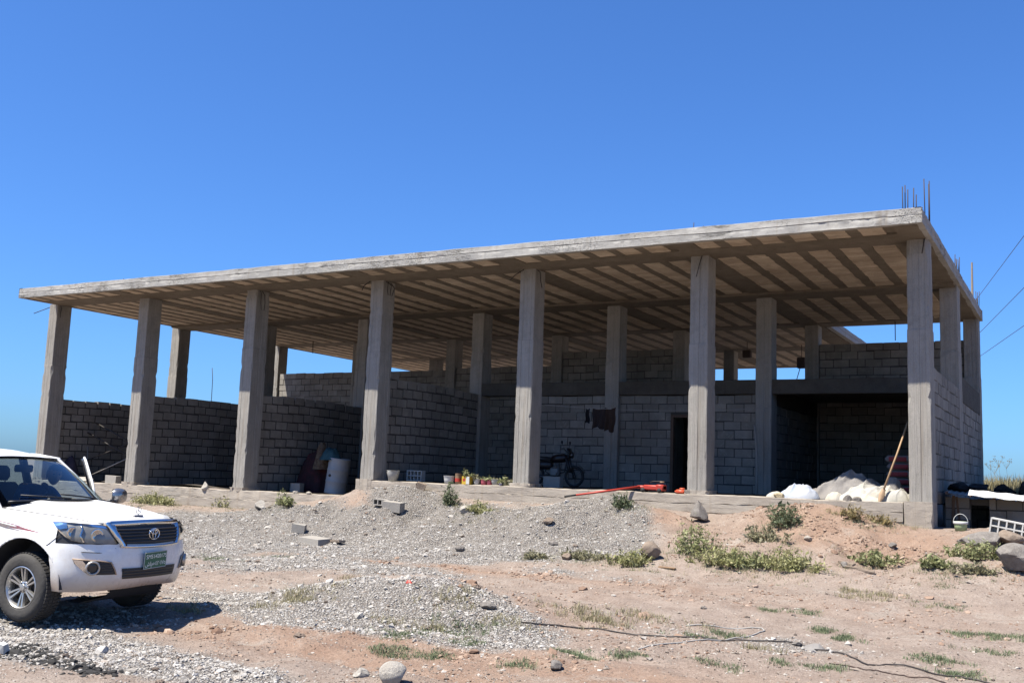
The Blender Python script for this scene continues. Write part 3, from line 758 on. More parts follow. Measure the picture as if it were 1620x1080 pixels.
o = mb.build('roof_sheet', M_TIN, SHED, True); o.location = tuple(-SHO)
mb = MB()
for k in range(5):
    x = 0.52+0.42*k; mb.box((x, 1.10+R.uniform(-.02, .02), 0.215-0.034*k), (0.045, 0.66, 0.05), (0, 0, R.uniform(-.1, .1)))
mb.build('rafter', plain('rafter_timber', (0.16, 0.10, 0.065), 0.85, var=0.4, scale=20), SHED).location = tuple(-SHO)
mb = MB(); mb.box((0.60, 1.22, -0.14), (0.05, 0.03, 0.62), (0.0, 0.05, 0)); mb.box((0.69, 1.22, -0.1), (0.04, 0.03, 0.5), (0.0, -0.1, 0))
mb.build('timber_prop', MATS['rafter_timber'], SHED).location = tuple(-SHO)
mb = MB(); P = [[(0.93+0.9*i/12, 0.52+0.34*j/3, 0.185-0.07*i/12+0.008*math.sin(i*1.3+j)+0.105*j/3) for j in range(4)] for i in range(13)]
mb.grid(P, flip=True); mb.grid([[(x, y, z-0.006) for (x, y, z) in r_] for r_ in P])
M_WHITEBOARD = plain('white_board', (0.72, 0.71, 0.69), 0.6, var=0.12, scale=5)
tag(mb.build('white_board', M_WHITEBOARD, None, True), 'white board lying along the front of the shed roof', 'board')

# blocks: the ones that show largest become single objects, the rest one mesh for each wall
def bscore(b):
    c_ = np.array(b['c'])-CAM; d = np.linalg.norm(c_); n_ = np.array([b['n'][0], b['n'][1], 0])
    px = 810+F_PX*(c_@RT)/(c_@FW)
    return b['d'][0]*b['d'][2]/d**2*abs(n_@(c_/d))*(1 if b['c'][1] < 6 or b['c'][2] > 2.8 else 0.02)*(1 if -20 < px < 1640 else 0.01)
ub = MB(); ub.box((0, 0, 0), (1, 1, 1)); UBM = mesh('concrete_block', ub.v, ub.f, M_BLOCK)
bb = [b for b in BLOCKS if b['o'] is None]; SELB = pick(bb, bscore, 300); REST = {}
for i, b in enumerate(bb):
    if i in SELB: obj('concrete_block', UBM, b['w'], b['c'], (0, b['ry'], b['rz']), b['d'])
    else: REST.setdefault(b['w'], MB()).box(b['c'], b['d'], (0, b['ry'], b['rz']))
for wl, mb in REST.items(): tag(mb.build('concrete_block', M_BLOCK, wl), kind='stuff')
for b in BLOCKS:
    if b['o'] == 'shed': obj('concrete_block', UBM, b['w'], b['c'], (0, b['ry'], b['rz']), b['d'])

# ------------------------------------------------------------------ stones
def ico():
    t = (1+5**0.5)/2
    v = np.array([(-1, t, 0), (1, t, 0), (-1, -t, 0), (1, -t, 0), (0, -1, t), (0, 1, t), (0, -1, -t), (0, 1, -t), (t, 0, -1), (t, 0, 1), (-t, 0, -1), (-t, 0, 1)], float)
    v /= np.linalg.norm(v[0])
    f = np.array([(0, 11, 5), (0, 5, 1), (0, 1, 7), (0, 7, 10), (0, 10, 11), (1, 5, 9), (5, 11, 4), (11, 10, 2), (10, 7, 6), (7, 1, 8), (3, 9, 4), (3, 4, 2), (3, 2, 6), (3, 6, 8), (3, 8, 9), (4, 9, 5), (2, 4, 11), (6, 2, 10), (8, 6, 7), (9, 8, 1)])
    return v, f
IV, IF_ = ico()
def subdiv(v, f):
    v = [tuple(p) for p in v]; cache = {}; out = []
    def mid(a, b):
        k = (min(a, b), max(a, b))
        if k not in cache:
            p = (np.array(v[a])+np.array(v[b]))/2; v.append(tuple(p/np.linalg.norm(p))); cache[k] = len(v)-1
        return cache[k]
    for a, b, c_ in f:
        x, y, z = mid(a, b), mid(b, c_), mid(c_, a); out += [(a, x, z), (b, y, x), (c_, z, y), (x, y, z)]
    return np.array(v), np.array(out)
S2V, S2F = subdiv(*subdiv(IV, IF_)); S3V, S3F = subdiv(S2V, S2F)
def stone_mat(name, dark, light, scale=9):
    s = NT(name); g = s.co('Object'); f = s.noise(g, scale, 6, 0.7, 0.4)
    c = s.mix(s.ramp(f, [(0.3, 0.0), (0.7, 1.0)]), dark, light)
    c = s.mix(s.ramp(s.noise(g, scale*5, 3, 0.7), [(0.6, 0.0), (0.75, 0.5)]), c, tuple(min(1, x*1.5) for x in light))
    MATS[name] = s.out(c, 0.93, 0, s.bump(s.noise(g, scale*4, 6, 0.75), 0.9, 0.03), 0.2); return MATS[name]
M_STONE = stone_mat('grey_stone', (0.17, 0.15, 0.135), (0.36, 0.33, 0.30)); M_PALE = stone_mat('pale_stone', (0.40, 0.36, 0.31), (0.62, 0.58, 0.52))
M_BROWN = stone_mat('brown_stone', (0.24, 0.18, 0.135), (0.42, 0.34, 0.27)); M_BLACK = stone_mat('black_stone', (0.012, 0.011, 0.012), (0.035, 0.032, 0.032))
def rock(name, loc, d, seed, mat, rz=0.0, cuts=9, tip=0.0, rough=0.05, sink=0.25):
    """angular stone: sphere cut by random planes, broken up with noise"""
    r = np.random.default_rng(seed); v = S3V.copy()
    for _ in range(cuts):
        n = r.normal(size=3); n /= np.linalg.norm(n); k = r.uniform(0.55, 0.85); h = v@n; v = v-np.outer(np.maximum(h-k, 0), n)
    nz = fbm(v[:, 0]*2.5+seed, v[:, 1]*2.5+v[:, 2]*3.1, seed % 91, 4)-0.47; v = v*(1+rough*3*nz)[:, None]
    if tip: v[:, :2] *= (1-tip*np.clip((v[:, 2]+0.6)/1.5, 0, 1))[:, None]
    v = v*np.array(d)/2; v[:, 2] += d[2]/2*(1-sink)
    me = fast_mesh(name, v, S3F, mat, False); me.polygons.foreach_set('use_smooth', [True]*len(me.polygons)); me.set_sharp_from_angle(angle=0.45)
    return obj(name, me, None, loc, (0, 0, rz))
def gp(px, py): g = G(px, py); return (g[0], g[1], Tz(g[0], g[1]))
tag(rock('boulder', gp(1106, 824), (0.42, 0.40, 0.50), 3, M_STONE, 0.4, tip=0.75, rough=0.03), 'grey pointed stone standing against the earth bank below the second column from the right', 'stone')
tag(rock('boulder', gp(1027, 884), (0.55, 0.50, 0.34), 5, M_BROWN, 0.9, tip=0.5), 'brown angular stone among the yellow weeds at the foot of the gravel heap', 'stone')
tag(rock('boulder', gp(1606, 902), (0.56, 0.55, 0.46), 8, M_STONE, 0.2, rough=0.05), 'large grey boulder at the right edge of the picture', 'boulder')
tag(rock('boulder', gp(1552, 864), (0.80, 0.5, 0.30), 11, M_STONE, 0.1, rough=0.06), 'long low grey stone in front of the shed', 'stone')
tag(rock('boulder', gp(1600, 862), (0.44, 0.42, 0.30), 14, M_BROWN, 0.6), 'brown stone in front of the white hollow block at the shed', 'stone')
tag(rock('boulder', gp(621, 1080), (0.24, 0.22, 0.20), 17, M_PALE, 0.3, cuts=2, rough=0.02), 'pale round stone at the bottom edge in the foreground', 'stone')
tag(rock('boulder', gp(571, 1070), (0.17, 0.14, 0.09), 19, M_PALE, 1.0, tip=0.5), 'small pale triangular stone beside the round stone in the foreground', 'stone')
tag(rock('boulder', gp(412, 806), (0.36, 0.3, 0.26), 23, M_PALE, 0.3, tip=0.3), 'whitish stone on the gravel below the third column from the left', 'stone')
tag(rock('boulder', gp(735, 812), (0.26, 0.24, 0.20), 27, M_PALE, 0.8), 'pale stone at the foot of the plinth beside the weeds under the flower tins', 'stone')
tag(rock('boulder', gp(1278, 855), (0.16, 0.14, 0.11), 31, M_PALE, 0.3), 'small pale stone on the red earth bank', 'stone')
tag(rock('boulder', gp(868, 828), (0.22, 0.2, 0.14), 33, M_BROWN, 0.3), 'brown stone half buried in the side of the gravel heap', 'stone')
tag(rock('boulder', gp(895, 884), (0.2, 0.18, 0.13), 35, M_BROWN, 0.9), 'small brown stone on the track below the gravel heap', 'stone')
for (px, py, lab) in [(728, 870, 'dark small stone left of the gravel heap'), (875, 862, 'dark flat stone low on the gravel heap'), (772, 962, 'dark small stone on the pink earth right of the low gravel heap'), (878, 1058, 'dark flat stone near the bottom edge in the foreground'), (1336, 896, 'grey flat stone between the two low weeds on the right'), (1412, 865, 'grey small stone below the corner column')]:
    tag(rock('stone', gp(px, py), (0.20, 0.14, 0.10), px, M_STONE, px*0.7, sink=0.35), lab, 'stone')
# black lumps on and behind the shed roof
for k, (x, y, z, d) in enumerate([(0.66, 1.72, 0.23, (0.46, 0.5, 0.26)), (1.00, 1.85, 0.20, (0.50, 0.5, 0.25)), (1.26, 1.8, 0.17, (0.40, 0.4, 0.16)), (1.44, 2.3, 0.16, (0.44, 0.42, 0.30)), (1.84, 2.2, 0.12, (0.58, 0.48, 0.42))]):
    tag(rock('black_lump', (x, y, z), d, 40+k, M_BLACK, k*0.7, cuts=14, rough=0.10), ['black lump on the shed roof against the flank wall', 'black lump second from the flank wall on the shed roof', 'small black lump behind the white board on the shed roof', 'rounded black lump on the shed roof in front of the dry grass', 'largest black lump at the right end of the shed roof'][k], 'stone')

# loose concrete blocks and rubble
M_HOLLOW = plain('hollow_block', (0.38, 0.35, 0.31), 0.9, var=0.2, scale=18, bump=0.5); M_HWHITE = plain('white_hollow_block', (0.62, 0.60, 0.56), 0.9, var=0.12, scale=18, bump=0.4)
def hollow(name, loc, d, rot, nx, nz, mat, wall=0.022):
    """block with open cells on its long face (cells run along local y)"""
    mb = MB(); L_, D_, Hh = d
    for k in range(nz+1): mb.box((0, 0, -Hh/2+wall/2+(Hh-wall)*k/nz), (L_, D_, wall))
    for k in range(nx+1):
        x = -L_/2+wall/2+(L_-wall)*k/nx
        for q in range(nz):
            za = -Hh/2+wall+(Hh-wall)*q/nz; zb = -Hh/2+(Hh-wall)*(q+1)/nz
            mb.box((x, 0, (za+zb)/2), (wall, D_-0.004, zb-za))
    mb.box((0, D_*0.25, 0), (L_-0.01, 0.012, Hh-0.01))
    return mb.build(name, mat, None, loc=loc, rot=rot)
def solid(name, loc, d, rot, mat=None, jit=0.008):
    mb = MB(); mb.box((0, 0, 0), d, jit=jit); o = mb.build(name, mat or M_HOLLOW, None, loc=loc, rot=rot); return o
g = at(658, 752, 1.25); tag(hollow('hollow_block', (g[0], 1.25, 0.15), (0.42, 0.2, 0.26), (0, 0, 0.08), 4, 2, M_HWHITE), 'white hollow block with eight cells standing on the floor beside the flower tins', 'block')
g = gp(1600, 850); tag(hollow('hollow_block', (g[0], g[1], g[2]+0.14), (0.62, 0.2, 0.26), (0, 0.16, -0.1), 5, 2, M_HWHITE), 'white hollow block leaning in front of the shed', 'block')
g = gp(605, 800); tag(hollow('hollow_block', (g[0], g[1]-0.02, g[2]+0.08), (0.34, 0.2, 0.14), (0, 0.05, 0.1), 3, 1, M_HOLLOW), 'grey hollow block with three cells at the foot of the plinth', 'block')
g = gp(498, 858); tag(solid('concrete_block', (g[0], g[1], g[2]+0.04), (0.62, 0.34, 0.12), (0.06, 0.03, -0.2)), 'flat grey block lying on the gravel in the middle distance', 'block')
g = gp(473, 841); tag(solid('concrete_block', (g[0], g[1], g[2]+0.07), (0.26, 0.2, 0.17), (0.05, 0.1, 0.5)), 'small grey block standing on the gravel behind the flat block', 'block')
g = gp(622, 806); tag(solid('concrete_block', (g[0], g[1], g[2]+0.07), (0.44, 0.2, 0.2), (0.1, 0.08, 0.1)), 'grey block lying at the top of the gravel under the plinth', 'block')
g = at(652, 784, -0.25); tag(solid('concrete_block', (g[0], -0.30, -0.11), (0.40, 0.22, 0.2), (0.0, -0.06, 0.12), M_PLINTH, jit=0.025), 'broken block leaning on the plinth by the flower tins', 'block')
g = at(668, 778, -0.3); tag(solid('concrete_block', (g[0], -0.36, -0.13), (0.2, 0.2, 0.28), (0.1, 0.3, 0.5), M_BROWN, jit=0.03), 'brown broken block piece tipped against the plinth', 'block')
g = gp(530, 858); tag(solid('timber_scrap', (g[0], g[1], g[2]+0.03), (0.7, 0.12, 0.05), (0.0, -0.05, -0.5), M_BROWN), 'brown broken board lying across the gravel beside the flat block', 'board')
g = at(325, 772, 0.0); tag(rock('stone', (g[0], -0.02, FLOOR_L-0.02), (0.24, 0.2, 0.24), 61, M_PALE, 0.2, tip=0.55), 'pale wedge of stone on the plinth between the second and third columns', 'stone')
g = at(183, 758, 0.3); tag(solid('concrete_block', (g[0], 0.2, FLOOR_L+0.12), (0.40, 0.2, 0.22), (0, 0, 0.1), jit=0.02), 'broken block standing beside the second column from the left', 'block')
g = at(875, 758, 1.75); tag(solid('concrete_block', (g[0], 1.75, 0.12), (0.42, 0.2, 0.26), (0, 0, 0.05), M_HOLLOW), 'pale block on the floor in front of the motorcycle', 'block')
g = at(470, 772, 1.3); tag(solid('concrete_block', (g[0], 1.3, FLOOR_L+0.11), (0.3, 0.2, 0.24), (0, 0, 0.1)), 'grey block on the floor left of the white drum', 'block')
g = at(1233, 780, -0.02); tag(rock('stone', (g[0], 0.02, -0.03), (0.26, 0.16, 0.15), 63, stone_mat('yellow_stone', (0.45, 0.36, 0.22), (0.62, 0.53, 0.38)), 0.1), 'yellowish stone on the plinth before the blue-white sack', 'stone')
for k, (px, lab) in enumerate([(1341, 'left grey rubble stone on the plinth before the white sheets'), (1356, 'right grey rubble stone on the plinth before the white sheets')]):
    g = at(px, 785, 0.0); tag(rock('stone', (g[0], -0.02, -0.03), (0.19, 0.16, 0.16-0.03*k), 65+k, M_STONE, k), lab, 'stone')

# scattered gravel and pebbles
def scatter(name, n, fpos, fsize, mat, V0, F0, seed, flat=0.7):
    r = np.random.default_rng(seed); x, y = fpos(r, n); n = len(x); s_ = fsize(r, n)
    q = r.normal(size=(n, 4)); q /= np.linalg.norm(q, axis=1)[:, None]; a, b, c_, d = q.T
    Rm = np.stack([np.stack([1-2*(c_*c_+d*d), 2*(b*c_-a*d), 2*(b*d+a*c_)], -1), np.stack([2*(b*c_+a*d), 1-2*(b*b+d*d), 2*(c_*d-a*b)], -1), np.stack([2*(b*d-a*c_), 2*(c_*d+a*b), 1-2*(b*b+c_*c_)], -1)], 1)
    base = V0[None]*(1+0.28*r.uniform(-1, 1, (n, len(V0), 1)))*r.uniform(0.55, 1.15, (n, 1, 3))
    v = np.einsum('nij,nkj->nki', Rm, base); v[:, :, 2] *= flat; v = v*s_[:, None, None]
    z = T(x, y); v += np.stack([x, y, z+s_*flat*r.uniform(-0.45, 0.35, n)], -1)[:, None, :]
    Fq = (F0[None]+(np.arange(n)*len(V0))[:, None, None]).reshape(-1, F0.shape[1])
    return tag(obj(name, fast_mesh(name, v.reshape(-1, 3), Fq, mat)), kind='stuff')
def gravel_mat():
    s = NT('gravel'); gi = s.n('ShaderNodeNewGeometry'); rp = gi.outputs['Random Per Island']
    c = s.ramp(rp, [(0.0, (0.36, 0.33, 0.295)), (0.35, (0.46, 0.43, 0.39)), (0.8, (0.53, 0.50, 0.465)), (1.0, (0.58, 0.555, 0.52))])
    MATS['gravel'] = s.out(c, 0.95, 0, s.bump(s.noise(gi.outputs['Position'], 90, 3), 0.5, 0.01), 0.15); return MATS['gravel']
M_GRAV = gravel_mat()
OV = np.array([(1, 0, 0), (-1, 0, 0), (0, 1, 0), (0, -1, 0), (0, 0, 1), (0, 0, -1)], float); OF = np.array([(0, 2, 4), (2, 1, 4), (1, 3, 4), (3, 0, 4), (2, 0, 5), (1, 2, 5), (3, 1, 5), (0, 3, 5)])
def vis(x, y, margin=40):
    d = np.stack([x, y, T(x, y)], -1)-CAM; z = d@FW; u = 810+F_PX*(d@RT)/z; v = 540-F_PX*(d@UP)/z
    return (z > 1)&(u > -margin*4)&(u < 1620+margin*4)&(v < 1080+margin*3)
def pos_gravel(r, n):
    # even in the picture: draw positions with density falling off with distance
    x = r.uniform(-30, 5, n*9); y = -16.5+16.3*r.uniform(0, 1, n*9)
    d = np.hypot(x-CAM[0], y-CAM[1]); k = gmask(x, y)
    keep = vis(x, y)&(r.uniform(0, 1, n*9) < (k**1.3)*np.clip(9.0/d, 0.12, 1))
    return x[keep][:n], y[keep][:n]
def size_gravel(r, n): return 0.010*np.exp(r.normal(0, 0.55, n))+0.004
scatter('gravel', 30000, pos_gravel, lambda r, n: 0.95*size_gravel(r, n), M_GRAV, IV, IF_, 11)
scatter('gravel', 62000, pos_gravel, lambda r, n: 0.9*size_gravel(r, n), M_GRAV, OV, OF, 15)
def pos_all(r, n):
    x = r.uniform(-26, 5, n*7); y = -16.5+16.4*r.uniform(0, 1, n*7)**1.35; d = np.hypot(x-CAM[0], y-CAM[1])
    cl = sstep(0.42, 0.62, fbm(x*0.8, y*0.8, 5, 4)); keep = vis(x, y)&(r.uniform(0, 1, n*7) < (0.22+0.78*cl)*np.clip(8/d, 0.2, 1)*0.6)
    return x[keep][:n], y[keep][:n]
def pebble_mat():
    s = NT('pebbles'); gi = s.n('ShaderNodeNewGeometry'); rp = gi.outputs['Random Per Island']
    c = s.ramp(rp, [(0.0, (0.12, 0.095, 0.08)), (0.3, (0.26, 0.205, 0.165)), (0.7, (0.40, 0.345, 0.295)), (1.0, (0.56, 0.52, 0.47))])
    return s.out(c, 0.95, 0, None, 0.15)
M_PEB = pebble_mat()
scatter('pebbles', 110000, pos_all, lambda r, n: 0.0065*np.exp(r.normal(0, 0.6, n))+0.003, M_PEB, OV, OF, 12, 0.6)
def pos_rubble(r, n):
    x = r.uniform(-22, 4, n*8); y = -15+14.6*r.uniform(0, 1, n*8); k = 0.12+gmask(x, y)*0.9
    keep = vis(x, y)&(r.uniform(0, 1, n*8) < k); return x[keep][:n], y[keep][:n]
scatter('rubble', 420, pos_rubble, lambda r, n: 0.022*np.exp(r.normal(0, 0.4, n))+0.010, M_PEB, S2V, S2F, 13, 0.6)
def clod_mat():
    s = NT('earth_clods'); rp = s.n('ShaderNodeNewGeometry').outputs['Random Per Island']
    return s.out(s.ramp(rp, [(0.0, (0.22, 0.14, 0.10)), (0.5, (0.34, 0.235, 0.175)), (1.0, (0.46, 0.35, 0.275))]), 0.97, 0, None, 0.1)
def pos_clod(r, n):
    x = r.uniform(-14, 3.5, n*12); y = r.uniform(-13.5, -0.2, n*12); k = np.clip(msum(REDS, x, y), 0, 1)*0.9+0.9*np.exp(-((y+1.7)/1.1)**2)*sstep(-5.0, -3.6, x)+0.05
    keep = vis(x, y)&(r.uniform(0, 1, n*12) < k*(1-0.85*gmask(x, y))*sstep(0.42, 0.58, fbm(x*1.6, y*1.6, 61, 3))); return x[keep][:n], y[keep][:n]
scatter('earth_clods', 14000, pos_clod, lambda r, n: 0.010*np.exp(r.normal(0, 0.65, n))+0.004, clod_mat(), IV, IF_, 16, 0.65)
def pos_ash(r, n):
    k = r.integers(0, len(ASH), n); A_ = np.array(ASH); return A_[k, 0]+r.normal(0, 1, n)*A_[k, 2]*0.8, A_[k, 1]+r.normal(0, 1, n)*A_[k, 3]*0.8
scatter('ash', 700, pos_ash, lambda r, n: 0.012*np.exp(r.normal(0, 0.6, n))+0.004, plain('charred', (0.03, 0.028, 0.026), 0.95, var=0.6, scale=30), IV, IF_, 14, 0.6)

# ------------------------------------------------------------------ plants
def leaf_mat(name, a, b, c_):
    s = NT(name); gi = s.n('ShaderNodeNewGeometry'); rp = gi.outputs['Random Per Island']
    col = s.ramp(rp, [(0.0, a), (0.5, b), (1.0, c_)])
    s.out(col, 0.65, 0, None, 0.25); tr = s.n('ShaderNodeBsdfTranslucent'); s.l(col, tr.inputs['Color'])
    mx = s.n('ShaderNodeMixShader'); mx.inputs[0].default_value = 0.28; s.l(s.b.outputs[0], mx.inputs[1]); s.l(tr.outputs[0], mx.inputs[2])
    s.l(mx.outputs[0], s.t.nodes['Material Output'].inputs['Surface']); MATS[name] = s.m; return s.m
M_LEAF = {'dark': leaf_mat('dark_leaves', (0.075, 0.10, 0.05), (0.15, 0.185, 0.10), (0.28, 0.31, 0.19)),
          'yellow': leaf_mat('yellow_green_leaves', (0.25, 0.25, 0.10), (0.42, 0.42, 0.19), (0.60, 0.57, 0.31)),
          'olive': leaf_mat('olive_leaves', (0.20, 0.19, 0.11), (0.33, 0.31, 0.185), (0.46, 0.43, 0.29)),
          'grass': leaf_mat('grass_blades', (0.12, 0.165, 0.09), (0.22, 0.27, 0.15), (0.36, 0.39, 0.22)),
          'straw': leaf_mat('straw_blades', (0.28, 0.235, 0.12), (0.42, 0.37, 0.21), (0.52, 0.48, 0.32)),
          'dry': leaf_mat('dry_leaves', (0.20, 0.145, 0.06), (0.36, 0.28, 0.125), (0.50, 0.42, 0.23)),
          'green': leaf_mat('green_leaves', (0.18, 0.20, 0.085), (0.32, 0.34, 0.155), (0.48, 0.475, 0.26))}
def rotm(r, n):
    q = r.normal(size=(n, 4)); q /= np.linalg.norm(q, axis=1)[:, None]; a, b, c_, d = q.T
    return np.stack([np.stack([1-2*(c_*c_+d*d), 2*(b*c_-a*d), 2*(b*d+a*c_)], -1), np.stack([2*(b*c_+a*d), 1-2*(b*b+d*d), 2*(c_*d-a*b)], -1), np.stack([2*(b*d-a*c_), 2*(c_*d+a*b), 1-2*(b*b+c_*c_)], -1)], 1)
def shrub(name, loc, wx, wy, h, seed, kind, stems=26, leaves=26, ls=0.022, upright=0.5):
    leaves = int(leaves*1.15)
    """stems fan out from the root, small leaves sit along them"""
    h *= 1.12; r = np.random.default_rng(seed); mb = MB(); LV = []; n_ = 0
    roots = []
    for k in range(stems):
        a = r.uniform(0, 2*PI); rad = r.uniform(0, 1)**0.6; base = np.array([wx*0.35*rad*math.cos(a), wy*0.35*rad*math.sin(a), -0.03])
        tip = np.array([wx*0.5*rad*math.cos(a)*r.uniform(.8, 1.25), wy*0.5*rad*math.sin(a)*r.uniform(.8, 1.25), h*(1-(1-upright)*rad*rad)*r.uniform(0.35, 1.15)])
        midp = (base+tip)/2+r.normal(0, 0.05, 3)*np.array([wx, wy, h]); mb.tube([base, midp, tip], [0.006, 0.004, 0.002], 4, 0, False)
        t = r.uniform(0.15, 1.0, leaves)[:, None]; p = (1-t)**2*base+2*t*(1-t)*midp+t*t*tip+r.normal(0, 0.02+0.05*h, (leaves, 3))*np.array([1, 1, 0.6]); LV.append(p)
    Pp = np.concatenate(LV); Pp[:, 2] = np.maximum(Pp[:, 2], 0.005); n = len(Pp); Rm = rotm(r, n); s_ = ls*np.exp(r.normal(0, 0.45, n))
    q = np.array([(-1, 0, 0), (0, -0.42, 0.08), (1, 0, 0), (0, 0.42, 0.08)]); v = np.einsum('nij,kj->nki', Rm, q)*s_[:, None, None]+Pp[:, None]
    base_n = len(mb.v); mb.v += [tuple(p) for p in v.reshape(-1, 3)]; mb.f += [tuple(base_n+4*i+k for k in range(4)) for i in range(n)]; mb.m += [1]*n
    return mb.build(name, [plain('weed_stem', (0.16, 0.14, 0.07), 0.9), M_LEAF[kind]], None, loc=loc)
WEEDS = []
def weed(px, py, wx, wy, h, kind, lab, seed, **k):
    wx *= 0.9; h *= 0.78
    WEEDS.append((px, py, wx, wy))
    return tag(shrub('weed', gp(px, py), wx, wy, h, seed, kind, **k), lab, 'weed')
weed(714, 799, 0.42, 0.35, 0.50, 'dark', 'dark green thistle-like weed against the plinth under the flower tins', 1, stems=24, leaves=30, upright=0.8)
weed(757, 812, 0.75, 0.45, 0.30, 'yellow', 'yellow-green weed clump at the foot of the plinth right of the dark weed', 52, stems=34)
weed(989, 803, 0.45, 0.35, 0.38, 'dark', 'dark weed growing where the gravel heap meets the plinth', 3, stems=22, upright=0.8)
weed(1240, 832, 0.60, 0.5, 0.50, 'dark', 'dark green bushy weed on the red earth bank', 4, stems=34, leaves=34, upright=0.7)
weed(1214, 856, 0.85, 0.5, 0.38, 'olive', 'olive dry-stemmed weed just below the dark bush on the earth bank', 5, stems=30)
weed(1095, 876, 0.85, 0.6, 0.62, 'green', 'tall green weed behind the brown angular stone', 6, stems=40, leaves=30, upright=0.6)
weed(1135, 892, 1.3, 0.6, 0.34, 'yellow', 'wide yellow-green weed right of the brown angular stone', 7, stems=60, leaves=26)
weed(1240, 900, 1.5, 0.7, 0.36, 'yellow', 'broad low yellow-green weed at the foot of the red earth bank', 8, stems=80, leaves=28)
weed(1180, 895, 1.0, 0.6, 0.30, 'green', 'low green weed between the two broad yellow-green ones', 9, stems=44)
weed(996, 893, 0.95, 0.5, 0.30, 'yellow', 'yellow-green weed left of the brown angular stone', 10, stems=44)
weed(925, 882, 1.0, 0.3, 0.16, 'olive', 'low olive weeds in front of the gravel heap', 11, stems=40)
weed(1385, 892, 0.95, 0.5, 0.26, 'green', 'low rounded green weed on the right below the corner column', 12, stems=50)
weed(845, 882, 0.5, 0.25, 0.14, 'olive', 'small olive weed by the track left of the gravel heap foot', 13)
weed(1545, 882, 1.0, 0.6, 0.34, 'green', 'green weed in front of the long low stone by the shed', 14, stems=56)
weed(1480, 896, 0.6, 0.4, 0.20, 'green', 'low grey-green weed below the corner column near the shed', 15, stems=30)
weed(1530, 905, 0.8, 0.4, 0.16, 'olive', 'flat olive weed left of the large boulder', 16, stems=30)
weed(243, 797, 1.9, 0.4, 0.36, 'yellow', 'long strip of yellow-green weeds along the plinth near the second column', 17, stems=80, leaves=26)
weed(355, 802, 1.0, 0.4, 0.38, 'yellow', 'yellow-green weed at the foot of the third column from the left', 18, stems=46)
weed(405, 800, 1.2, 0.4, 0.24, 'dry', 'dry brown weed beside the whitish stone', 19, stems=50)
weed(447, 798, 0.7, 0.35, 0.34, 'green', 'small green weed by the low plinth left of the fourth column', 20, stems=26)
weed(1345, 820, 0.8, 0.25, 0.30, 'dry', 'dry brown stalks on the earth against the plinth near the corner column', 21, stems=30, leaves=14)
weed(1395, 828, 0.8, 0.25, 0.20, 'dry', 'thin dry weed at the corner column base', 22, stems=30, leaves=12)

def blades(name, centres, per, hmin, hmax, mat, seed, width=0.006, lean=0.5, zf=None):
    r = np.random.default_rng(seed); X = []; Yy = []
    for (cx, cy, sx, sy, k) in centres:
        n = int(per*k); nc = max(4, int(16*k+sx*60)); cxs = cx+r.normal(0, 1, nc)*sx; cys = cy+r.normal(0, 1, nc)*sy; ii = r.integers(0, nc, n)
        sp = 0.035
        if zf is None and hmax < 0.2: X.append(cxs[ii]+r.normal(0, sp, n)); Yy.append(cys[ii]+r.normal(0, sp, n))
        else: X.append(cx+r.normal(0, 1, n)*sx); Yy.append(cy+r.normal(0, 1, n)*sy)
    x = np.concatenate(X); y = np.concatenate(Yy); n = len(x); z = T(x, y) if zf is None else zf(x, y)
    h = r.uniform(hmin, hmax, n)*r.uniform(0.5, 1, n); a = r.uniform(0, 2*PI, n); b = r.uniform(0, 2*PI, n); l_ = r.uniform(0.1, lean, n)*h
    w_ = width*r.uniform(0.6, 1.4, n); wx, wy = np.cos(a)*w_, np.sin(a)*w_; lx, ly = np.cos(b)*l_, np.sin(b)*l_
    P = np.stack([np.stack([x-wx, y-wy, z-0.01], -1), np.stack([x+wx, y+wy, z-0.01], -1), np.stack([x+wx*0.8+lx*0.35, y+wy*0.8+ly*0.35, z+h*0.6], -1), np.stack([x-wx*0.8+lx*0.35, y-wy*0.8+ly*0.35, z+h*0.6], -1), np.stack([x+lx, y+ly, z+h], -1)], 1)
    Fq = np.array([(0, 1, 2, 3)])+(np.arange(n)*5)[:, None]; Ft = np.array([(3, 2, 4, 4)])
    me = bpy.data.meshes.new(name); quads = np.repeat(np.arange(n)*5, 1)
    nl = n*7; me.vertices.add(n*5); me.vertices.foreach_set('co', P.reshape(-1).astype(np.float32))
    li = np.concatenate([np.array([0, 1, 2, 3, 3, 2, 4])[None]+(np.arange(n)*5)[:, None]]).reshape(-1)
    me.loops.add(nl); me.loops.foreach_set('vertex_index', li.astype(np.int32))
    st = (np.array([0, 4])[None]+(np.arange(n)*7)[:, None]).reshape(-1); me.polygons.add(2*n); me.polygons.foreach_set('loop_start', st.astype(np.int32))
    me.materials.append(mat); me.update(calc_edges=True); me.validate(); return obj(name, me)
def gc(L): 
    out = []
    for (px, py, sx, sy, k) in L: g = G(px, py); s_ = math.sqrt(sx*sy)*0.85; out.append((g[0], g[1], s_*1.35, s_*0.9, k))
    return out
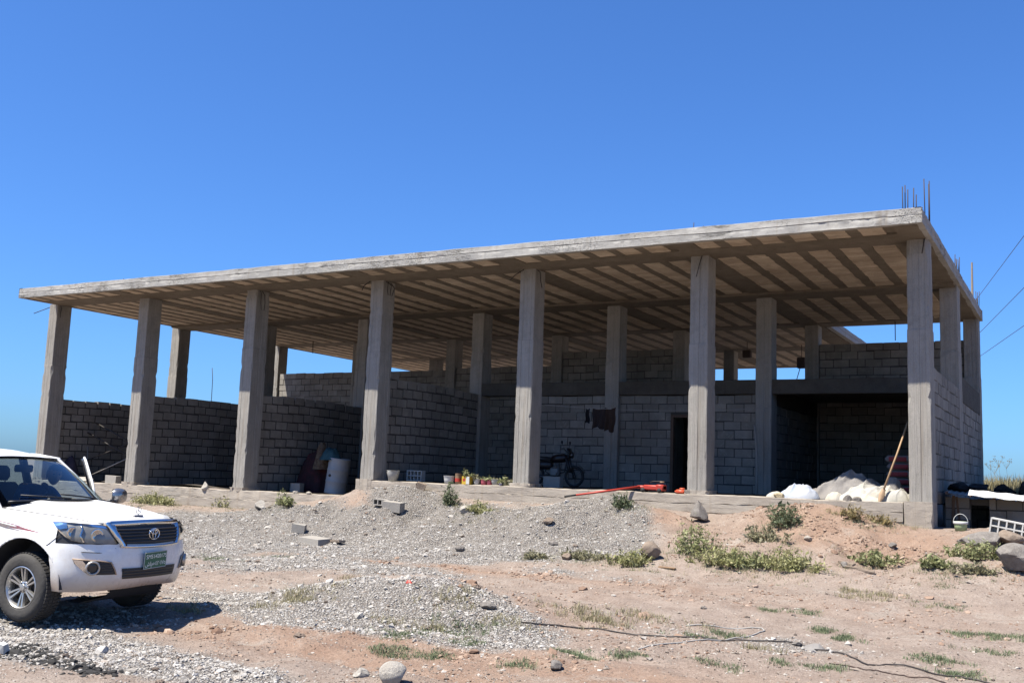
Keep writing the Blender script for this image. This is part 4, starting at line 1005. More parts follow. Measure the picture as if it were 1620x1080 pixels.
tag(blades('grass', gc([(635, 1003, .22, .10, 1), (720, 1000, .18, .10, .8), (760, 995, .25, .06, .6), (630, 1030, .25, .06, 1), (690, 1037, .16, .06, .8), (605, 1034, .1, .05, .5), (740, 1015, .14, .06, .5),
    (822, 1050, .16, .05, .7), (912, 1037, .20, .07, 1.3), (985, 1038, .12, .04, .5), (1000, 1036, .1, .05, .4), (1150, 1003, .15, .08, .8), (1140, 1052, .12, .06, .6), (1302, 998, .14, .06, .9), (1335, 1010, .14, .05, 1),
    (1303, 1058, .10, .07, .7), (1490, 1045, .16, .07, 1.1), (1515, 1068, .16, .07, 1.1), (1527, 1003, .10, .06, .7), (1590, 1008, .2, .1, 1.2), (1212, 965, .1, .05, .5), (1270, 968, .16, .05, .6), (340, 884, .35, .10, .8), (445, 882, .3, .08, .4),
    *[(px_, py_, wx_*.45, wy_*.4, .6*wx_) for (px_, py_, wx_, wy_) in WEEDS], (1500, 960, .4, .05, .5), (1580, 1035, .15, .06, .5), (1240, 1048, .1, .05, .3), (1100, 1005, .2, .05, .5), (1490, 920, .3, .08, .4)]), 620, 0.015, 0.055, M_LEAF['grass'], 1, 0.003, 1.6), 'short green grass growing in patches on the bare ground', 'grass', kind='stuff')
tag(blades('dry_grass', gc([(930, 972, .55, .10, 2.2), (1010, 975, .25, .10, .8), (1385, 942, .45, .10, 1.6), (1345, 935, .15, .10, .5), (478, 942, .35, .16, 1.4), (455, 950, .5, .06, .6), (290, 968, .16, .10, .9), (700, 940, .35, .12, .7), (730, 955, .3, .06, .4), (800, 985, .3, .06, .6),
    *[(px_+8, py_+2, wx_*.6, wy_*.5, .9*wx_) for (px_, py_, wx_, wy_) in WEEDS], (625, 985, .2, .1, .5), (690, 995, .12, .06, .4), (1080, 990, .4, .06, .4), (960, 985, .3, .05, .5), (420, 960, .2, .05, .3), (545, 915, .3, .05, .3), (1200, 1028, .3, .04, .4)]), 420, 0.02, 0.10, M_LEAF['straw'], 2, 0.003, 1.3), 'thin straw coloured grass on the bare ground', 'grass', kind='stuff')
rf = np.random.default_rng(4)
fld = [(*((rf.uniform(0.2, 4), rf.uniform(8.0, 14)) if k_ % 3 else (rf.uniform(-2.6, 4), rf.uniform(11.8, 40))), 0.35, 0.35, 1) for k_ in range(600)]
tag(blades('dry_field', fld, 46, 0.22, 0.56, M_LEAF['straw'], 3, 0.008, 0.5), 'golden dry grass field behind the shed on the right', 'field', kind='stuff')
for k, (px, py) in enumerate([(1567, 735), (1580, 728), (1592, 733), (1573, 742)]):
    g = at(px, py, 13.0+k*0.3); zb = Tz(g[0], g[1]); mb = MB(); r_ = random.Random(k); mb.tube([(g[0], g[1], zb), (g[0]+0.02, g[1], (zb+g[2])/2), (g[0]-0.01, g[1], g[2])], 0.003, 4)
    for j in range(7):
        a = r_.uniform(0, 6.28); e = (g[0]+0.13*math.cos(a), g[1]+0.13*math.sin(a), g[2]+r_.uniform(-0.02, 0.12)); mb.tube([(g[0], g[1], g[2]-0.15), e], 0.002, 4)
        for q in range(5): mb.box((e[0]+r_.uniform(-.04, .04), e[1]+r_.uniform(-.04, .04), e[2]+r_.uniform(0, .03)), (0.014, 0.014, 0.012))
    tag(mb.build('tall_stalk', M_LEAF['dry']), ['tall dry umbel stalk nearest the building above the golden field', 'tallest dry umbel stalk above the golden field', 'rightmost dry umbel stalk above the golden field', 'shortest dry umbel stalk between the others above the golden field'][k], 'weed', 'dry stalks in the field')
# ------------------------------------------------------------------ tins, pots and buckets on the plinth
def vessel(name, loc, r0, r1, h, mat, soil=None, rot=None, wall=0.006, n=18, wob=0.0, rim=0.004):
    e = empty(name, loc)
    if rot: e.rotation_euler = rot
    mb = MB(); mb.lathe([(0.001, 0), (r0, 0), (r0*0.3+r1*0.7 if wob else (r0+r1)/2, h*0.5 if not wob else h*0.7), (r1, h-0.008), (r1+rim, h-0.004), (r1+rim, h), (r1-wall, h), (r1-wall, h*0.8), (r0-wall, 0.01), (0.001, 0.01)], n, wob=wob)
    mb.build('body', mat, e, True)
    if soil: mb = MB(); mb.lathe([(0.001, h*0.85), (r1-wall, h*0.82)], n); mb.build('soil', plain('potting_soil', (0.09, 0.06, 0.04), 0.97, var=0.4, scale=40, bump=0.6), e)
    return e
def potplant(e, h0, w_, h, seed, kind='green', st=9, lv=12, ls=0.03):
    o = shrub('plant', (0, 0, h0), w_, w_, h, seed, kind, st, lv, ls, 0.6); o.parent = e; return o
M_ENAM = plain('white_enamel', (0.62, 0.62, 0.60), 0.5, var=0.12, scale=8); M_YEL = plain('yellow_tin', (0.62, 0.40, 0.03), 0.5, var=0.25, scale=14); M_PINK = plain('pink_plastic', (0.52, 0.10, 0.14), 0.5, var=0.12)
M_GREYPL = plain('grey_plastic', (0.42, 0.42, 0.39), 0.6, var=0.2); M_LAV = plain('lilac_plastic', (0.40, 0.38, 0.50), 0.5, var=0.12); M_RUST = plain('rusty_tin', (0.34, 0.22, 0.13), 0.7, 0.2, 0.45, 20); M_RED = plain('red_paint', (0.50, 0.05, 0.03), 0.5, 0.1, 0.25, 14)
def px_pot(px, Y=0.10): g = at(px, 765, Y); return (g[0], Y, 0.0)
x = px_pot(621, 0.05); e = vessel('cement_bucket', (x[0], x[1], 0.01), 0.10, 0.155, 0.25, M_GREYPL, wob=0.05); tag(e, 'grey crumpled cement bucket beside the fourth column', 'bucket')
mb = MB(); mb.lathe([(0.001, 0.17), (0.12, 0.16)], 14, wob=0.15); mb.build('mortar_crust', M_HOLLOW, e)
x = px_pot(710); e = vessel('washing_bowl', (x[0], x[1], 0.005), 0.10, 0.125, 0.175, M_ENAM); tag(e, 'white tub at the left end of the row of flower tins', 'tub')
x = px_pot(724); e = vessel('tall_tin', (x[0], x[1]+0.02, 0.005), 0.075, 0.075, 0.235, M_RUST, rim=0.002); tag(e, 'tall rusty tin with red print beside the white tub', 'tin')
mb = MB(); mb.lathe([(0.0762, 0.05), (0.0765, 0.13)], 18); mb.build('print', M_RED, e, True)
x = px_pot(739, 0.02); e = empty('oil_tin', (x[0], x[1], 0.005)); tag(e, 'square yellow oil tin planted with a green herb', 'tin')
mb = MB(); mb.box((0, 0, 0.09), (0.20, 0.15, 0.18)); mb.build('body', M_YEL, e); mb = MB(); mb.box((0.055, -0.0762, 0.09), (0.085, 0.002, 0.17)); mb.build('print', M_ENAM, e); mb = MB(); mb.box((-0.04, -0.0765, 0.10), (0.06, 0.002, 0.06)); mb.build('badge', M_RED, e)
mb = MB(); mb.box((0.0, 0, 0.176), (0.18, 0.13, 0.012)); mb.build('soil', MATS['potting_soil'] if 'potting_soil' in MATS else plain('potting_soil', (0.09, 0.06, 0.04), 0.97), e)
potplant(e, 0.17, 0.26, 0.14, 71, 'green')
x = px_pot(754); e = vessel('flower_pot', (x[0], x[1], 0.005), 0.055, 0.078, 0.13, M_ENAM, True); tag(e, 'white pot with pale leaves right of the yellow tin', 'pot'); potplant(e, 0.12, 0.2, 0.09, 72, 'olive')
x = px_pot(766); e = vessel('flower_pot', (x[0], x[1]-0.02, 0.005), 0.060, 0.068, 0.12, M_PINK, True); tag(e, 'pink pot with a small plant, left one of the two', 'pot'); potplant(e, 0.11, 0.13, 0.07, 73)
x = px_pot(775); e = vessel('flower_pot', (x[0], x[1]-0.02, 0.005), 0.055, 0.060, 0.12, M_PINK, True); tag(e, 'pink pot with a small plant, right one of the two', 'pot'); potplant(e, 0.11, 0.10, 0.06, 74)
x = px_pot(784); e = vessel('flower_pot', (x[0], x[1], 0.005), 0.075, 0.105, 0.135, M_GREYPL, True, wob=0.06); tag(e, 'wide grey crumpled pot right of the pink pots', 'pot'); potplant(e, 0.11, 0.16, 0.03, 75, 'olive')
x = px_pot(792, 0.06); e = vessel('flower_pot', (x[0], x[1], 0.005), 0.035, 0.045, 0.085, M_LAV, True); tag(e, 'small lilac pot between the wide grey pot and the round tin', 'pot'); potplant(e, 0.08, 0.08, 0.05, 76)
x = px_pot(798); e = vessel('flower_tin', (x[0], x[1]+0.02, 0.005), 0.055, 0.055, 0.125, plain('olive_tin', (0.36, 0.34, 0.17), 0.5, 0.2, 0.25), True, rim=0.002); tag(e, 'round olive tin with a sprout near the fifth column', 'tin'); potplant(e, 0.12, 0.06, 0.08, 77, st=4)
x = px_pot(806); e = vessel('flower_tin', (x[0], x[1]+0.02, 0.005), 0.05, 0.05, 0.115, plain('green_tin', (0.20, 0.20, 0.13), 0.5, 0.2, 0.3), True, rim=0.002); tag(e, 'dark tin closest to the fifth column in the row of pots', 'tin'); potplant(e, 0.11, 0.09, 0.03, 78, 'olive', st=5)
g = gp(1520, 839); e = vessel('bucket', g, 0.095, 0.115, 0.16, plain('printed_plastic', (0.36, 0.46, 0.24), 0.5, var=0.35, scale=16), n=22); tag(e, 'small green and white bucket with a raised handle in front of the shed', 'bucket')
mb = MB(); mb.lathe([(0.118, 0.115), (0.123, 0.12), (0.123, 0.16), (0.116, 0.162)], 22); mb.build('rim', M_ENAM, e, True)
mb = MB(); mb.tube([(0.12*math.cos(t), 0.0, 0.14+0.15*math.sin(t)) for t in np.linspace(0, PI, 14)], 0.005, 6); mb.build('handle', M_ENAM, e, True)

# ------------------------------------------------------------------ trolley jack with long handle
a = at(893, 785, -1.05); b = at(1012, 771, -0.02)
J = empty('trolley_jack', (b[0]+0.25, 0.03, 0.0)); tag(J, 'red jack with a long red handle lying across the plinth', 'jack')
def jl(p): return (p[0]-J.location.x, p[1]-J.location.y, p[2]-J.location.z)
a_ = (a[0], a[1], a[2]); b_ = (b[0], b[1], b[2]+0.02)
mid = tuple(a_[i]*0.93+b_[i]*0.07 for i in range(3)); mid2 = tuple(a_[i]*0.85+b_[i]*0.15 for i in range(3))
mb = MB(); mb.tube([jl(mid2), jl(b_)], [0.021, 0.027], 10); mb.build('handle', M_RED, J, True)
mb = MB(); mb.tube([jl(a_), jl(mid2)], [0.017, 0.019], 8); mb.build('grip', plain('black_rubber', (0.02, 0.02, 0.02), 0.8, var=0.3), J, True)
mb = MB(); mb.bbox((0.06, 0, 0.10), (0.44, 0.20, 0.10), 0.02); mb.bbox((-0.22, 0.0, 0.10), (0.20, 0.13, 0.07), 0.02); mb.bbox((0.20, 0.0, 0.10), (0.16, 0.23, 0.13), 0.02); mb.build('frame', M_RED, J, angle=0.7)
mb = MB(); mb.tube([(-0.05, 0, 0.20), (0.02, 0, 0.225), (0.18, 0, 0.225), (0.24, 0, 0.20)], 0.010, 7); mb.build('carry_bar', M_DARKBAR, J, True)
mb = MB(); mb.lathe([(0.001, 0.17), (0.05, 0.17), (0.045, 0.20), (0.001, 0.20)], 12, (0.22, 0, 0.03)); mb.build('saddle', M_RUST, J, True)
for sx in (-0.16, 0.20):
    for sy in (-0.10, 0.10):
        mb = MB(); mb.lathe([(0.001, -0.02), (0.045, -0.02), (0.045, 0.02), (0.001, 0.02)], 14, (sx, sy, 0.045), Matrix.Rotation(PI/2, 3, 'X')); mb.build('wheel', MATS['black_rubber'], J, True)
g = at(1076, 774, 0.02); mb = MB(); mb.bbox((0, 0, 0.04), (0.20, 0.13, 0.08), 0.025); mb.bbox((0.03, 0, 0.09), (0.10, 0.1, 0.05), 0.015); mb.tube([(-0.12, -0.02, 0.03), (-0.06, 0.0, 0.05)], 0.02, 8)
tag(mb.build('jack_part', plain('bright_red_paint', (0.62, 0.09, 0.03), 0.45, var=0.2), None, loc=(g[0], 0.06, 0.0), angle=0.7), 'small orange-red machine part lying by the second column from the right', 'machine part')

# ------------------------------------------------------------------ cloth heaps
def heap(name, loc, sx, sy, h, seed, mat, rz=0, folds=0.22, nu=150, nv=60, peak=(0.0, 0.0), bumps=None):
    """crumpled cloth or filled sack: rounded lumps under a skin with creases, coming down to the ground all round"""
    r_ = random.Random(seed)
    if bumps is None:
        bumps = [(peak[0]*2/sx+r_.uniform(-.1, .1), peak[1]*2/sy, 0.75, 0.75, 1.0)]+[(r_.uniform(-.55, .55), r_.uniform(-.45, .45), r_.uniform(.25, .45), r_.uniform(.25, .5), r_.uniform(.55, .85)) for _ in range(5)]
    t = (np.arange(nv+1)/nv)[:, None]; a = (2*PI*np.arange(nu)/nu)[None]; ca, sa = np.cos(a), np.sin(a)
    ex = 1+folds*(fbm(ca*1.1+seed, sa*1.1, seed, 2)-0.47)*2
    u, v = ca*t, sa*t; x = u*sx/2*ex; y = v*sy/2*ex; z = np.zeros_like(x)
    for (bx, by, bw, bh, bz) in bumps:
        d2 = ((u-bx)/bw)**2+((v-by)/bh)**2; z = (z**3+(bz*np.maximum(0.0, 1-d2*0.62)**0.55)**3)**(1/3)
    edge = (1-t**2.5)**0.6; z = h*z*edge
    wx = fbm(x*3.1+seed, y*3.1, seed+4, 3)-0.47; wy = fbm(x*3.1-seed, y*3.1+9, seed+5, 3)-0.47
    rid = lambda p, q, s_: 1-np.abs(fbm(p, q, s_, 3)-0.47)*5.5
    r1 = np.clip(rid((x*0.8+y*0.6)*1.2+0.9*wx+seed, (y*0.8-x*0.6)*5.0+1.2*wy, seed+8), 0, 1)**2; r2 = np.clip(rid((x*0.9-y*0.4)*4.5+1.2*wy-seed, (y*0.9+x*0.4)*1.6+1.2*wx, seed+9), 0, 1)**2
    amp = min(h, 0.45)*edge; z = z+amp*(0.30*wx+0.20*r1+0.15*r2-0.13); z = np.maximum(z, 0.0); z[-1] = 0.0
    P = np.stack([x, y, z], -1); V_ = P.reshape(-1, 3); I_, J_ = np.meshgrid(np.arange(nv), np.arange(nu), indexing='ij'); J2 = (J_+1) % nu
    Fq_ = np.stack([I_*nu+J_, (I_+1)*nu+J_, (I_+1)*nu+J2, I_*nu+J2], -1).reshape(-1, 4)
    return obj(name, fast_mesh(name, V_, Fq_, mat, True), None, loc, (0, 0, rz))
def cloth_mat(name, col, col2=None, weave=160, trans=0.0, scale=2.5):
    s = NT(name); g_ = s.co('Object'); f = s.noise(g_, scale, 4, 0.6); c = s.mix(s.ramp(f, [(0.4, 0.0), (0.6, 1.0)]), col, col2 or tuple(x*0.8 for x in col))
    h = s.math('ADD', s.noise(g_, weave, 2), s.math('MULTIPLY', s.noise(g_, 9, 5, 0.7, 0.8), 2.0)); MATS[name] = s.out(c, 0.75, 0, s.bump(h, 0.6, 0.012), 0.2); return MATS[name]
M_SACKW = cloth_mat('white_woven_sack', (0.56, 0.54, 0.49), (0.46, 0.43, 0.36)); M_SACKB = cloth_mat('bluish_sack', (0.46, 0.52, 0.64), (0.56, 0.58, 0.62)); M_TARP = cloth_mat('grey_tarp', (0.27, 0.25, 0.235), (0.33, 0.31, 0.29)); M_CREAM = cloth_mat('cream_sheet', (0.66, 0.60, 0.47), (0.62, 0.58, 0.50))
g = at(1262, 780, 0.45); tag(heap('sack', (g[0], 0.42, 0.0), 0.86, 0.45, 0.27, 3, M_SACKB, 0.1, 0.12, bumps=[(0.25, 0, 0.95, 1.15, 1.0), (-0.55, 0, 0.6, 0.9, 0.55)]), 'blue-white filled sack left of the grey tarpaulin', 'sack')
g = at(1226, 782, 0.2); tag(heap('sack', (g[0], 0.22, 0.0), 0.34, 0.22, 0.12, 5, M_SACKW, 0.4, 0.3, bumps=[(0, 0, 1.1, 1.1, 1.0)]), 'crumpled white neck of cloth at the left end of the sacks', 'cloth')
g = at(1345, 785, 0.9); tag(heap('tarpaulin', (g[0]-0.05, 0.95, 0.0), 1.75, 0.9, 0.45, 8, M_TARP, 0.05, 0.2, bumps=[(0.05, 0.1, 0.6, 0.9, 1.0), (-0.55, 0, 0.7, 1.0, 0.62), (0.6, 0, 0.6, 0.9, 0.85)]), 'grey tarpaulin heap behind the white sheets', 'tarpaulin')
g = at(1420, 785, 1.1); tag(heap('sack', (g[0]-0.1, 1.0, 0.0), 0.8, 0.6, 0.42, 10, M_TARP, 0.3, 0.2), 'grey sack behind the spade handle next to the corner column', 'sack')
g = at(1382, 788, 0.35); tag(heap('sheet', (g[0], 0.32, 0.0), 1.45, 0.55, 0.29, 12, M_SACKW, 0.05, 0.35, bumps=[(0.2, 0.1, 0.8, 1.1, 1.0), (-0.5, -.1, 0.7, 0.9, 0.7), (0.75, -.2, 0.4, 0.7, 0.7)]), 'crumpled white sheet in the sun beside the corner column', 'sheet')
g = at(1425, 788, 0.3); tag(heap('sheet', (g[0]-0.05, 0.28, 0.0), 0.62, 0.44, 0.24, 14, M_SACKW, 0.3, 0.4, bumps=[(0.1, 0, 1.1, 1.1, 1.0)]), 'white sack end lying against the corner column', 'sack')
g = at(1370, 789, 0.1); tag(heap('sheet', (g[0], 0.08, -0.005), 0.66, 0.20, 0.12, 16, M_CREAM, 0.08, 0.2), 'flat cream cloth along the edge of the plinth', 'cloth')
g = at(1320, 785, 0.2); tag(heap('cloth', (g[0], 0.22, 0.0), 0.40, 0.2, 0.13, 18, M_CREAM, 0.5, 0.3, bumps=[(0, 0, 1.1, 1.1, 1.0)]), 'cream twist of cloth lying before the grey tarpaulin', 'cloth')
# spade leaning on the corner column
s0 = at(1391, 792, -0.02); s1 = at(1436, 668, 0.55)
S = empty('spade', (s0[0], s0[1], 0.0)); tag(S, 'wooden handled spade leaning on the corner column over the white sheets', 'spade')
M_WOOD = plain('handle_wood', (0.42, 0.27, 0.15), 0.7, var=0.3, scale=14)
d_ = Vector((s1[0]-s0[0], s1[1]-s0[1], s1[2]-0.0)); mb = MB(); mb.tube([Vector((0, 0, 0))+d_*0.16, d_*0.6+Vector((0.01, 0, 0)), d_], [0.019, 0.018, 0.016], 8); mb.build('handle', M_WOOD, S, True)
mb = MB(); ax = d_.normalized(); sd = ax.cross(Vector((0, 1, 0.3))).normalized(); up_ = sd.cross(ax)
Pg = [[tuple(ax*(0.005+0.26*i/6)+sd*((0.02+0.03*math.sin(min(1, i/3)*PI/2))*(j/3-1)*(1-0.25*(i > 4)))+up_*(0.012*abs(j/3-1)**2)) for j in range(7)] for i in range(7)]
mb.grid(Pg); mb.grid([[tuple(Vector(p)+up_*-0.004) for p in r_] for r_ in Pg], flip=True); mb.build('blade', plain('spade_steel', (0.36, 0.24, 0.14), 0.6, 0.3, 0.35), S, True)
# stack of red-striped bags in the dark behind the corner column
for k in range(6):
    g = at(1426, 765-14*k, 2.2); mb = MB(); mb.bbox((0, 0, 0), (0.62, 0.42, 0.15), 0.06); mb.bbox((-0.06, -0.205, 0.0), (0.34, 0.03, 0.09), 0.01, mi=1)
    tag(mb.build('cement_bag', [plain('paper_bag', (0.26, 0.22, 0.20), 0.85, var=0.2), plain('bag_print', (0.40, 0.05, 0.05), 0.8)], None, loc=(-0.42+R.uniform(-.03, .03), 2.2, 0.09+0.152*k), rot=(0, 0, R.uniform(-.08, .08)), angle=0.8), ['bottom bag of the red-printed stack behind the spade', 'second bag from below in the red-printed stack', 'third bag from below in the red-printed stack', 'fourth bag from below in the red-printed stack', 'fifth bag from below in the red-printed stack', 'topmost bag of the red-printed stack behind the spade'][k], 'bag', 'bags stacked behind the corner column')
# pale stick against the second-row column
p0, p1 = at(1193, 672, 4.55), at(1198, 742, 4.4); mb = MB(); mb.tube([(p0[0], 4.6, p0[2]), ((p0[0]+p1[0])/2+0.01, 4.5, (p0[2]+p1[2])/2), (p1[0], 4.4, p1[2]), (p1[0]+0.02, 4.3, 0.02)], [0.03, 0.028, 0.026, 0.024], 7)
tag(mb.build('stick', plain('pale_timber', (0.40, 0.36, 0.31), 0.85, var=0.2), None, True), 'pale stick leaning on the inner column left of the dark room', 'stick')

# drum with tin collar, rags and carpets in the third bay
g = at(530, 775, 1.5); D = empty('drum', (g[0], 1.5, FLOOR_L)); tag(D, 'dented white metal drum tilted in the shade of the third bay', 'drum'); D.rotation_euler = (0.0, 0.10, 0.2)
M_DRUM = plain('drum_paint', (0.34, 0.35, 0.36), 0.55, 0.0, 0.2, 4); mb = MB(); rr = 0.285
mb.lathe([(0.001, 0.0), (rr, 0.0), (rr+0.01, 0.02), (rr, 0.04), (rr, 0.30), (rr+0.012, 0.32), (rr, 0.34), (rr, 0.60), (rr+0.012, 0.62), (rr, 0.64), (rr, 0.90), (rr+0.01, 0.92), (rr-0.01, 0.93), (rr-0.02, 0.88), (0.001, 0.88)], 28, wob=0.008); mb.build('body', M_DRUM, D, True)
mb = MB(); mb.lathe([(0.001, 0.005), (0.035, 0.005), (0.035, -0.01), (0.001, -0.01)], 12, (-0.08, -rr-0.002, 0.47), Matrix.Rotation(PI/2, 3, 'X')); mb.build('bung_hole', M_DARKBAR, D, True)
tag(heap('cloth', (g[0]-0.12, 1.45, FLOOR_L+0.87), 0.72, 0.55, 0.30, 21, cloth_mat('teal_cloth', (0.03, 0.085, 0.10), (0.05, 0.12, 0.14)), 0.4, 0.3), 'teal cloth thrown over the white drum', 'cloth')
g2 = at(495, 770, 1.9); tag(heap('carpet_heap', (g2[0]+0.05, 1.95, FLOOR_L), 1.15, 0.75, 1.05, 24, cloth_mat('maroon_carpet', (0.075, 0.022, 0.028), (0.035, 0.018, 0.022), scale=5), 0.2, 0.3, bumps=[(0, 0, 0.9, 1.0, 1.0), (-0.5, 0, 0.6, 0.8, 0.7), (0.5, 0, 0.5, 0.8, 0.8)]), 'heap of maroon carpets left of the white drum', 'carpets')
g3 = at(507, 735, 1.6); tag(heap('blanket', (g3[0], 1.62, FLOOR_L+0.62), 0.55, 0.4, 0.62, 27, cloth_mat('striped_blanket', (0.16, 0.12, 0.08), (0.10, 0.06, 0.04), scale=14), 0.5, 0.3), 'striped brown blanket on the carpet heap beside the drum', 'blanket')
for k, (px, c3) in enumerate([(480, 'white'), (487, 'second')]):
    g = at(px-9+14*k, 781, 0.1); tag(rock('stone', (g[0], 0.02, FLOOR_L), (0.16, 0.12, 0.08), 90+k, M_PALE), ['left white lump on the low plinth before the drum', 'right white lump on the low plinth before the drum'][k], 'stone')

# steel frame leaning in the first bay
FR = empty('steel_frame', (CX[0]+1.2, 1.6, FLOOR_L)); tag(FR, 'rusty steel pipe frame leaning in the first bay on the left', 'frame')
def fr(p, q, Ya, Yb, r_=0.022, name='pipe', mat=M_DARKBAR):
    a = at(p[0], p[1], Ya); b = at(q[0], q[1], Yb); mb = MB(); mb.tube([(a[0], a[1], a[2]), (b[0], b[1], b[2])], r_, 7); o = mb.build(name, mat, FR, True); o.location = tuple(-FR.location)
fr((145, 645), (138, 755), 1.9, 1.9); fr((104, 664), (205, 722), 1.7, 1.3); fr((144, 664), (207, 700), 1.9, 1.5); fr((104, 741), (205, 701), 1.6, 1.4, 0.018); fr((101, 710), (140, 706), 1.7, 1.7, 0.02)
fr((139, 706), (138, 753), 1.6, 1.6, 0.022, 'pipe', plain('grey_pipe', (0.36, 0.34, 0.32), 0.6, 0.3)); fr((140, 753), (208, 722), 1.2, 1.2, 0.016, 'pipe', MATS['grey_pipe']); fr((103, 640), (101, 742), 1.1, 1.1, 0.025)
g = at(112, 755, 1.0); tag(heap('bundle', (g[0], 0.9, FLOOR_L), 0.9, 0.6, 0.62, 29, cloth_mat('dark_purple_cloth', (0.035, 0.03, 0.05), (0.06, 0.05, 0.07)), 0.1, 0.2), 'dark purple cloth bundle in the first bay behind the pickup', 'bundle')
g = at(135, 760, 0.5); tag(rock('stone', (g[0], 0.45, FLOOR_L-0.02), (0.7, 0.4, 0.22), 97, M_PALE), 'pale rubble heap in the first bay behind the open car door', 'stone')

# washing line with clothes
w0 = at(862, 640, 2.6); w1 = at(1215, 645, 4.4); pts = []
for i in range(25):
    t = i/24; pts.append((w0[0]+(w1[0]-w0[0])*t, w0[1]+(w1[1]-w0[1])*t, w0[2]+(w1[2]-w0[2])*t-0.10*4*t*(1-t)))
mb = MB(); mb.tube(pts, 0.007, 5); tag(mb.build('washing_line', plain('cord', (0.36, 0.34, 0.32), 0.8), None, True), 'thin washing line strung between the inner columns', 'line')
def garment(px0, px1, py0, py1, Y, mat, seed, lab, taper=0.85):
    a = at(px0, py0, Y); b = at(px1, py1, Y); r_ = random.Random(seed); P = []; nx, nz = 14, 12; wd = b[0]-a[0]; hh = a[2]-b[2]
    for i in range(nx+1):
        u = i/nx; row = []
        for j in range(nz+1):
            v = j/nz; sag = 0.04*4*u*(1-u)*(1-v)
            row.append((a[0]+wd*(0.5+(u-0.5)*(1-(1-taper)*v))+0.01*math.sin(v*9+seed), Y+0.035*math.sin(u*11+seed+v*2)*(0.3+v), a[2]-hh*v*(1+0.06*math.sin(u*7+seed))-sag))
        P.append(row)
    mb = MB(); mb.grid(P); mb.grid([[(x, y+0.006, z) for (x, y, z) in r2] for r2 in P], flip=True); tag(mb.build('garment', mat, None, True), lab, 'clothes', 'washing on the line')
garment(926, 932, 645, 668, 3.1, cloth_mat('black_cloth', (0.02, 0.02, 0.025)), 1, 'narrow dark garment at the left end of the washing line')
garment(937, 957, 645, 677, 3.1, cloth_mat('plum_cloth', (0.04, 0.028, 0.028)), 2, 'dark plum garment in the middle of the washing line')
garment(957, 973, 644, 682, 3.15, cloth_mat('rust_cloth', (0.06, 0.035, 0.025)), 3, 'rust brown garment at the right end of the washing line')
# small things hung from the back soffit
for k, (px, py, Y) in enumerate([(1268, 574, 14.0), (1182, 560, 13.0)]):
    g = at(px, py, Y); mb = MB(); mb.bbox((g[0], Y, g[2]), (0.28, 0.2, 0.36-0.1*k), 0.03); mb.tube([(g[0], Y, g[2]+0.1), (g[0], Y, H+0.02)], 0.012, 5)
    if k == 0: e_ = at(1252, 600, 13.4); mb.tube([(g[0], Y, g[2]), (e_[0], 13.4, e_[2]-0.6)], 0.014, 5)
    tag(mb.build('hanging_box', [plain('hung_box', (0.07, 0.045, 0.035), 0.8), ][0]), ['dark box hanging on a cord under the rear roof right of the inner column', 'small pale-edged box hanging under the rear roof'][k], 'box')

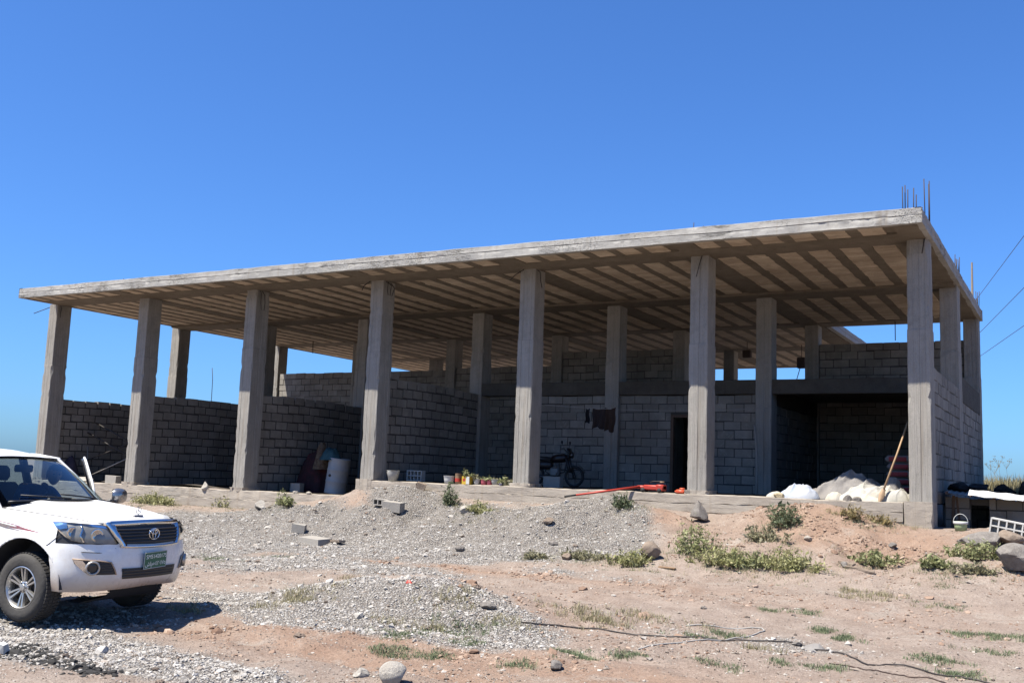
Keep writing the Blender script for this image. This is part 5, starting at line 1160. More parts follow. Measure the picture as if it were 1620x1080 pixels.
# ------------------------------------------------------------------ motorcycle in the shade
def moto():
    g = at(877, 760, 3.6); e = empty('motorcycle', (g[0], 3.6, 0.0), 0.12); e.scale = (0.86, 0.9, 0.9); tag(e, 'dark small motorcycle parked in the shade before the inner block wall', 'motorcycle')
    K = plain('moto_black', (0.022, 0.020, 0.022), 0.4, 0.2, 0.3); CR = plain('moto_chrome', (0.09, 0.09, 0.09), 0.35, 0.9, 0.3); SE = plain('moto_seat', (0.016, 0.016, 0.018), 0.6)
    RX = Matrix.Rotation(PI/2, 3, 'X')
    for (x, nm) in ((-0.62, 'rear'), (0.62, 'front')):
        mb = MB(); mb.lathe([(0.235, -0.035), (0.275, -0.045), (0.30, -0.02), (0.305, 0), (0.30, 0.02), (0.275, 0.045), (0.235, 0.035), (0.235, -0.035)], 28, (x, 0, 0.305), RX); wq = mb.build('wheel', MATS['black_rubber'], e, True)
        mb = MB(); mb.lathe([(0.245, -0.015), (0.225, -0.02), (0.225, 0.02), (0.245, 0.015)], 28, (x, 0, 0.305), RX); mb.lathe([(0.001, -0.05), (0.05, -0.05), (0.05, 0.05), (0.001, 0.05)], 12, (x, 0, 0.305), RX)
        for q in range(16):
            t = q*PI/8; mb.tube([(x+0.04*math.cos(t), 0.02*(-1)**q, 0.305+0.04*math.sin(t)), (x+0.23*math.cos(t+.15), 0, 0.305+0.23*math.sin(t+.15))], 0.0025, 4)
        mb.build('rim', CR, wq, True)
        mb = MB(); mb.grid([[(x+0.335*math.cos(t), s_, 0.305+0.335*math.sin(t)) for s_ in (-0.06, 0, 0.06)] for t in (np.linspace(0.3, 2.4, 12) if nm == 'front' else np.linspace(0.9, 3.2, 12))]); mb.build('mudguard', K, e, True)
    mb = MB(); mb.tube([(0.42, 0, 0.86), (0.30, 0, 0.42), (-0.1, 0, 0.32), (-0.3, 0, 0.42), (-0.15, 0, 0.72), (0.40, 0, 0.80)], 0.022, 8); mb.tube([(-0.15, 0, 0.70), (-0.75, 0, 0.74)], 0.02, 8); mb.tube([(-0.1, 0.07, 0.33), (-0.62, 0.07, 0.305)], 0.02, 8); mb.tube([(-0.1, -0.07, 0.33), (-0.62, -0.07, 0.305)], 0.02, 8); mb.build('frame', K, e, True)
    for s_ in (-0.08, 0.08):
        mb = MB(); mb.tube([(0.62, s_, 0.305), (0.40, s_*0.9, 0.92)], 0.02, 8); mb.build('fork', CR, e, True)
        mb = MB(); mb.tube([(-0.60, s_, 0.33), (-0.48, s_, 0.66)], 0.024, 8); mb.build('shock', CR, e, True)
    mb = MB(); mb.lathe([(0.001, -0.26), (0.10, -0.24), (0.125, -0.05), (0.12, 0.15), (0.06, 0.24), (0.001, 0.25)], 16, (0.16, 0, 0.80), Matrix.Rotation(PI/2-0.12, 3, 'Y')); mb.build('tank', plain('moto_tank', (0.02, 0.014, 0.016), 0.4, 0.2, 0.2), e, True)
    mb = MB(); mb.grid([[(-0.08-0.66*i/10, 0.125*math.sin((j/6-0.5)*PI), 0.775+0.05*i/10+0.05*math.cos((j/6-0.5)*PI)) for j in range(7)] for i in range(11)], flip=True); mb.box((-0.42, 0, 0.76), (0.64, 0.2, 0.05)); mb.build('seat', SE, e, True)
    mb = MB(); mb.bbox((0.02, 0, 0.42), (0.30, 0.22, 0.26), 0.04); mb.lathe([(0.06, 0), (0.075, 0.02), (0.06, 0.04), (0.075, 0.06), (0.06, 0.08), (0.075, 0.10), (0.05, 0.14)], 12, (0.10, 0, 0.52)); mb.build('engine', plain('engine_grey', (0.13, 0.13, 0.13), 0.5, 0.5, 0.3), e, angle=0.6)
    mb = MB(); mb.tube([(0.12, -0.1, 0.40), (0.05, -0.13, 0.24), (-0.2, -0.14, 0.24), (-0.75, -0.15, 0.34)], [0.018, 0.02, 0.03, 0.045], 9); mb.build('exhaust', CR, e, True)
    mb = MB(); mb.tube([(0.30, -0.36, 1.04), (0.36, -0.25, 1.08), (0.40, -0.08, 0.98), (0.40, 0.08, 0.98), (0.36, 0.25, 1.08), (0.30, 0.36, 1.04)], 0.013, 7); mb.build('handlebar', CR, e, True)
    mb = MB(); mb.lathe([(0.001, -0.1), (0.07, -0.07), (0.09, 0.02), (0.085, 0.05), (0.001, 0.055)], 16, (0.52, 0, 0.90), Matrix.Rotation(PI/2, 3, 'Y')); mb.build('headlamp', CR, e, True)
    mb = MB(); mb.bbox((-0.86, 0, 0.70), (0.06, 0.1, 0.07), 0.015); mb.build('tail_lamp', plain('lamp_red', (0.25, 0.02, 0.02), 0.3), e)
    mb = MB(); mb.bbox((-0.30, 0, 0.60), (0.46, 0.24, 0.22), 0.05); mb.build('side_panel', K, e, angle=0.8); mb = MB(); mb.bbox((0.46, 0, 0.62), (0.08, 0.34, 0.44), 0.035, (0, -0.3, 0)); mb.bbox((0.46, 0, 1.0), (0.06, 0.30, 0.22), 0.025, (0, -0.4, 0)); mb.build('leg_shield', K, e, angle=0.8); mb = MB(); mb.bbox((-0.70, 0, 0.92), (0.34, 0.36, 0.22), 0.06); mb.build('pannier', SE, e, angle=0.8)
    for s_ in (-1, 1):
        mb = MB(); mb.tube([(0.37, s_*0.22, 1.07), (0.33, s_*0.32, 1.22)], 0.006, 5); mb.bbox((0.33, s_*0.34, 1.25), (0.02, 0.12, 0.08), 0.008); mb.build('mirror', K, e)
    return e
moto()

# ------------------------------------------------------------------ things lying on the open ground
def ground_line(name, pxs, r_, mat, lab, cat, lift=0.0, n=6):
    pts = []
    for (px, py) in pxs: pts.append(G(px, py))
    out = []
    for a, b in zip(pts[:-1], pts[1:]):
        for k in range(n):
            t = k/n; x = a[0]+(b[0]-a[0])*t; y = a[1]+(b[1]-a[1])*t; out.append((x, y, Tz(x, y)+r_*0.9+lift+R.uniform(-.002, .004)))
    x, y = pts[-1][0], pts[-1][1]; out.append((x, y, Tz(x, y)+r_+lift)); mb = MB(); mb.tube(out, r_, 6)
    return tag(mb.build(name, mat, None, True), lab, cat)
ground_line('cable', [(824, 985), (900, 992), (980, 1001), (1070, 1008), (1180, 1014), (1270, 1022), (1330, 1034), (1420, 1053), (1520, 1071), (1575, 1084)], 0.0075, plain('black_cable', (0.035, 0.028, 0.026), 0.6, var=0.3), 'long dark cable lying across the ground in the foreground', 'cable', 0.004, 10)
ground_line('cable', [(1312, 1050), (1370, 1060), (1430, 1069), (1490, 1079), (1520, 1088)], 0.006, plain('brown_cable', (0.07, 0.04, 0.03), 0.7, var=0.3), 'shorter brown cable just below the long one', 'cable', 0.002, 10)
ground_line('strip', [(1010, 1027), (1060, 1018), (1120, 1012), (1180, 1008), (1210, 998), (1205, 994), (1150, 994), (1085, 990)], 0.0075, plain('white_strap', (0.42, 0.40, 0.37), 0.7, var=0.15), 'bent white plastic strip lying beside the cable', 'strip', 0.0, 7)
g = gp(1287, 1027); tag(heap('rag', g, 0.26, 0.16, 0.05, 33, M_TARP, 0.3, 0.3), 'small whitish rag caught on the cable', 'rag')
g = gp(1260, 1020); tag(rock('stone', g, (0.14, 0.1, 0.05), 121, M_STONE), 'flat grey stone left of the rag', 'stone')
g = gp(647, 922); tag(heap('scrap', g, 0.10, 0.05, 0.03, 34, M_RED, 0.1, 0.2), 'tiny red plastic scrap on the bare earth', 'scrap')
g = gp(3, 1033); tag(solid('cup', (g[0]+0.02, g[1], g[2]+0.05), (0.07, 0.06, 0.09), (0.3, 0.2, 0), M_ENAM), 'white plastic scrap at the left edge on the ash heap', 'scrap')
g = gp(1055, 899); tag(solid('timber_scrap', (g[0], g[1], g[2]+0.015), (0.3, 0.06, 0.03), (0, 0.05, -0.2), M_RUST), 'rusty flat scrap below the yellow-green weeds', 'scrap')
for k, (px, py, rz) in enumerate([(1352, 900, 0.3), (1340, 892, -0.4), (1370, 905, 0.1)]):
    g = gp(px, py); tag(solid('timber_scrap', (g[0], g[1], g[2]+0.02), (0.26, 0.1, 0.03), (0.1, 0.1, rz), M_BROWN), ['brown wood scrap left in the middle of the three near the low weeds', 'upper brown wood scrap near the low weeds on the right', 'lower brown wood scrap near the low weeds on the right'][k], 'scrap')
# overhead wires on the right
for k, (y0, y1, hz) in enumerate([(465, 373, 0), (525, 455, 1), (563, 515, 2)]):
    a = pray(1551, y0); b = pray(1620, y1); A_ = CAM+a*40; hgt = A_[2]; tb = (hgt-CAM[2])/b[2]; B_ = CAM+b*tb
    d = (B_-A_); mb = MB(); pts = [tuple(A_-d*1.0+d*4.0*i/24+np.array([0, 0, 0.0])) for i in range(25)]; mb.tube(pts, 0.010, 5)
    tag(mb.build('power_line', plain('wire', (0.05, 0.05, 0.055), 0.6), None, True), ['uppermost overhead wire on the right', 'middle overhead wire on the right', 'lowest overhead wire on the right'][k], 'wire', 'overhead wires')
# ------------------------------------------------------------------ pickup truck
AK[0] = 0.95
CAR = empty('pickup_truck', (-6.66, -12.29, -1.452), 0.149)
CAR.rotation_euler = (0.0, 0.012, 0.149)
tag(CAR, 'dusty white double-cab pickup truck with chrome grille and its far front door open', 'pickup')
def paint_mat():
    s = NT('white_paint'); g = s.co('Object'); sep = s.n('ShaderNodeSeparateXYZ'); s.l(g, sep.inputs[0])
    n1 = s.noise(g, 3.0, 5, 0.65); n2 = s.noise(g, 14, 5, 0.7)
    low = s.math('SUBTRACT', 1.0, s.ramp(s.math('ADD', sep.outputs['Z'], s.math('MULTIPLY', n1, 0.12)), [(0.0, 0.0), (0.46, 0.0), (0.64, 1.0)]))
    c = s.mix(s.math('MULTIPLY', low, 0.8), (0.74, 0.74, 0.73), (0.36, 0.22, 0.13))
    c = s.mix(s.math('MULTIPLY', s.ramp(n2, [(0.40, 0.0), (0.72, 1.0)]), 0.32), c, (0.52, 0.45, 0.36))
    dusty = s.ramp(s.math('ADD', sep.outputs['Z'], s.math('MULTIPLY', n1, 0.35)), [(0.55, 1.0), (1.05, 0.0)]); c = s.mix(s.math('MULTIPLY', dusty, 0.28), c, (0.50, 0.44, 0.36))
    chips = s.math('MULTIPLY', s.ramp(s.noise(g, 22, 3, 0.6), [(0.70, 0.0), (0.74, 1.0)]), s.ramp(sep.outputs['Z'], [(0.0, 1.0), (0.80, 1.0), (0.88, 0.0)]))
    c = s.mix(s.math('MULTIPLY', chips, 0.7), c, (0.10, 0.075, 0.06))
    rg = s.ramp(n2, [(0.3, 0.22), (0.8, 0.42)])
    m_ = s.out(c, rg, 0, None, 0.5); s.b.inputs['Coat Weight'].default_value = 0.35; s.b.inputs['Coat Roughness'].default_value = 0.12; return m_
M_PAINT = paint_mat()
M_CHROME = plain('chrome', (0.62, 0.62, 0.63), 0.10, 1.0, 0.08, 6); M_BLKP = plain('black_plastic', (0.018, 0.018, 0.019), 0.5, var=0.4, scale=20); M_SEAM = plain('panel_gap', (0.06, 0.055, 0.05), 0.8)
M_TYRE = plain('tyre_rubber', (0.040, 0.037, 0.034), 0.85, var=0.5, scale=7, bump=0.5); M_ALLOY = plain('alloy', (0.48, 0.47, 0.45), 0.35, 0.85, 0.15); M_INT = plain('dark_interior', (0.022, 0.023, 0.028), 0.8, var=0.3); M_SEAT = plain('grey_seat_cloth', (0.035, 0.037, 0.045), 0.9, var=0.3)
def glass_mat(name, tint, refl=1.0):
    tint = tuple(x/AK[0] for x in tint); s = NT(name); nt_ = s.t; tr = s.n('ShaderNodeBsdfTransparent'); tr.inputs['Color'].default_value = L3(tint); gl = s.n('ShaderNodeBsdfGlossy'); gl.inputs['Roughness'].default_value = 0.03; gl.inputs['Color'].default_value = (refl, refl, refl, 1)
    fr_ = s.n('ShaderNodeFresnel'); fr_.inputs['IOR'].default_value = 1.52; mx = s.n('ShaderNodeMixShader'); s.l(fr_.outputs[0], mx.inputs[0]); s.l(tr.outputs[0], mx.inputs[1]); s.l(gl.outputs[0], mx.inputs[2]); s.l(mx.outputs[0], nt_.nodes['Material Output'].inputs['Surface']); return s.m
M_GLASS = glass_mat('car_glass', (0.42, 0.53, 0.56)); M_LENS = glass_mat('lamp_lens', (0.88, 0.88, 0.86))

XB, NE = 0.30, 2.35
def x0f(z): return np.interp(z, [.30, .40, .48, .56, .66, .78, .82, .90, 1.0, 1.06], [.76, .84, .872, .885, .885, .872, .855, .84, .80, .75])
def ybf(z, x): 
    y = np.interp(z, [.30, .40, .5, .62, .8, .92, 1.02, 1.12], [.80, .835, .86, .875, .885, .878, .855, .815])
    return y+0.03*math.exp(-((math.hypot(x, z-0.40)-0.47)/0.05)**2)*(1 if abs(x) < 0.7 else 0)
def Fs(a, z):
    """point of the outer skin: a in 0..1 runs round the front from the middle to the flank, a>1 runs back along the flank (metres)"""
    sg = 1 if a >= 0 else -1; a = abs(a)
    if a <= 1:
        th = a*PI/2; x = XB+(x0f(z)-XB)*max(math.cos(th), 0)**(2/NE); y = ybf(z, x)*math.sin(th)**(2/NE)
    else: x = XB-(a-1); y = ybf(z, x)
    return Vector((x, -sg*y, z))        # positive a: right flank (towards the camera)
def Fn(a, z):
    e = 0.01; s1 = Fs(a+e, z)-Fs(a-e, z); s2 = Fs(a, z+e)-Fs(a, z-e); n = s2.cross(s1)
    if n.length < 1e-9: n = Vector((1, 0, 0))
    n.normalize(); c = Fs(a, z); 
    if n.dot(Vector((c.x-(-0.4 if abs(a) <= 1 else c.x), c.y, 0))) < 0: n = -n
    return n
def af(y, z): return (2/PI)*math.asin(min(1.0, (abs(y)/ybf(z, 0.6)))**(NE/2))*(1 if y < 0 else -1)
def skin_patch(rows, off, nu=14, nv=8, rev=False):
    """patch given by rows of (a,z) control points, laid on the skin at the given offset"""
    P = []
    rows = [np.array(r_, float) for r_ in rows]
    def samp(r_, t):
        k = t*(len(r_)-1); i = min(int(k), len(r_)-2); return r_[i]*(1-(k-i))+r_[i+1]*(k-i)
    for i in range(nv+1):
        v = i/nv*(len(rows)-1); k = min(int(v), len(rows)-2); w_ = v-k; row = []
        for j in range(nu+1):
            q = samp(rows[k], j/nu)*(1-w_)+samp(rows[k+1], j/nu)*w_; p = Fs(q[0], q[1])+Fn(q[0], q[1])*(off if not callable(off) else off(j/nu, i/nv)); row.append(tuple(p))
        P.append(row)
    return P
def zsh(x): return float(np.interp(x, [-.75, -.5, 0, .4, .7, .82], [1.115, 1.105, 1.08, 1.055, 1.04, 1.035]))
def zcf(x): return float(np.interp(x, [-.60, -.42, -.2, .1, .4, .6, .72, .80], [1.235, 1.228, 1.21, 1.178, 1.135, 1.10, 1.07, 1.04]))
def ysf(x):
    z = zsh(x); X0 = float(x0f(z)); 
    if x <= XB: return float(ybf(z, 5))
    return float(ybf(z, 5))*max(1-((x-XB)/(X0-XB))**NE, 0)**(1/NE)
def yhood(x): return float(np.interp(x, [-.62, 0, .4, .58, .70, .78], [.735, .735, .70, .64, .56, .46]))
def ztop(x, y):
    ys = max(ysf(x), 0.02); t = min(abs(y)/ys, 1); zs, zc_ = zsh(x), zcf(x)
    dome = 0.018*math.exp(-((abs(y)-0.42)/0.10)**2)*(1 if x < 0.5 else max(0, (0.75-x)/0.25))
    return zc_-(zc_-zs)*t**3.2+dome*(1-t**4)
# hood and fender tops
xs = list(np.linspace(-0.60, 0.60, 26))+list(np.linspace(0.63, 0.745, 9))
def top_part(name, y0f, y1f, parent, sgn=1, n=14, mat=M_PAINT, dz=0.0):
    P = []
    for x in xs:
        ys = ysf(x); ya, yb_ = min(y0f(x), ys-0.002), min(y1f(x), ys); P.append([(x, sgn*(ya+(yb_-ya)*j/n), ztop(x, ya+(yb_-ya)*j/n)+dz) for j in range(n+1)])
    mb = MB(); mb.grid(P, flip=(sgn > 0)); return mb.build(name, mat, parent, True)
def hood_x_back(y): return -0.27-0.20*(abs(y)/0.73)**2
P = []
for i in range(34):
    t = i/33; row = []
    for j in range(41):
        yy = -1+2*j/40; xb_ = hood_x_back(yy*0.735); xf = 0.755-0.21*abs(yy)**2.4
        x = xb_+(xf-xb_)*t; y = yy*yhood(x)*0.997; z = ztop(x, y)+0.004
        if t > 0.93: z -= 0.10*(t-0.93)/0.07*0.28
        row.append((x, y, z))
    P.append(row)
mb = MB(); mb.grid(P, flip=True); HOOD = mb.build('hood', M_PAINT, CAR, True)
mb = MB()
for sg in (-1, 1):
    mb.tube([(x, sg*(yhood(x)+0.004), ztop(x, yhood(x)+0.004)+0.001) for x in np.linspace(-0.58, 0.56, 24)], 0.0045, 5)
mb.build('hood_gap', M_SEAM, HOOD, True)
for sg in (-1, 1): top_part('fender_top', lambda x: yhood(x)+0.003, lambda x: ysf(x), CAR, sg, 6)
# flank skin with wheel arches, front to tail
XT = -4.22
def flank(sg, a0, a1, zlo, zhi, name, na, nz=26, arches=((0.0, 0.40, 0.475), (-3.085, 0.40, 0.475))):
    A = np.linspace(a0, a1, na); Vv = []; keep = {}; idx = {}; pts = {}
    for i, a in enumerate(A):
        for j in range(nz+1):
            p0 = Fs(sg*a, 0.7); x = p0.x; zt = zhi(x); z = zlo(x)+(zt-zlo(x))*j/nz; p = Fs(sg*a, z); dead = False
            for (cx, cz, Rr) in arches:
                d = math.hypot(p.x-cx, z-cz)
                if d < Rr:
                    if d < Rr-0.055: dead = True
                    else:
                        k = Rr/max(d, 1e-6); p = Vector((cx+(p.x-cx)*k, p.y, cz+(z-cz)*k))
            pts[(i, j)] = (p, dead)
    mb = MB(); idx = {}
    for k, (p, d) in pts.items():
        if not d: idx[k] = len(mb.v); mb.v.append(tuple(p))
    for i in range(na-1):
        for j in range(nz):
            q = [(i, j), (i+1, j), (i+1, j+1), (i, j+1)]
            if all(k in idx for k in q):
                f = tuple(idx[k] for k in q); mb.f.append(f if sg > 0 else f[::-1]); mb.m.append(0)
    return mb.build(name, M_PAINT, CAR, True)
def zlo_f(x): return float(np.interp(x, [-4.3, -3.6, -2.6, -.5, -.3, .3, .5, .9], [.55, .52, .42, .42, .42, .42, .40, .40]))
def zhi_f(x): return zsh(x) if x > -0.75 else float(np.interp(x, [-4.3, -2.6, -2.5, -.75], [1.10, 1.10, 1.115, 1.115]))
LEFT_DOOR = (0.62, 1.60)
flank(1, 0.93, 1+XB+0.56, zlo_f, zhi_f, 'fender', 46)
flank(-1, 0.93, 1+XB+0.56, zlo_f, zhi_f, 'fender', 46)
# front doors end at x=-1.62, rear doors at -2.45
fd = flank(1, 1+XB+0.57, 1+XB+1.62, zlo_f, zhi_f, 'door', 30, arches=()); rd = flank(1, 1+XB+1.63, 1+XB+2.46, zlo_f, zhi_f, 'door', 26, arches=()); rdl = flank(-1, 1+XB+1.63, 1+XB+2.46, zlo_f, zhi_f, 'door', 26, arches=())
for sg in (1, -1): flank(sg, 1+XB+2.50, 1+XB-XT, zlo_f, zhi_f, 'bed_side', 56)
mb = MB()
for sg in (1, -1):
    for a in ((1+XB+0.565, 1+XB+1.625, 1+XB+2.465) if sg > 0 else (1+XB+2.465,)):
        mb.tube([tuple(Fs(sg*a, z)+Vector((0, -sg*0.001, 0))) for z in np.linspace(0.44, 1.11, 14)], 0.005, 5)
mb.build('door_gap', M_SEAM, CAR, True)
for d_, x in ((fd, -1.48), (rd, -2.32), (rdl, -2.32)):
    sg = -1 if d_ is not rdl else 1; y = float(ybf(0.98, x)); mb = MB(); mb.bbox((x, sg*(y+0.022), 0.98), (0.20, 0.022, 0.035), 0.008); mb.build('handle', M_CHROME, d_)
mb = MB()
for sg in (1, -1): mb.box((-1.5, -sg*0.80, 0.385), (1.95, 0.12, 0.08))
mb.build('sill', M_PAINT, CAR)

# front fascia: bumper skin
P = []
aa = np.concatenate([np.linspace(-0.965, 0.965, 61)])
zz = [0.375, 0.395, 0.42, 0.46, 0.51, 0.56, 0.62, 0.68, 0.74, 0.79, 0.82, 0.85]
for z in zz:
    row = []
    for a in aa:
        p = Fs(a, z); inw = 0.0
        lift = 0.035*max(0, 1-abs(a)/0.6) if z < 0.45 else 0
        if 0.60 < z < 0.80 and abs(p.y) < 0.40: inw = 0.010
        n = Fn(a, z); p = p-n*inw; zz_ = z+lift*(0.46-z)/0.10 if z < 0.46 else z
        row.append((p.x, p.y, zz_))
    P.append(row)
mb = MB(); mb.grid(P, flip=True)
r0 = P[0]; mb.grid([r0, [(x-0.10 if abs(y) < 0.7 else x-0.05, y*0.93, z+0.01) for (x, y, z) in r0]]); BUMP = mb.build('bumper', M_PAINT, CAR, True)
# nose panel above the bumper between the lamps (behind grille and lamps)
P = [[tuple(Fs(a, z)-Fn(a, z)*0.012) for a in np.linspace(-1.0, 1.0, 61)] for z in (0.83, 0.88, 0.94, 1.0, 1.035)]
mb = MB(); mb.grid(P, flip=True); mb.build('nose_panel', M_BLKP, CAR, True)
# lower air intake: black patch on the skin for the shade inside, with slats
def yz(y, z): return (af(y, z), z)
mb = MB(); mb.grid(skin_patch([[yz(-.40, .50), yz(0, .50), yz(.36, .50)], [yz(-.42, .605), yz(0, .605), yz(.38, .605)]], 0.004, 30, 4)); INT_ = mb.build('air_intake', M_BLKP, BUMP, True)
mb = MB()
for z in (.525, .552, .580): mb.tube([tuple(Fs(af(y, z), z)+Fn(af(y, z), z)*0.008) for y in np.linspace(-.40, .34, 24)], 0.006, 5)
mb.build('slat', plain('dark_grey_plastic', (0.06, 0.055, 0.05), 0.6), INT_, True)
# fog lamp pockets: black patches on the skin, recess shade put into the colour
for sg in (1, -1):
    def m2(L): return [(sg*a, z) for (a, z) in L]
    rows = [m2([(.74, .705), (.62, .695), (.48, .685), (.38, .67)]), m2([(.72, .66), (.60, .63), (.47, .61), (.345, .60)]), m2([(.60, .565), (.55, .555), (.46, .55), (.33, .55)])]
    mb = MB(); mb.grid(skin_patch(rows, 0.005, 18, 10), flip=(sg < 0)); fp = mb.build('fog_pocket', M_BLKP, BUMP, True)
    mb = MB()
    edge = [Fs(sg*a, z)+Fn(sg*a, z)*0.010 for (a, z) in [(.74, .705), (.62, .697), (.48, .687), (.38, .672), (.345, .60), (.33, .55)]]; mb.tube(edge, 0.007, 6); mb.build('trim', plain('dusty_trim', (0.36, 0.26, 0.18), 0.6), fp, True)
    mb = MB(); mb.grid(skin_patch([m2([(.735, .700), (.64, .690)]), m2([(.71, .655), (.60, .64)]), m2([(.61, .57), (.56, .562)])], 0.009, 6, 8), flip=(sg < 0)); mb.build('bezel', M_CHROME, fp, True)
    c = Fs(sg*.545, .618); n = Fn(sg*.545, .618); M3 = n.to_track_quat('Z', 'Y').to_matrix()
    mb = MB(); mb.lathe([(.052, -.01), (.052, .028), (.060, .034), (.070, .028), (.074, 0.0)], 24, tuple(c), M3); mb.build('ring', plain('ring_grey', (0.40, 0.37, 0.33), 0.35, 0.7), fp, True)
    mb = MB(); mb.lathe([(.001, .012), (.03, .012), (.053, .006)], 20, tuple(c), M3); mb.build('lamp', plain('fog_glass', (0.035, 0.03, 0.03), 0.15), fp, True)
    mb = MB()
    for z in (.575, .60, .625, .65): mb.tube([tuple(Fs(sg*a, z)+Fn(sg*a, z)*0.008) for a in np.linspace(.36, .47, 6)], 0.004, 4)
    mb.build('slat', MATS['dark_grey_plastic'], fp, True)
# head lamps
for sg in (1, -1):
    def m2(L): return [(sg*a, z) for (a, z) in L]
    top = [(1.0, 1.052), (.88, 1.054), (.74, 1.049), (.58, 1.040), (.42, 1.026)]; midr = [(.945, 1.005), (.82, .965), (.69, .948), (.53, .942), (.37, .94)]; bot = [(.875, .945), (.76, .885), (.64, .860), (.50, .852), (.315, .848)]
    mb = MB(); mb.grid(skin_patch([m2(top), m2(midr), m2(bot)], lambda u, v: -0.008+0.004*math.sin(v*PI), 20, 12), flip=(sg < 0)); lamp = mb.build('headlight', plain('lamp_reflector', (0.24, 0.235, 0.225), 0.4, 0.15, 0.35, 14), CAR, True)
    mb = MB()
    for (a, z, r_) in ((.50, .94, .06), (.76, .965, .05)):
        c = Fs(sg*a, z)-Fn(sg*a, z)*0.004; M3 = Vector((1, -sg*0.35, 0)).normalized().to_track_quat('Z', 'Y').to_matrix(); mb.lathe([(.004, -.002), (r_*.7, .002), (r_, .010), (r_+.006, .006)], 20, tuple(c), M3)
    mb.build('reflector', M_CHROME, lamp, True)
    mb = MB(); mb.tube([tuple(Fs(sg*a, z)+Fn(sg*a, z)*0.002) for (a, z) in [(.665, 1.035), (.645, .99), (.665, .93), (.63, .868)]], 0.012, 7); mb.build('divider', M_CHROME, lamp, True)
    mb = MB(); mb.grid(skin_patch([m2([(1.0, 1.052), (.90, 1.056), (.83, 1.050)]), m2([(.945, 1.005), (.90, .985), (.81, 1.0)])], 0.008, 6, 4), flip=(sg < 0)); mb.build('indicator', M_CHROME, lamp, True)
    mb = MB(); mb.grid(skin_patch([m2(top), m2(midr), m2(bot)], lambda u, v: 0.006+0.014*math.sin(v*PI), 20, 10), flip=(sg < 0)); mb.build('lens', M_LENS, lamp, True)
    mb = MB(); mb.tube([tuple(Fs(sg*a, z)+Fn(sg*a, z)*0.004) for (a, z) in top+bot[::-1]], 0.006, 5, closed=True); mb.build('gasket', M_SEAM, lamp, True)
# grille: black backing on the skin stands in for the shade behind the slats
GR = []
mb = MB(); mb.grid(skin_patch([[yz(-.47, 1.012), yz(0, 1.025), yz(.47, 1.012)], [yz(-.45, .93), yz(0, .93), yz(.45, .93)], [yz(-.37, .845), yz(0, .835), yz(.37, .845)]], 0.004, 40, 10)); GRL = mb.build('grille', M_BLKP, CAR, True)
for z in (.865, .895, .925, .955, .985):
    hw = np.interp(z, [.845, .93, 1.012], [.37, .445, .465]); mb = MB(); mb.grid([[tuple(Fs(af(y, z+dz), z+dz)+Fn(af(y, z), z)*o) for y in np.linspace(-hw, hw, 30)] for (dz, o) in ((.006, .006), (.005, .022), (-.006, .026), (-.009, .006))]); mb.build('slat', plain('slat_black', (0.025, 0.025, 0.027), 0.35, 0.0, 0.3), GRL, True)
mb = MB()
def frame_strip(path, w_, o0, o1):
    rows = [[], [], [], []]
    for (y, z, ny, nz_) in path:
        for k, (t, o) in enumerate(((0, o0), (0.12, o1), (0.88, o1), (1, o0))):
            yy, zz_ = y+ny*w_*t, z+nz_*w_*t; rows[k].append(tuple(Fs(af(yy, zz_), zz_)+Fn(af(yy, zz_), zz_)*o))
    mb.grid(rows)
ys_ = np.linspace(-.50, .50, 36)
frame_strip([(y, 1.016+0.010*(1-(y/.5)**2), 0, 1) for y in ys_], 0.058, 0.004, 0.032)
frame_strip([(y, .838-0.012*(1-(y/.42)**2), 0, -1) for y in np.linspace(-.44, .44, 30)][::-1], 0.028, 0.004, 0.022)
for sg in (1, -1):
    pth = [(-sg*np.interp(z, [.835, .90, .96, 1.03], [.365, .415, .445, .468]), z, -sg, 0) for z in np.linspace(.825, 1.05, 12)]; frame_strip(pth if sg < 0 else pth[::-1], 0.072, 0.004, 0.030)
mb.build('grille_frame', M_CHROME, GRL, True)
c = Fs(0, .94)+Vector((0.034, 0, 0)); tilt = Vector((1, 0, 0.10)).normalized(); M3 = Matrix(((0, 0, 1), (1, 0, 0), (0, 1, 0)))
mb = MB()
def ell(cx, cy, ra, rb, t_=0.008): mb.tube([tuple(c+M3 @ Vector((cx+ra*math.cos(t), cy+rb*math.sin(t), 0))) for t in np.linspace(0, 2*PI, 33)[:-1]], t_, 6, closed=True)
ell(0, 0, .078, .056, .0075); ell(0, -.004, .023, .048, .006); ell(0, .022, .052, .021, .006); mb.build('emblem', M_CHROME, GRL, True)
# number plate
def text_mesh(txt, size):
    cu = bpy.data.curves.new('plate_text', 'FONT'); cu.body = txt; cu.size = size; cu.align_x = 'CENTER'; cu.align_y = 'CENTER'; cu.extrude = 0.0008
    o = bpy.data.objects.new('tmp', cu); COL.objects.link(o); dg = bpy.context.evaluated_depsgraph_get(); me = bpy.data.meshes.new_from_object(o.evaluated_get(dg)); bpy.data.objects.remove(o); return me
PLc = Fs(0, .695)+Vector((0.018, 0, 0)); mb = MB(); mb.bbox((0, 0, 0), (0.012, 0.335, 0.165), 0.004); PL = mb.build('number_plate', plain('plate_green', (0.012, 0.10, 0.055), 0.45, var=0.2), CAR, loc=(PLc.x, 0.0, PLc.z-0.02)); PL.rotation_euler = (0.035, 0.06, 0)
mb = MB(); mb.tube([(0.004, sy, sz) for (sy, sz) in ((-.168, -.083), (.168, -.083), (.168, .083), (-.168, .083))], 0.005, 5, closed=True); mb.build('plate_frame', plain('plate_edge', (0.42, 0.44, 0.40), 0.5), PL)
M_PTXT = plain('plate_text', (0.75, 0.78, 0.74), 0.5)
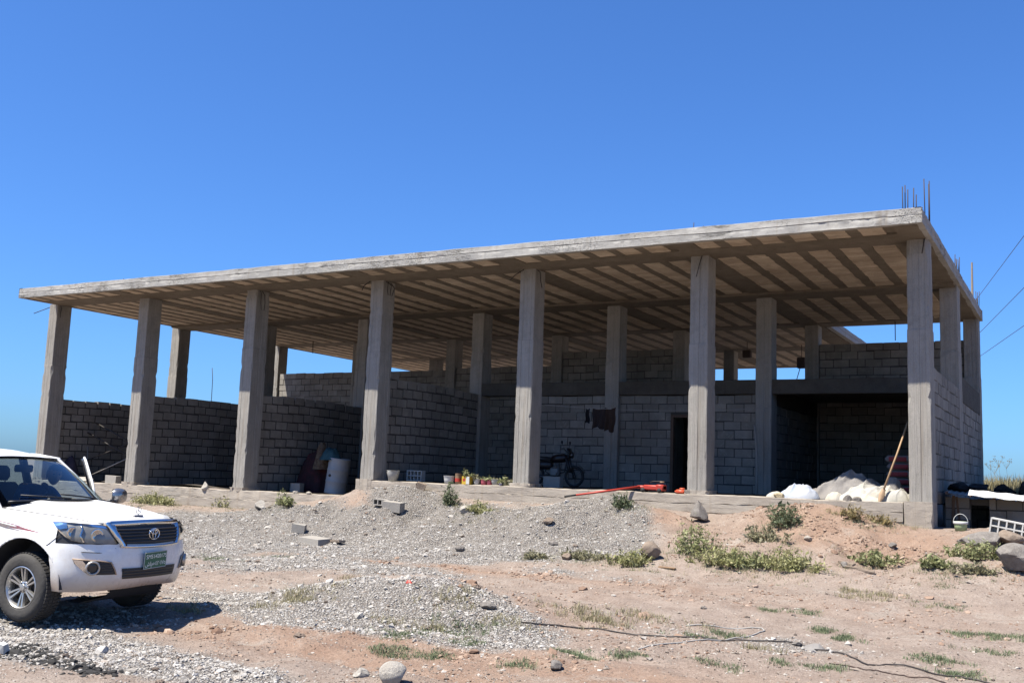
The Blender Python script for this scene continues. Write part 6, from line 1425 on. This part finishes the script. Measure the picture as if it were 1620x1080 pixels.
for (txt, y, z, sz_) in (('SMS', -.095, .036, .062), ('5', -.022, .036, .05), ('420175', .080, .036, .058), ('\u0634\u0627\u0645', -.095, -.038, .062), ('\u0665', -.022, -.038, .05), ('\u0664\u0662\u0660\u0661\u0667\u0665', .080, -.038, .06)):
    me = text_mesh(txt, sz_)
    if len(me.polygons): me.materials.clear(); me.materials.append(M_PTXT); o = obj('lettering', me, PL, (0.0075, y, z), (PI/2, 0, PI/2))
# star ornament on the hood
oc = Vector((0.60, 0.03, ztop(0.60, 0.03)+0.004)); mb = MB(); mb.bbox((oc.x-0.01, oc.y, oc.z+0.008), (0.05, 0.14, 0.014), 0.006); orn = mb.build('hood_ornament', plain('dull_chrome', (0.30, 0.29, 0.28), 0.3, 0.9), CAR)
mb = MB(); cc = oc+Vector((0, 0, 0.065)); mb.tube([(oc.x, oc.y, oc.z+0.01), (cc.x, cc.y, cc.z-0.038)], 0.004, 6); mb.tube([(cc.x, cc.y+.038*math.cos(t), cc.z+.038*math.sin(t)) for t in np.linspace(0, 2*PI, 25)[:-1]], 0.0035, 5, closed=True)
for k in range(3):
    t = PI/2+k*2*PI/3; mb.tube([(cc.x, cc.y, cc.z), (cc.x, cc.y+.036*math.cos(t), cc.z+.036*math.sin(t))], [0.006, 0.002], 5)
mb.build('star', MATS['dull_chrome'], orn, True)
mb = MB()
for sg in (1, -1): mb.tube([tuple(Fs(sg*a, z)+Fn(sg*a, z)*0.001) for (a, z) in [(.885, .935), (.93, .90), (.98, .855), (1.01, .82)]], 0.004, 5)
mb.build('bumper_gap', M_SEAM, BUMP, True)
# scratches on the bumper corner, flank stripes
mb = MB(); mb.tube([tuple(Fs(a, .775-0.05*(0.66-a))+Fn(a, .76)*0.001) for a in np.linspace(.46, .66, 10)], [0.001]+[0.004]*8+[0.001], 5); mb.build('scratch', M_SEAM, BUMP)
M_DECR = plain('decal_red', (0.20, 0.035, 0.045), 0.4, var=0.2); M_DECG = plain('decal_grey', (0.16, 0.13, 0.12), 0.4, var=0.2)
for (pts_, mt) in (([(1.28, .955), (1.95, 1.035), (1.95, .985)], M_DECG), ([(1.10, .935), (1.45, .985), (1.55, .965)], M_DECR), ([(1.22, .925), (1.75, .985), (1.60, .955)], M_DECG), ([(1.34, .975), (1.50, 1.0), (2.0, 1.055)], M_DECR), ([(1.65, .935), (2.1, .955), (2.1, .935)], M_DECG)):
    a_, b_, c_ = [np.array(p) for p in pts_]; mb = MB(); mb.grid([[tuple(Fs(*(a_*(1-t)+(b_*(1-s_)+c_*s_)*t))+Fn(*(a_*(1-t)+(b_*(1-s_)+c_*s_)*t))*0.0025) for s_ in np.linspace(0, 1, 4)] for t in np.linspace(0, 1, 14)]); mb.build('stripe', mt, CAR, True)
# greenhouse
def wsb(y): t = y/.70; return Vector((-.31-.17*t*t, y, 1.225-.025*t*t))
def wst(y): t = y/.58; return Vector((-1.07-.08*t*t, y, 1.672-.018*t*t))
P = []
for i in range(13):
    t = i/12; row = []
    for j in range(25):
        u = -1+2*j/24; p = wsb(u*.70)*(1-t)+wst(u*.58)*t; p = p+Vector((.62, 0, .78)).normalized()*0.022*math.sin(t*PI); row.append(tuple(p))
    P.append(row)
mb = MB(); mb.grid(P); WS = mb.build('windscreen', M_GLASS, CAR, True)
mb = MB(); mb.grid([[tuple(wsb(u*.71)+Vector((.10*(1-k)*(1-.4*u*u), 0, .0-.012*k-0.002))) for u in np.linspace(-1, 1, 21)] for k in (0, .5, 1)]); mb.build('cowl', M_BLKP, CAR, True)
mb = MB(); mb.tube([tuple(wsb(u*.70)+Vector((0.006, 0, 0.006))) for u in np.linspace(-1, 1, 21)], 0.014, 6); mb.tube([tuple(wst(u*.58)+Vector((0.0, 0, 0.004))) for u in np.linspace(-1, 1, 15)], 0.012, 6); mb.build('gasket', M_BLKP, WS, True)
for (ya, yb_, za) in ((.45, -.10, .02), (-.02, -.56, .02)):
    mb = MB(); mb.tube([tuple(wsb(y)*(1-t)+wst(y*.85)*t+Vector((.02, 0, .022))) for (y, t) in ((ya, 0.0), ((ya+yb_)/2, .05), (yb_, .10))], 0.009, 5); mb.build('wiper', M_BLKP, WS, True)
# roof
P = []
for i in range(25):
    t = i/24; row = []
    for j in range(21):
        u = -1+2*j/20; xf = -1.04-.07*u*u; x = xf+(-2.52-xf)*t; zc_ = np.interp(t, [0, .12, .35, .7, .92, 1], [1.682, 1.715, 1.755, 1.755, 1.725, 1.68]); row.append((x, u*(.61-.015*t), zc_-.055*abs(u)**3.2-.004*u*u))
    P.append(row)
mb = MB(); mb.grid(P, flip=True); mb.grid([[(x, y, z-.03) for (x, y, z) in r_] for r_ in P]); mb.build('roof', M_PAINT, CAR, True)
def pillar(p0, p1, w0, w1, name='pillar', mat=M_PAINT, parent=CAR, mid=None):
    mb = MB(); pts = [Vector(p0)]+([Vector(mid)] if mid else [])+[Vector(p1)]; P = []
    for k, p in enumerate(pts):
        w_ = w0+(w1-w0)*k/(len(pts)-1); sg = 1 if p.y > 0 else -1
        P.append([(p.x-w_/2, p.y, p.z), (p.x-w_/2+.01, p.y+sg*.015, p.z), (p.x+w_/2-.01, p.y+sg*.015, p.z), (p.x+w_/2, p.y-sg*.01, p.z), (p.x+w_/2-.01, p.y-sg*.03, p.z), (p.x-w_/2, p.y-sg*.03, p.z), (p.x-w_/2, p.y, p.z)])
    mb.grid(P); return mb.build(name, mat, parent, True)
for sg in (-1, 1):
    pillar((-.53, sg*.755, 1.12), (-1.16, sg*.605, 1.665), .085, .075, mid=(-.84, sg*.685, 1.41)); pillar((-1.64, sg*.78, 1.10), (-1.70, sg*.60, 1.69), .11, .10, mat=M_BLKP); pillar((-2.42, sg*.78, 1.10), (-2.46, sg*.60, 1.68), .16, .14)
    mb = MB(); mb.tube([(-1.13, sg*.605, 1.655), (-1.5, sg*.608, 1.69), (-2.1, sg*.605, 1.69), (-2.48, sg*.60, 1.66)], 0.026, 8); mb.build('roof_rail', M_PAINT, CAR, True)
    for (xa, xb_, xc, xd) in (((-.70, -1.60, -1.15, -1.66),) if sg < 0 else ())+((-1.70, -2.36, -1.75, -2.40),):
        P = [[(xa+(xb_-xa)*u+((xc+(xd-xc)*u)-(xa+(xb_-xa)*u))*t, sg*(.795-.185*t), 1.105+.565*t) for u in np.linspace(0, 1, 6)] for t in np.linspace(0, 1, 6)]; mb = MB(); mb.grid(P, flip=(sg > 0)); mb.build('side_window', M_GLASS, CAR, True)
    mb = MB(); mb.box((-1.55, sg*.795, 1.108), (1.80 if sg < 0 else 0.0001, .05, .02)); mb.build('belt_strip', M_BLKP, CAR)
mb = MB(); mb.grid([[(-2.50-.04*(1-t), y, 1.12+.54*t) for y in np.linspace(-.62+.06*t, .62-.06*t, 8)] for t in np.linspace(0, 1, 5)], flip=True); mb.build('rear_window', M_GLASS, CAR, True)
mb = MB(); mb.box((-2.52, 0, .80), (.05, 1.58, .62)); mb.build('cab_back', M_PAINT, CAR)
# bed
mb = MB(); mb.box((-3.38, 0, .60), (1.66, 1.60, .05)); mb.box((-2.575, 0, .85), (.04, 1.60, .50)); mb.box((-3.38, .80, .86), (1.66, .03, .48)); mb.box((-3.38, -.80, .86), (1.66, .03, .48)); mb.build('load_bed', M_PAINT, CAR)
mb = MB(); mb.bbox((-4.22, 0, .83), (.06, 1.55, .52), .015); tg = mb.build('tailgate', M_PAINT, CAR); mb = MB(); mb.bbox((-4.30, 0, .53), (.14, 1.70, .16), .03); mb.build('rear_bumper', M_CHROME, CAR)
for sg in (-1, 1): mb = MB(); mb.bbox((-4.24, sg*.82, .88), (.06, .11, .42), .02); mb.build('tail_light', plain('tail_red', (0.35, 0.02, 0.02), 0.3), CAR)
# underside and inner arches
mb = MB(); mb.box((-1.7, 0, .44), (4.6, .95, .12)); mb.box((.22, 0, .50), (.75, 1.15, .22)); mb.box((.25, 0, .72), (.5, .9, .40)); mb.box((-1.6, 0, .50), (1.9, 1.50, .10)); mb.tube([(0, -.70, .385), (0, .70, .385)], .045, 8); mb.tube([(-3.085, -.70, .385), (-3.085, .70, .385)], .06, 8); mb.build('chassis', M_INT, CAR)
mb = MB(); mb.grid([[(x, y, z) for y in np.linspace(-.30, .30, 7)] for (x, z) in ((.70, .42), (.62, .33), (.40, .30))], flip=True); mb.build('skid_plate', plain('dusty_metal', (0.33, 0.27, 0.21), 0.7, 0.2, 0.3), CAR, True)
for (cx) in (0.0, -3.085):
    for sg in (-1, 1):
        mb = MB(); mb.grid([[(cx+.485*math.cos(t), sg*y, .40+.485*math.sin(t)) for y in (.50, .70, .875)] for t in np.linspace(0.0, PI, 24)], flip=(sg < 0)); mb.grid([[(cx+r_*math.cos(t), sg*.50, .40+r_*math.sin(t)) for r_ in (.02, .49)] for t in np.linspace(0.0, PI, 24)]); mb.build('wheel_arch', M_INT, CAR, True)
mb = MB(); mb.grid([[(x, y, z) for y in np.linspace(-hw, hw, 9)] for (x, z, hw) in ((.70, .41, .28), (.62, .30, .42), (.55, .27, .58), (.50, .25, .62), (.25, .25, .55))], flip=True); mb.build('under_shade_sheet', M_INT, CAR, True)  # dark sheet added as the shade below the bumper, hides the far wheel
# wheels
def make_wheel():
    t_ = MB(); RX = Matrix.Rotation(PI/2, 3, 'X')
    prof = [(.232, -.105), (.25, -.125), (.30, -.135), (.345, -.128), (.372, -.108), (.382, -.085), (.385, -.04), (.386, 0), (.385, .04), (.382, .085), (.372, .108), (.345, .128), (.30, .135), (.25, .125), (.232, .105)]
    t_.lathe(prof, 56)
    tv = t_
    for k in range(56):
        a = 2*PI*k/56
        for (zz_, w_, sk) in ((-.075, .05, .3), (-.02, .045, -.2), (.035, .045, .2), (.085, .05, -.3)):
            ca, sa = math.cos(a+sk*.06), math.sin(a+sk*.06); Mx = Matrix(((ca, -sa, 0), (sa, ca, 0), (0, 0, 1))); P_ = []
            tv.box((0, 0, 0), (.012, .030, w_)); n0 = len(tv.v)-8
            for q in range(8):
                p = Mx @ (Vector(tv.v[n0+q])+Vector((.3865, 0, zz_))); tv.v[n0+q] = tuple(p)
    tyre = mesh('tyre', [tuple(RX @ Vector(p)) for p in t_.v], t_.f, M_TYRE, True); tyre.set_sharp_from_angle(angle=0.6)
    r_ = MB(); r_.lathe([(.232, -.11), (.238, -.118), (.228, -.122), (.215, -.105), (.205, -.05), (.205, .10), (.232, .11)], 48)
    for k in range(6):
        a = 2*PI*k/6+PI/2
        for sp in (-1, 1):
            P = []
            for t in np.linspace(0, 1, 6):
                rr_ = .055+(.215-.055)*t; aa_ = a+sp*(.17-.035*t); wd = .011+.004*t; zt_ = -.085-.022*t
                px_, py_ = rr_*math.cos(aa_), rr_*math.sin(aa_); tx, ty = -math.sin(aa_), math.cos(aa_); P.append([(px_-tx*wd, py_-ty*wd, zt_+.03), (px_-tx*wd*.75, py_-ty*wd*.75, zt_), (px_+tx*wd*.75, py_+ty*wd*.75, zt_), (px_+tx*wd, py_+ty*wd, zt_+.03)])
            r_.grid(P, flip=True)
    r_.lathe([(.075, -.04), (.075, -.078), (.06, -.088), (.035, -.09), (.033, -.10), (.001, -.102)], 24)
    rim = mesh('rim', [tuple(RX @ Vector(p)) for p in r_.v], r_.f, M_ALLOY, True); rim.set_sharp_from_angle(angle=0.6)
    d_ = MB(); d_.lathe([(.001, -.03), (.20, -.03), (.204, .09)], 32)
    for k in range(6): a = 2*PI*k/6; d_.lathe([(.001, -.096), (.009, -.094), (.010, -.08)], 8, (.052*math.cos(a), .052*math.sin(a), 0))
    hub = mesh('brake_disc', [tuple(RX @ Vector(p)) for p in d_.v], d_.f, plain('brake_dark', (0.03, 0.028, 0.027), 0.6, 0.4), True)
    return tyre, rim, hub
ty_, ri_, hu_ = make_wheel()
for (x, y, st) in ((0, -.765, -0.06), (0, .765, -0.06), (-3.085, -.765, 0), (-3.085, .765, 0)):
    wv = empty('wheel', (x, y, .385)); wv.parent = CAR; wv.scale = (0.885, 0.94, 0.885); wv.rotation_euler = (0, R.uniform(0, 1) if x or y > 0 else 0.05, st+(0 if y < 0 else PI))
    wv.rotation_euler[1] = 0.0 if (x == 0 and y < 0) else R.uniform(0, 1)
    # lathe axis z -> +y after the quarter turn; outside of the rim (negative z) must face away from the car
    for nm, me in (('tyre', ty_), ('rim', ri_), ('brake_disc', hu_)):
        o = obj(nm, me, wv); o.rotation_euler = (0, 0, PI)
# open left door and its mirror
DO = empty('door', (-.62, .87, .0)); DO.parent = CAR; ph = 0.80; DO.rotation_euler = (0, 0, -ph); DO['label'] = 'far front door standing open'
mb = MB(); P = []
for i in range(12):
    x = -1.0*i/11; P.append([(x, float(ybf(z, 5))-.87, z) for z in np.linspace(.44, 1.10, 10)])
mb.grid(P, flip=False); mb.grid([[(x, y-.09 if z < 1.05 else y-.05, z) for (x, y, z) in r_] for r_ in P], flip=True)
mb.box((-.002, -.05, .77), (.01, .09, .64)); mb.box((-1.0, -.05, .77), (.01, .09, .64)); mb.build('door_skin', M_PAINT, DO, True)
mb = MB(); mb.tube([(-.04, -.08, 1.10), (-.28, -.16, 1.40), (-.53, -.255, 1.66), (-.60, -.265, 1.68), (-1.0, -.265, 1.69), (-1.04, -.25, 1.66), (-1.01, -.08, 1.10)], 0.015, 8); mb.build('window_frame', M_PAINT, DO, True)
mb = MB(); mb.tube([(-.07, -.10, 1.10), (-.30, -.18, 1.40), (-.54, -.27, 1.65), (-1.0, -.28, 1.67), (-.985, -.10, 1.10)], 0.020, 8); mb.build('door_seal', M_BLKP, DO, True)
mb = MB(); mb.grid([[(-.06-.50*t+(-.95+.05*t-(-.06-.50*t))*u, -.085-.175*t, 1.10+.57*t) for u in np.linspace(0, 1, 5)] for t in np.linspace(0, 1, 6)], flip=True); mb.build('door_glass', M_GLASS, DO, True)
mb = MB(); mb.bbox((-.5, -.115, .78), (.9, .03, .5), .012); mb.build('door_card', M_INT, DO)
def mirror(parent, loc, rz, sg):
    mb = MB(); P = []
    for i in range(9):
        th = i/8*PI/2; P.append([(.075*math.sin(th)*(1), .105*math.copysign(abs(math.cos(t))**.7, math.cos(t))*math.cos(th)**.6, .085*math.copysign(abs(math.sin(t))**.7, math.sin(t))*math.cos(th)**.6) for t in np.linspace(0, 2*PI, 25)])
    mb.grid(P, flip=True); o = mb.build('mirror', plain('mirror_shell', (0.30, 0.29, 0.28), 0.22, 0.85, 0.2), parent, True, loc=loc, rot=(0, 0, rz)); mb = MB(); mb.bbox((.0, -sg*.12, -.05), (.05, .10, .03), .01); mb.bbox((-.004, 0, 0), (.008, .19, .15), .003); mb.build('mirror_arm', M_BLKP, o); return o
mL = mirror(CAR, (-.60, 1.04, 1.255), 0.25, 1); mL.scale = (1.25, 1.25, 1.1); mR = mirror(CAR, (-.62, -1.0, 1.20), -0.1, -1)
# interior
mb = MB(); P = [[(-.62+.1*(1-abs(u)), u*.70, 1.13), (-.70, u*.70, 1.15), (-.86, u*.70, 1.12), (-.95, u*.70, 1.02), (-.95, u*.70, .75)] for u in np.linspace(-1, 1, 13)]; P = [[(-.45-.12*u*u, u*.69, 1.12), (-.66, u*.69, 1.145), (-.85, u*.69, 1.12), (-.94, u*.69, 1.02), (-.95, u*.69, .7)] for u in np.linspace(-1, 1, 13)]
mb.grid(P); mb.build('dashboard', M_INT, CAR, True)
def seat(x, y):
    mb = MB(); mb.bbox((x, y, .78), (.50, .50, .16), .05); mb.build('seat_cushion', M_SEAT, CAR, angle=.9); mb = MB(); mb.bbox((x-.26, y, 1.08), (.14, .48, .58), .06, (0, -.18, 0)); sb = mb.build('seat_back', M_SEAT, CAR, angle=.9)
    mb = MB(); mb.bbox((x-.35, y, 1.47), (.10, .26, .18), .045, (0, -.15, 0)); mb.tube([(x-.33, y-.06, 1.33), (x-.345, y-.06, 1.42)], .007, 5); mb.tube([(x-.33, y+.06, 1.33), (x-.345, y+.06, 1.42)], .007, 5); mb.build('headrest', M_SEAT, sb, angle=.9)
seat(-1.42, -.37); seat(-1.42, .37)
mb = MB(); mb.bbox((-2.20, 0, .80), (.45, 1.30, .16), .05); mb.bbox((-2.40, 0, 1.08), (.12, 1.28, .50), .05, (0, -.15, 0)); mb.build('rear_bench', M_SEAT, CAR, angle=.9)
mb = MB(); mb.box((-1.5, 0, .66), (1.9, 1.46, .04)); mb.bbox((-1.25, 0, .78), (.7, .2, .2), .03); mb.build('cabin_floor', M_INT, CAR)
mb = MB(); sc_ = Vector((-.93, .38, 1.09)); M3 = Matrix.Rotation(-0.42, 3, 'Y'); mb.tube([tuple(sc_+M3 @ Vector((0, .185*math.cos(t), .185*math.sin(t)))) for t in np.linspace(0, 2*PI, 29)[:-1]], .014, 7, closed=True); mb.tube([tuple(sc_+M3 @ Vector((0, -.17, 0))), tuple(sc_+M3 @ Vector((0, .17, 0)))], .016, 6); mb.tube([tuple(sc_), tuple(sc_+Vector((.18, 0, -.08)))], .03, 8); mb.build('steering_wheel', M_BLKP, CAR, True)
mb = MB(); mb.bbox((-1.04, 0.0, 1.545), (.035, .27, .085), .018); mb.tube([(-1.05, 0, 1.57), (-1.07, 0, 1.665)], .012, 6); mb.build('rear_view_mirror', M_BLKP, CAR, angle=.9)
mb = MB(); mb.tube([(-1.72, -.60, 1.42), (-1.55, -.45, 1.1)], .018, 5); mb.build('seat_belt', M_INT, CAR)

# ------------------------------------------------------------------ person in the driver's seat
def person():
    e = empty('person', (0, 0, 0)); e.parent = None
    J = {'pelvis': (-1.44, .40, .92), 'belly': (-1.40, .41, 1.04), 'chest': (-1.31, .45, 1.20), 'neck0': (-1.23, .50, 1.32), 'neck': (-1.19, .53, 1.37),
         'shL': (-1.27, .66, 1.29), 'elL': (-1.10, .70, 1.10), 'wrL': (-.96, .54, 1.16), 'haL': (-.94, .51, 1.18),
         'shR': (-1.30, .28, 1.31), 'elR': (-1.13, .14, 1.16), 'wrR': (-.97, .24, 1.16), 'haR': (-.94, .26, 1.18),
         'hiL': (-1.42, .48, .92), 'knL': (-1.04, .50, .98), 'anL': (-.84, .50, .72), 'toL': (-.72, .50, .72), 'hiR': (-1.42, .31, .92), 'knR': (-1.04, .28, .98), 'anR': (-.84, .30, .72), 'toR': (-.72, .30, .72)}
    E_ = [('pelvis', 'belly'), ('belly', 'chest'), ('chest', 'neck0'), ('neck0', 'neck'), ('chest', 'shL'), ('shL', 'elL'), ('elL', 'wrL'), ('wrL', 'haL'), ('chest', 'shR'), ('shR', 'elR'), ('elR', 'wrR'), ('wrR', 'haR'), ('pelvis', 'hiL'), ('hiL', 'knL'), ('knL', 'anL'), ('anL', 'toL'), ('pelvis', 'hiR'), ('hiR', 'knR'), ('knR', 'anR'), ('anR', 'toR')]
    rad = {'pelvis': .15, 'belly': .145, 'chest': .15, 'neck0': .07, 'neck': .055, 'sh': .078, 'el': .05, 'wr': .032, 'ha': .036, 'hi': .10, 'kn': .066, 'an': .042, 'to': .04}
    for sd, s_ in (('L', 1), ('R', -1)):
        hb = Vector(J['ha'+sd])
        for k in range(4):
            nm = 'f%d%s' % (k, sd); J[nm+'a'] = tuple(hb+Vector((.045, s_*(-.030+.018*k), .012-.004*abs(k-1)))); J[nm+'b'] = tuple(hb+Vector((.062, s_*(-.030+.018*k), -.022))); E_ += [('ha'+sd, nm+'a'), (nm+'a', nm+'b')]
        J['t'+sd+'a'] = tuple(hb+Vector((.005, -s_*.042, .01))); J['t'+sd+'b'] = tuple(hb+Vector((.035, -s_*.05, .02))); E_ += [('ha'+sd, 't'+sd+'a'), ('t'+sd+'a', 't'+sd+'b')]
    names = list(J); me = bpy.data.meshes.new('body'); me.from_pydata([J[n] for n in names], [(names.index(a), names.index(b)) for a, b in E_], [])
    o = bpy.data.objects.new('tmp_body', me); COL.objects.link(o); sk = o.modifiers.new('skin', 'SKIN'); sk.use_smooth_shade = True
    if not me.skin_vertices: me.skin_vertices.new() if hasattr(me.skin_vertices, 'new') else None
    for i, n in enumerate(names):
        r_ = rad.get(n) or rad.get(n[:2]) or (.0095 if n[0] in 'ft' else .05); me.skin_vertices[0].data[i].radius = (r_, r_); me.skin_vertices[0].data[i].use_root = (n == 'pelvis')
    ss = o.modifiers.new('sub', 'SUBSURF'); ss.levels = 2; ss.render_levels = 2
    dg = bpy.context.evaluated_depsgraph_get(); m2 = bpy.data.meshes.new_from_object(o.evaluated_get(dg)); bpy.data.objects.remove(o)
    SK = plain('person_skin', (0.36, 0.20, 0.13), 0.55, var=0.1); SH = cloth_mat('blue_shirt', (0.05, 0.13, 0.30), (0.09, 0.20, 0.42), scale=8); TR = cloth_mat('dark_trousers', (0.03, 0.035, 0.05))
    m2.materials.clear(); [m2.materials.append(k) for k in (SH, SK, TR)]
    for p in m2.polygons:
        c = p.center; mi = 0
        if c.x > -1.0 and c.z > 1.08: mi = 1
        elif c.z > 1.355: mi = 1
        elif c.z < .99 or (c.x > -1.30 and c.z < 1.06): mi = 2
        p.material_index = mi; p.use_smooth = True
    obj('body', m2, e)
    hc = Vector((-1.13, .55, 1.475)); v = S3V.copy(); v = v*np.array([.098, .078, .118])
    fr_ = np.clip((v[:, 0]-.02)/.08, 0, 1); v[:, 0] += .022*np.exp(-(v[:, 1]/.014)**2-((v[:, 2]+.005)/.03)**2)*(fr_ > 0)       # nose
    for s_ in (-1, 1): v[:, 0] -= .010*np.exp(-((v[:, 1]-s_*.032)/.016)**2-((v[:, 2]-.022)/.014)**2)*(fr_ > 0)                 # eye sockets
    v[:, 0] += .006*np.exp(-(v[:, 1]/.026)**2-((v[:, 2]+.052)/.010)**2)*(fr_ > 0); v[:, 1] *= 1-.22*np.clip(-v[:, 2]/.118, 0, 1)
    hm = fast_mesh('head', v, S3F, SK, True); h = obj('head', hm, e, tuple(hc), (0, 0.12, -0.5))
    mb = MB()
    for s_ in (-1, 1): mb.lathe([(.001, -.006), (.011, -.003), (.013, .0), (.010, .004), (.001, .006)], 10, (.086, s_*.032, .022), Matrix.Rotation(PI/2, 3, 'Y'))
    mb.build('eyes', plain('eye_dark', (0.03, 0.02, 0.015), 0.3), h, True)
    mb = MB()
    for s_ in (-1, 1): mb.lathe([(.001, -.01), (.02, -.008), (.028, 0), (.018, .008), (.001, .006)], 12, (-.005, s_*.079, .0), Matrix.Rotation(PI/2, 3, 'X'))
    mb.build('ears', SK, h, True)
    hv = S3V.copy(); hv = hv*np.array([.106, .086, .124]); lim = np.where(hv[:, 0] > .02, .055, -.05); kf = [f for f in S3F if all(hv[i, 2] > lim[i] for i in f)]
    hm = fast_mesh('hair', hv+np.array([-.004, 0, .004]), np.array(kf), plain('black_hair', (0.015, 0.012, 0.010), 0.6, var=0.3), True); obj('hair', hm, h)
    return e
AK[0] = 0.66
PE = person(); PE.location = CAR.location; PE.rotation_euler = CAR.rotation_euler
tag(PE, 'person in a blue shirt sitting behind the steering wheel of the pickup', 'person')
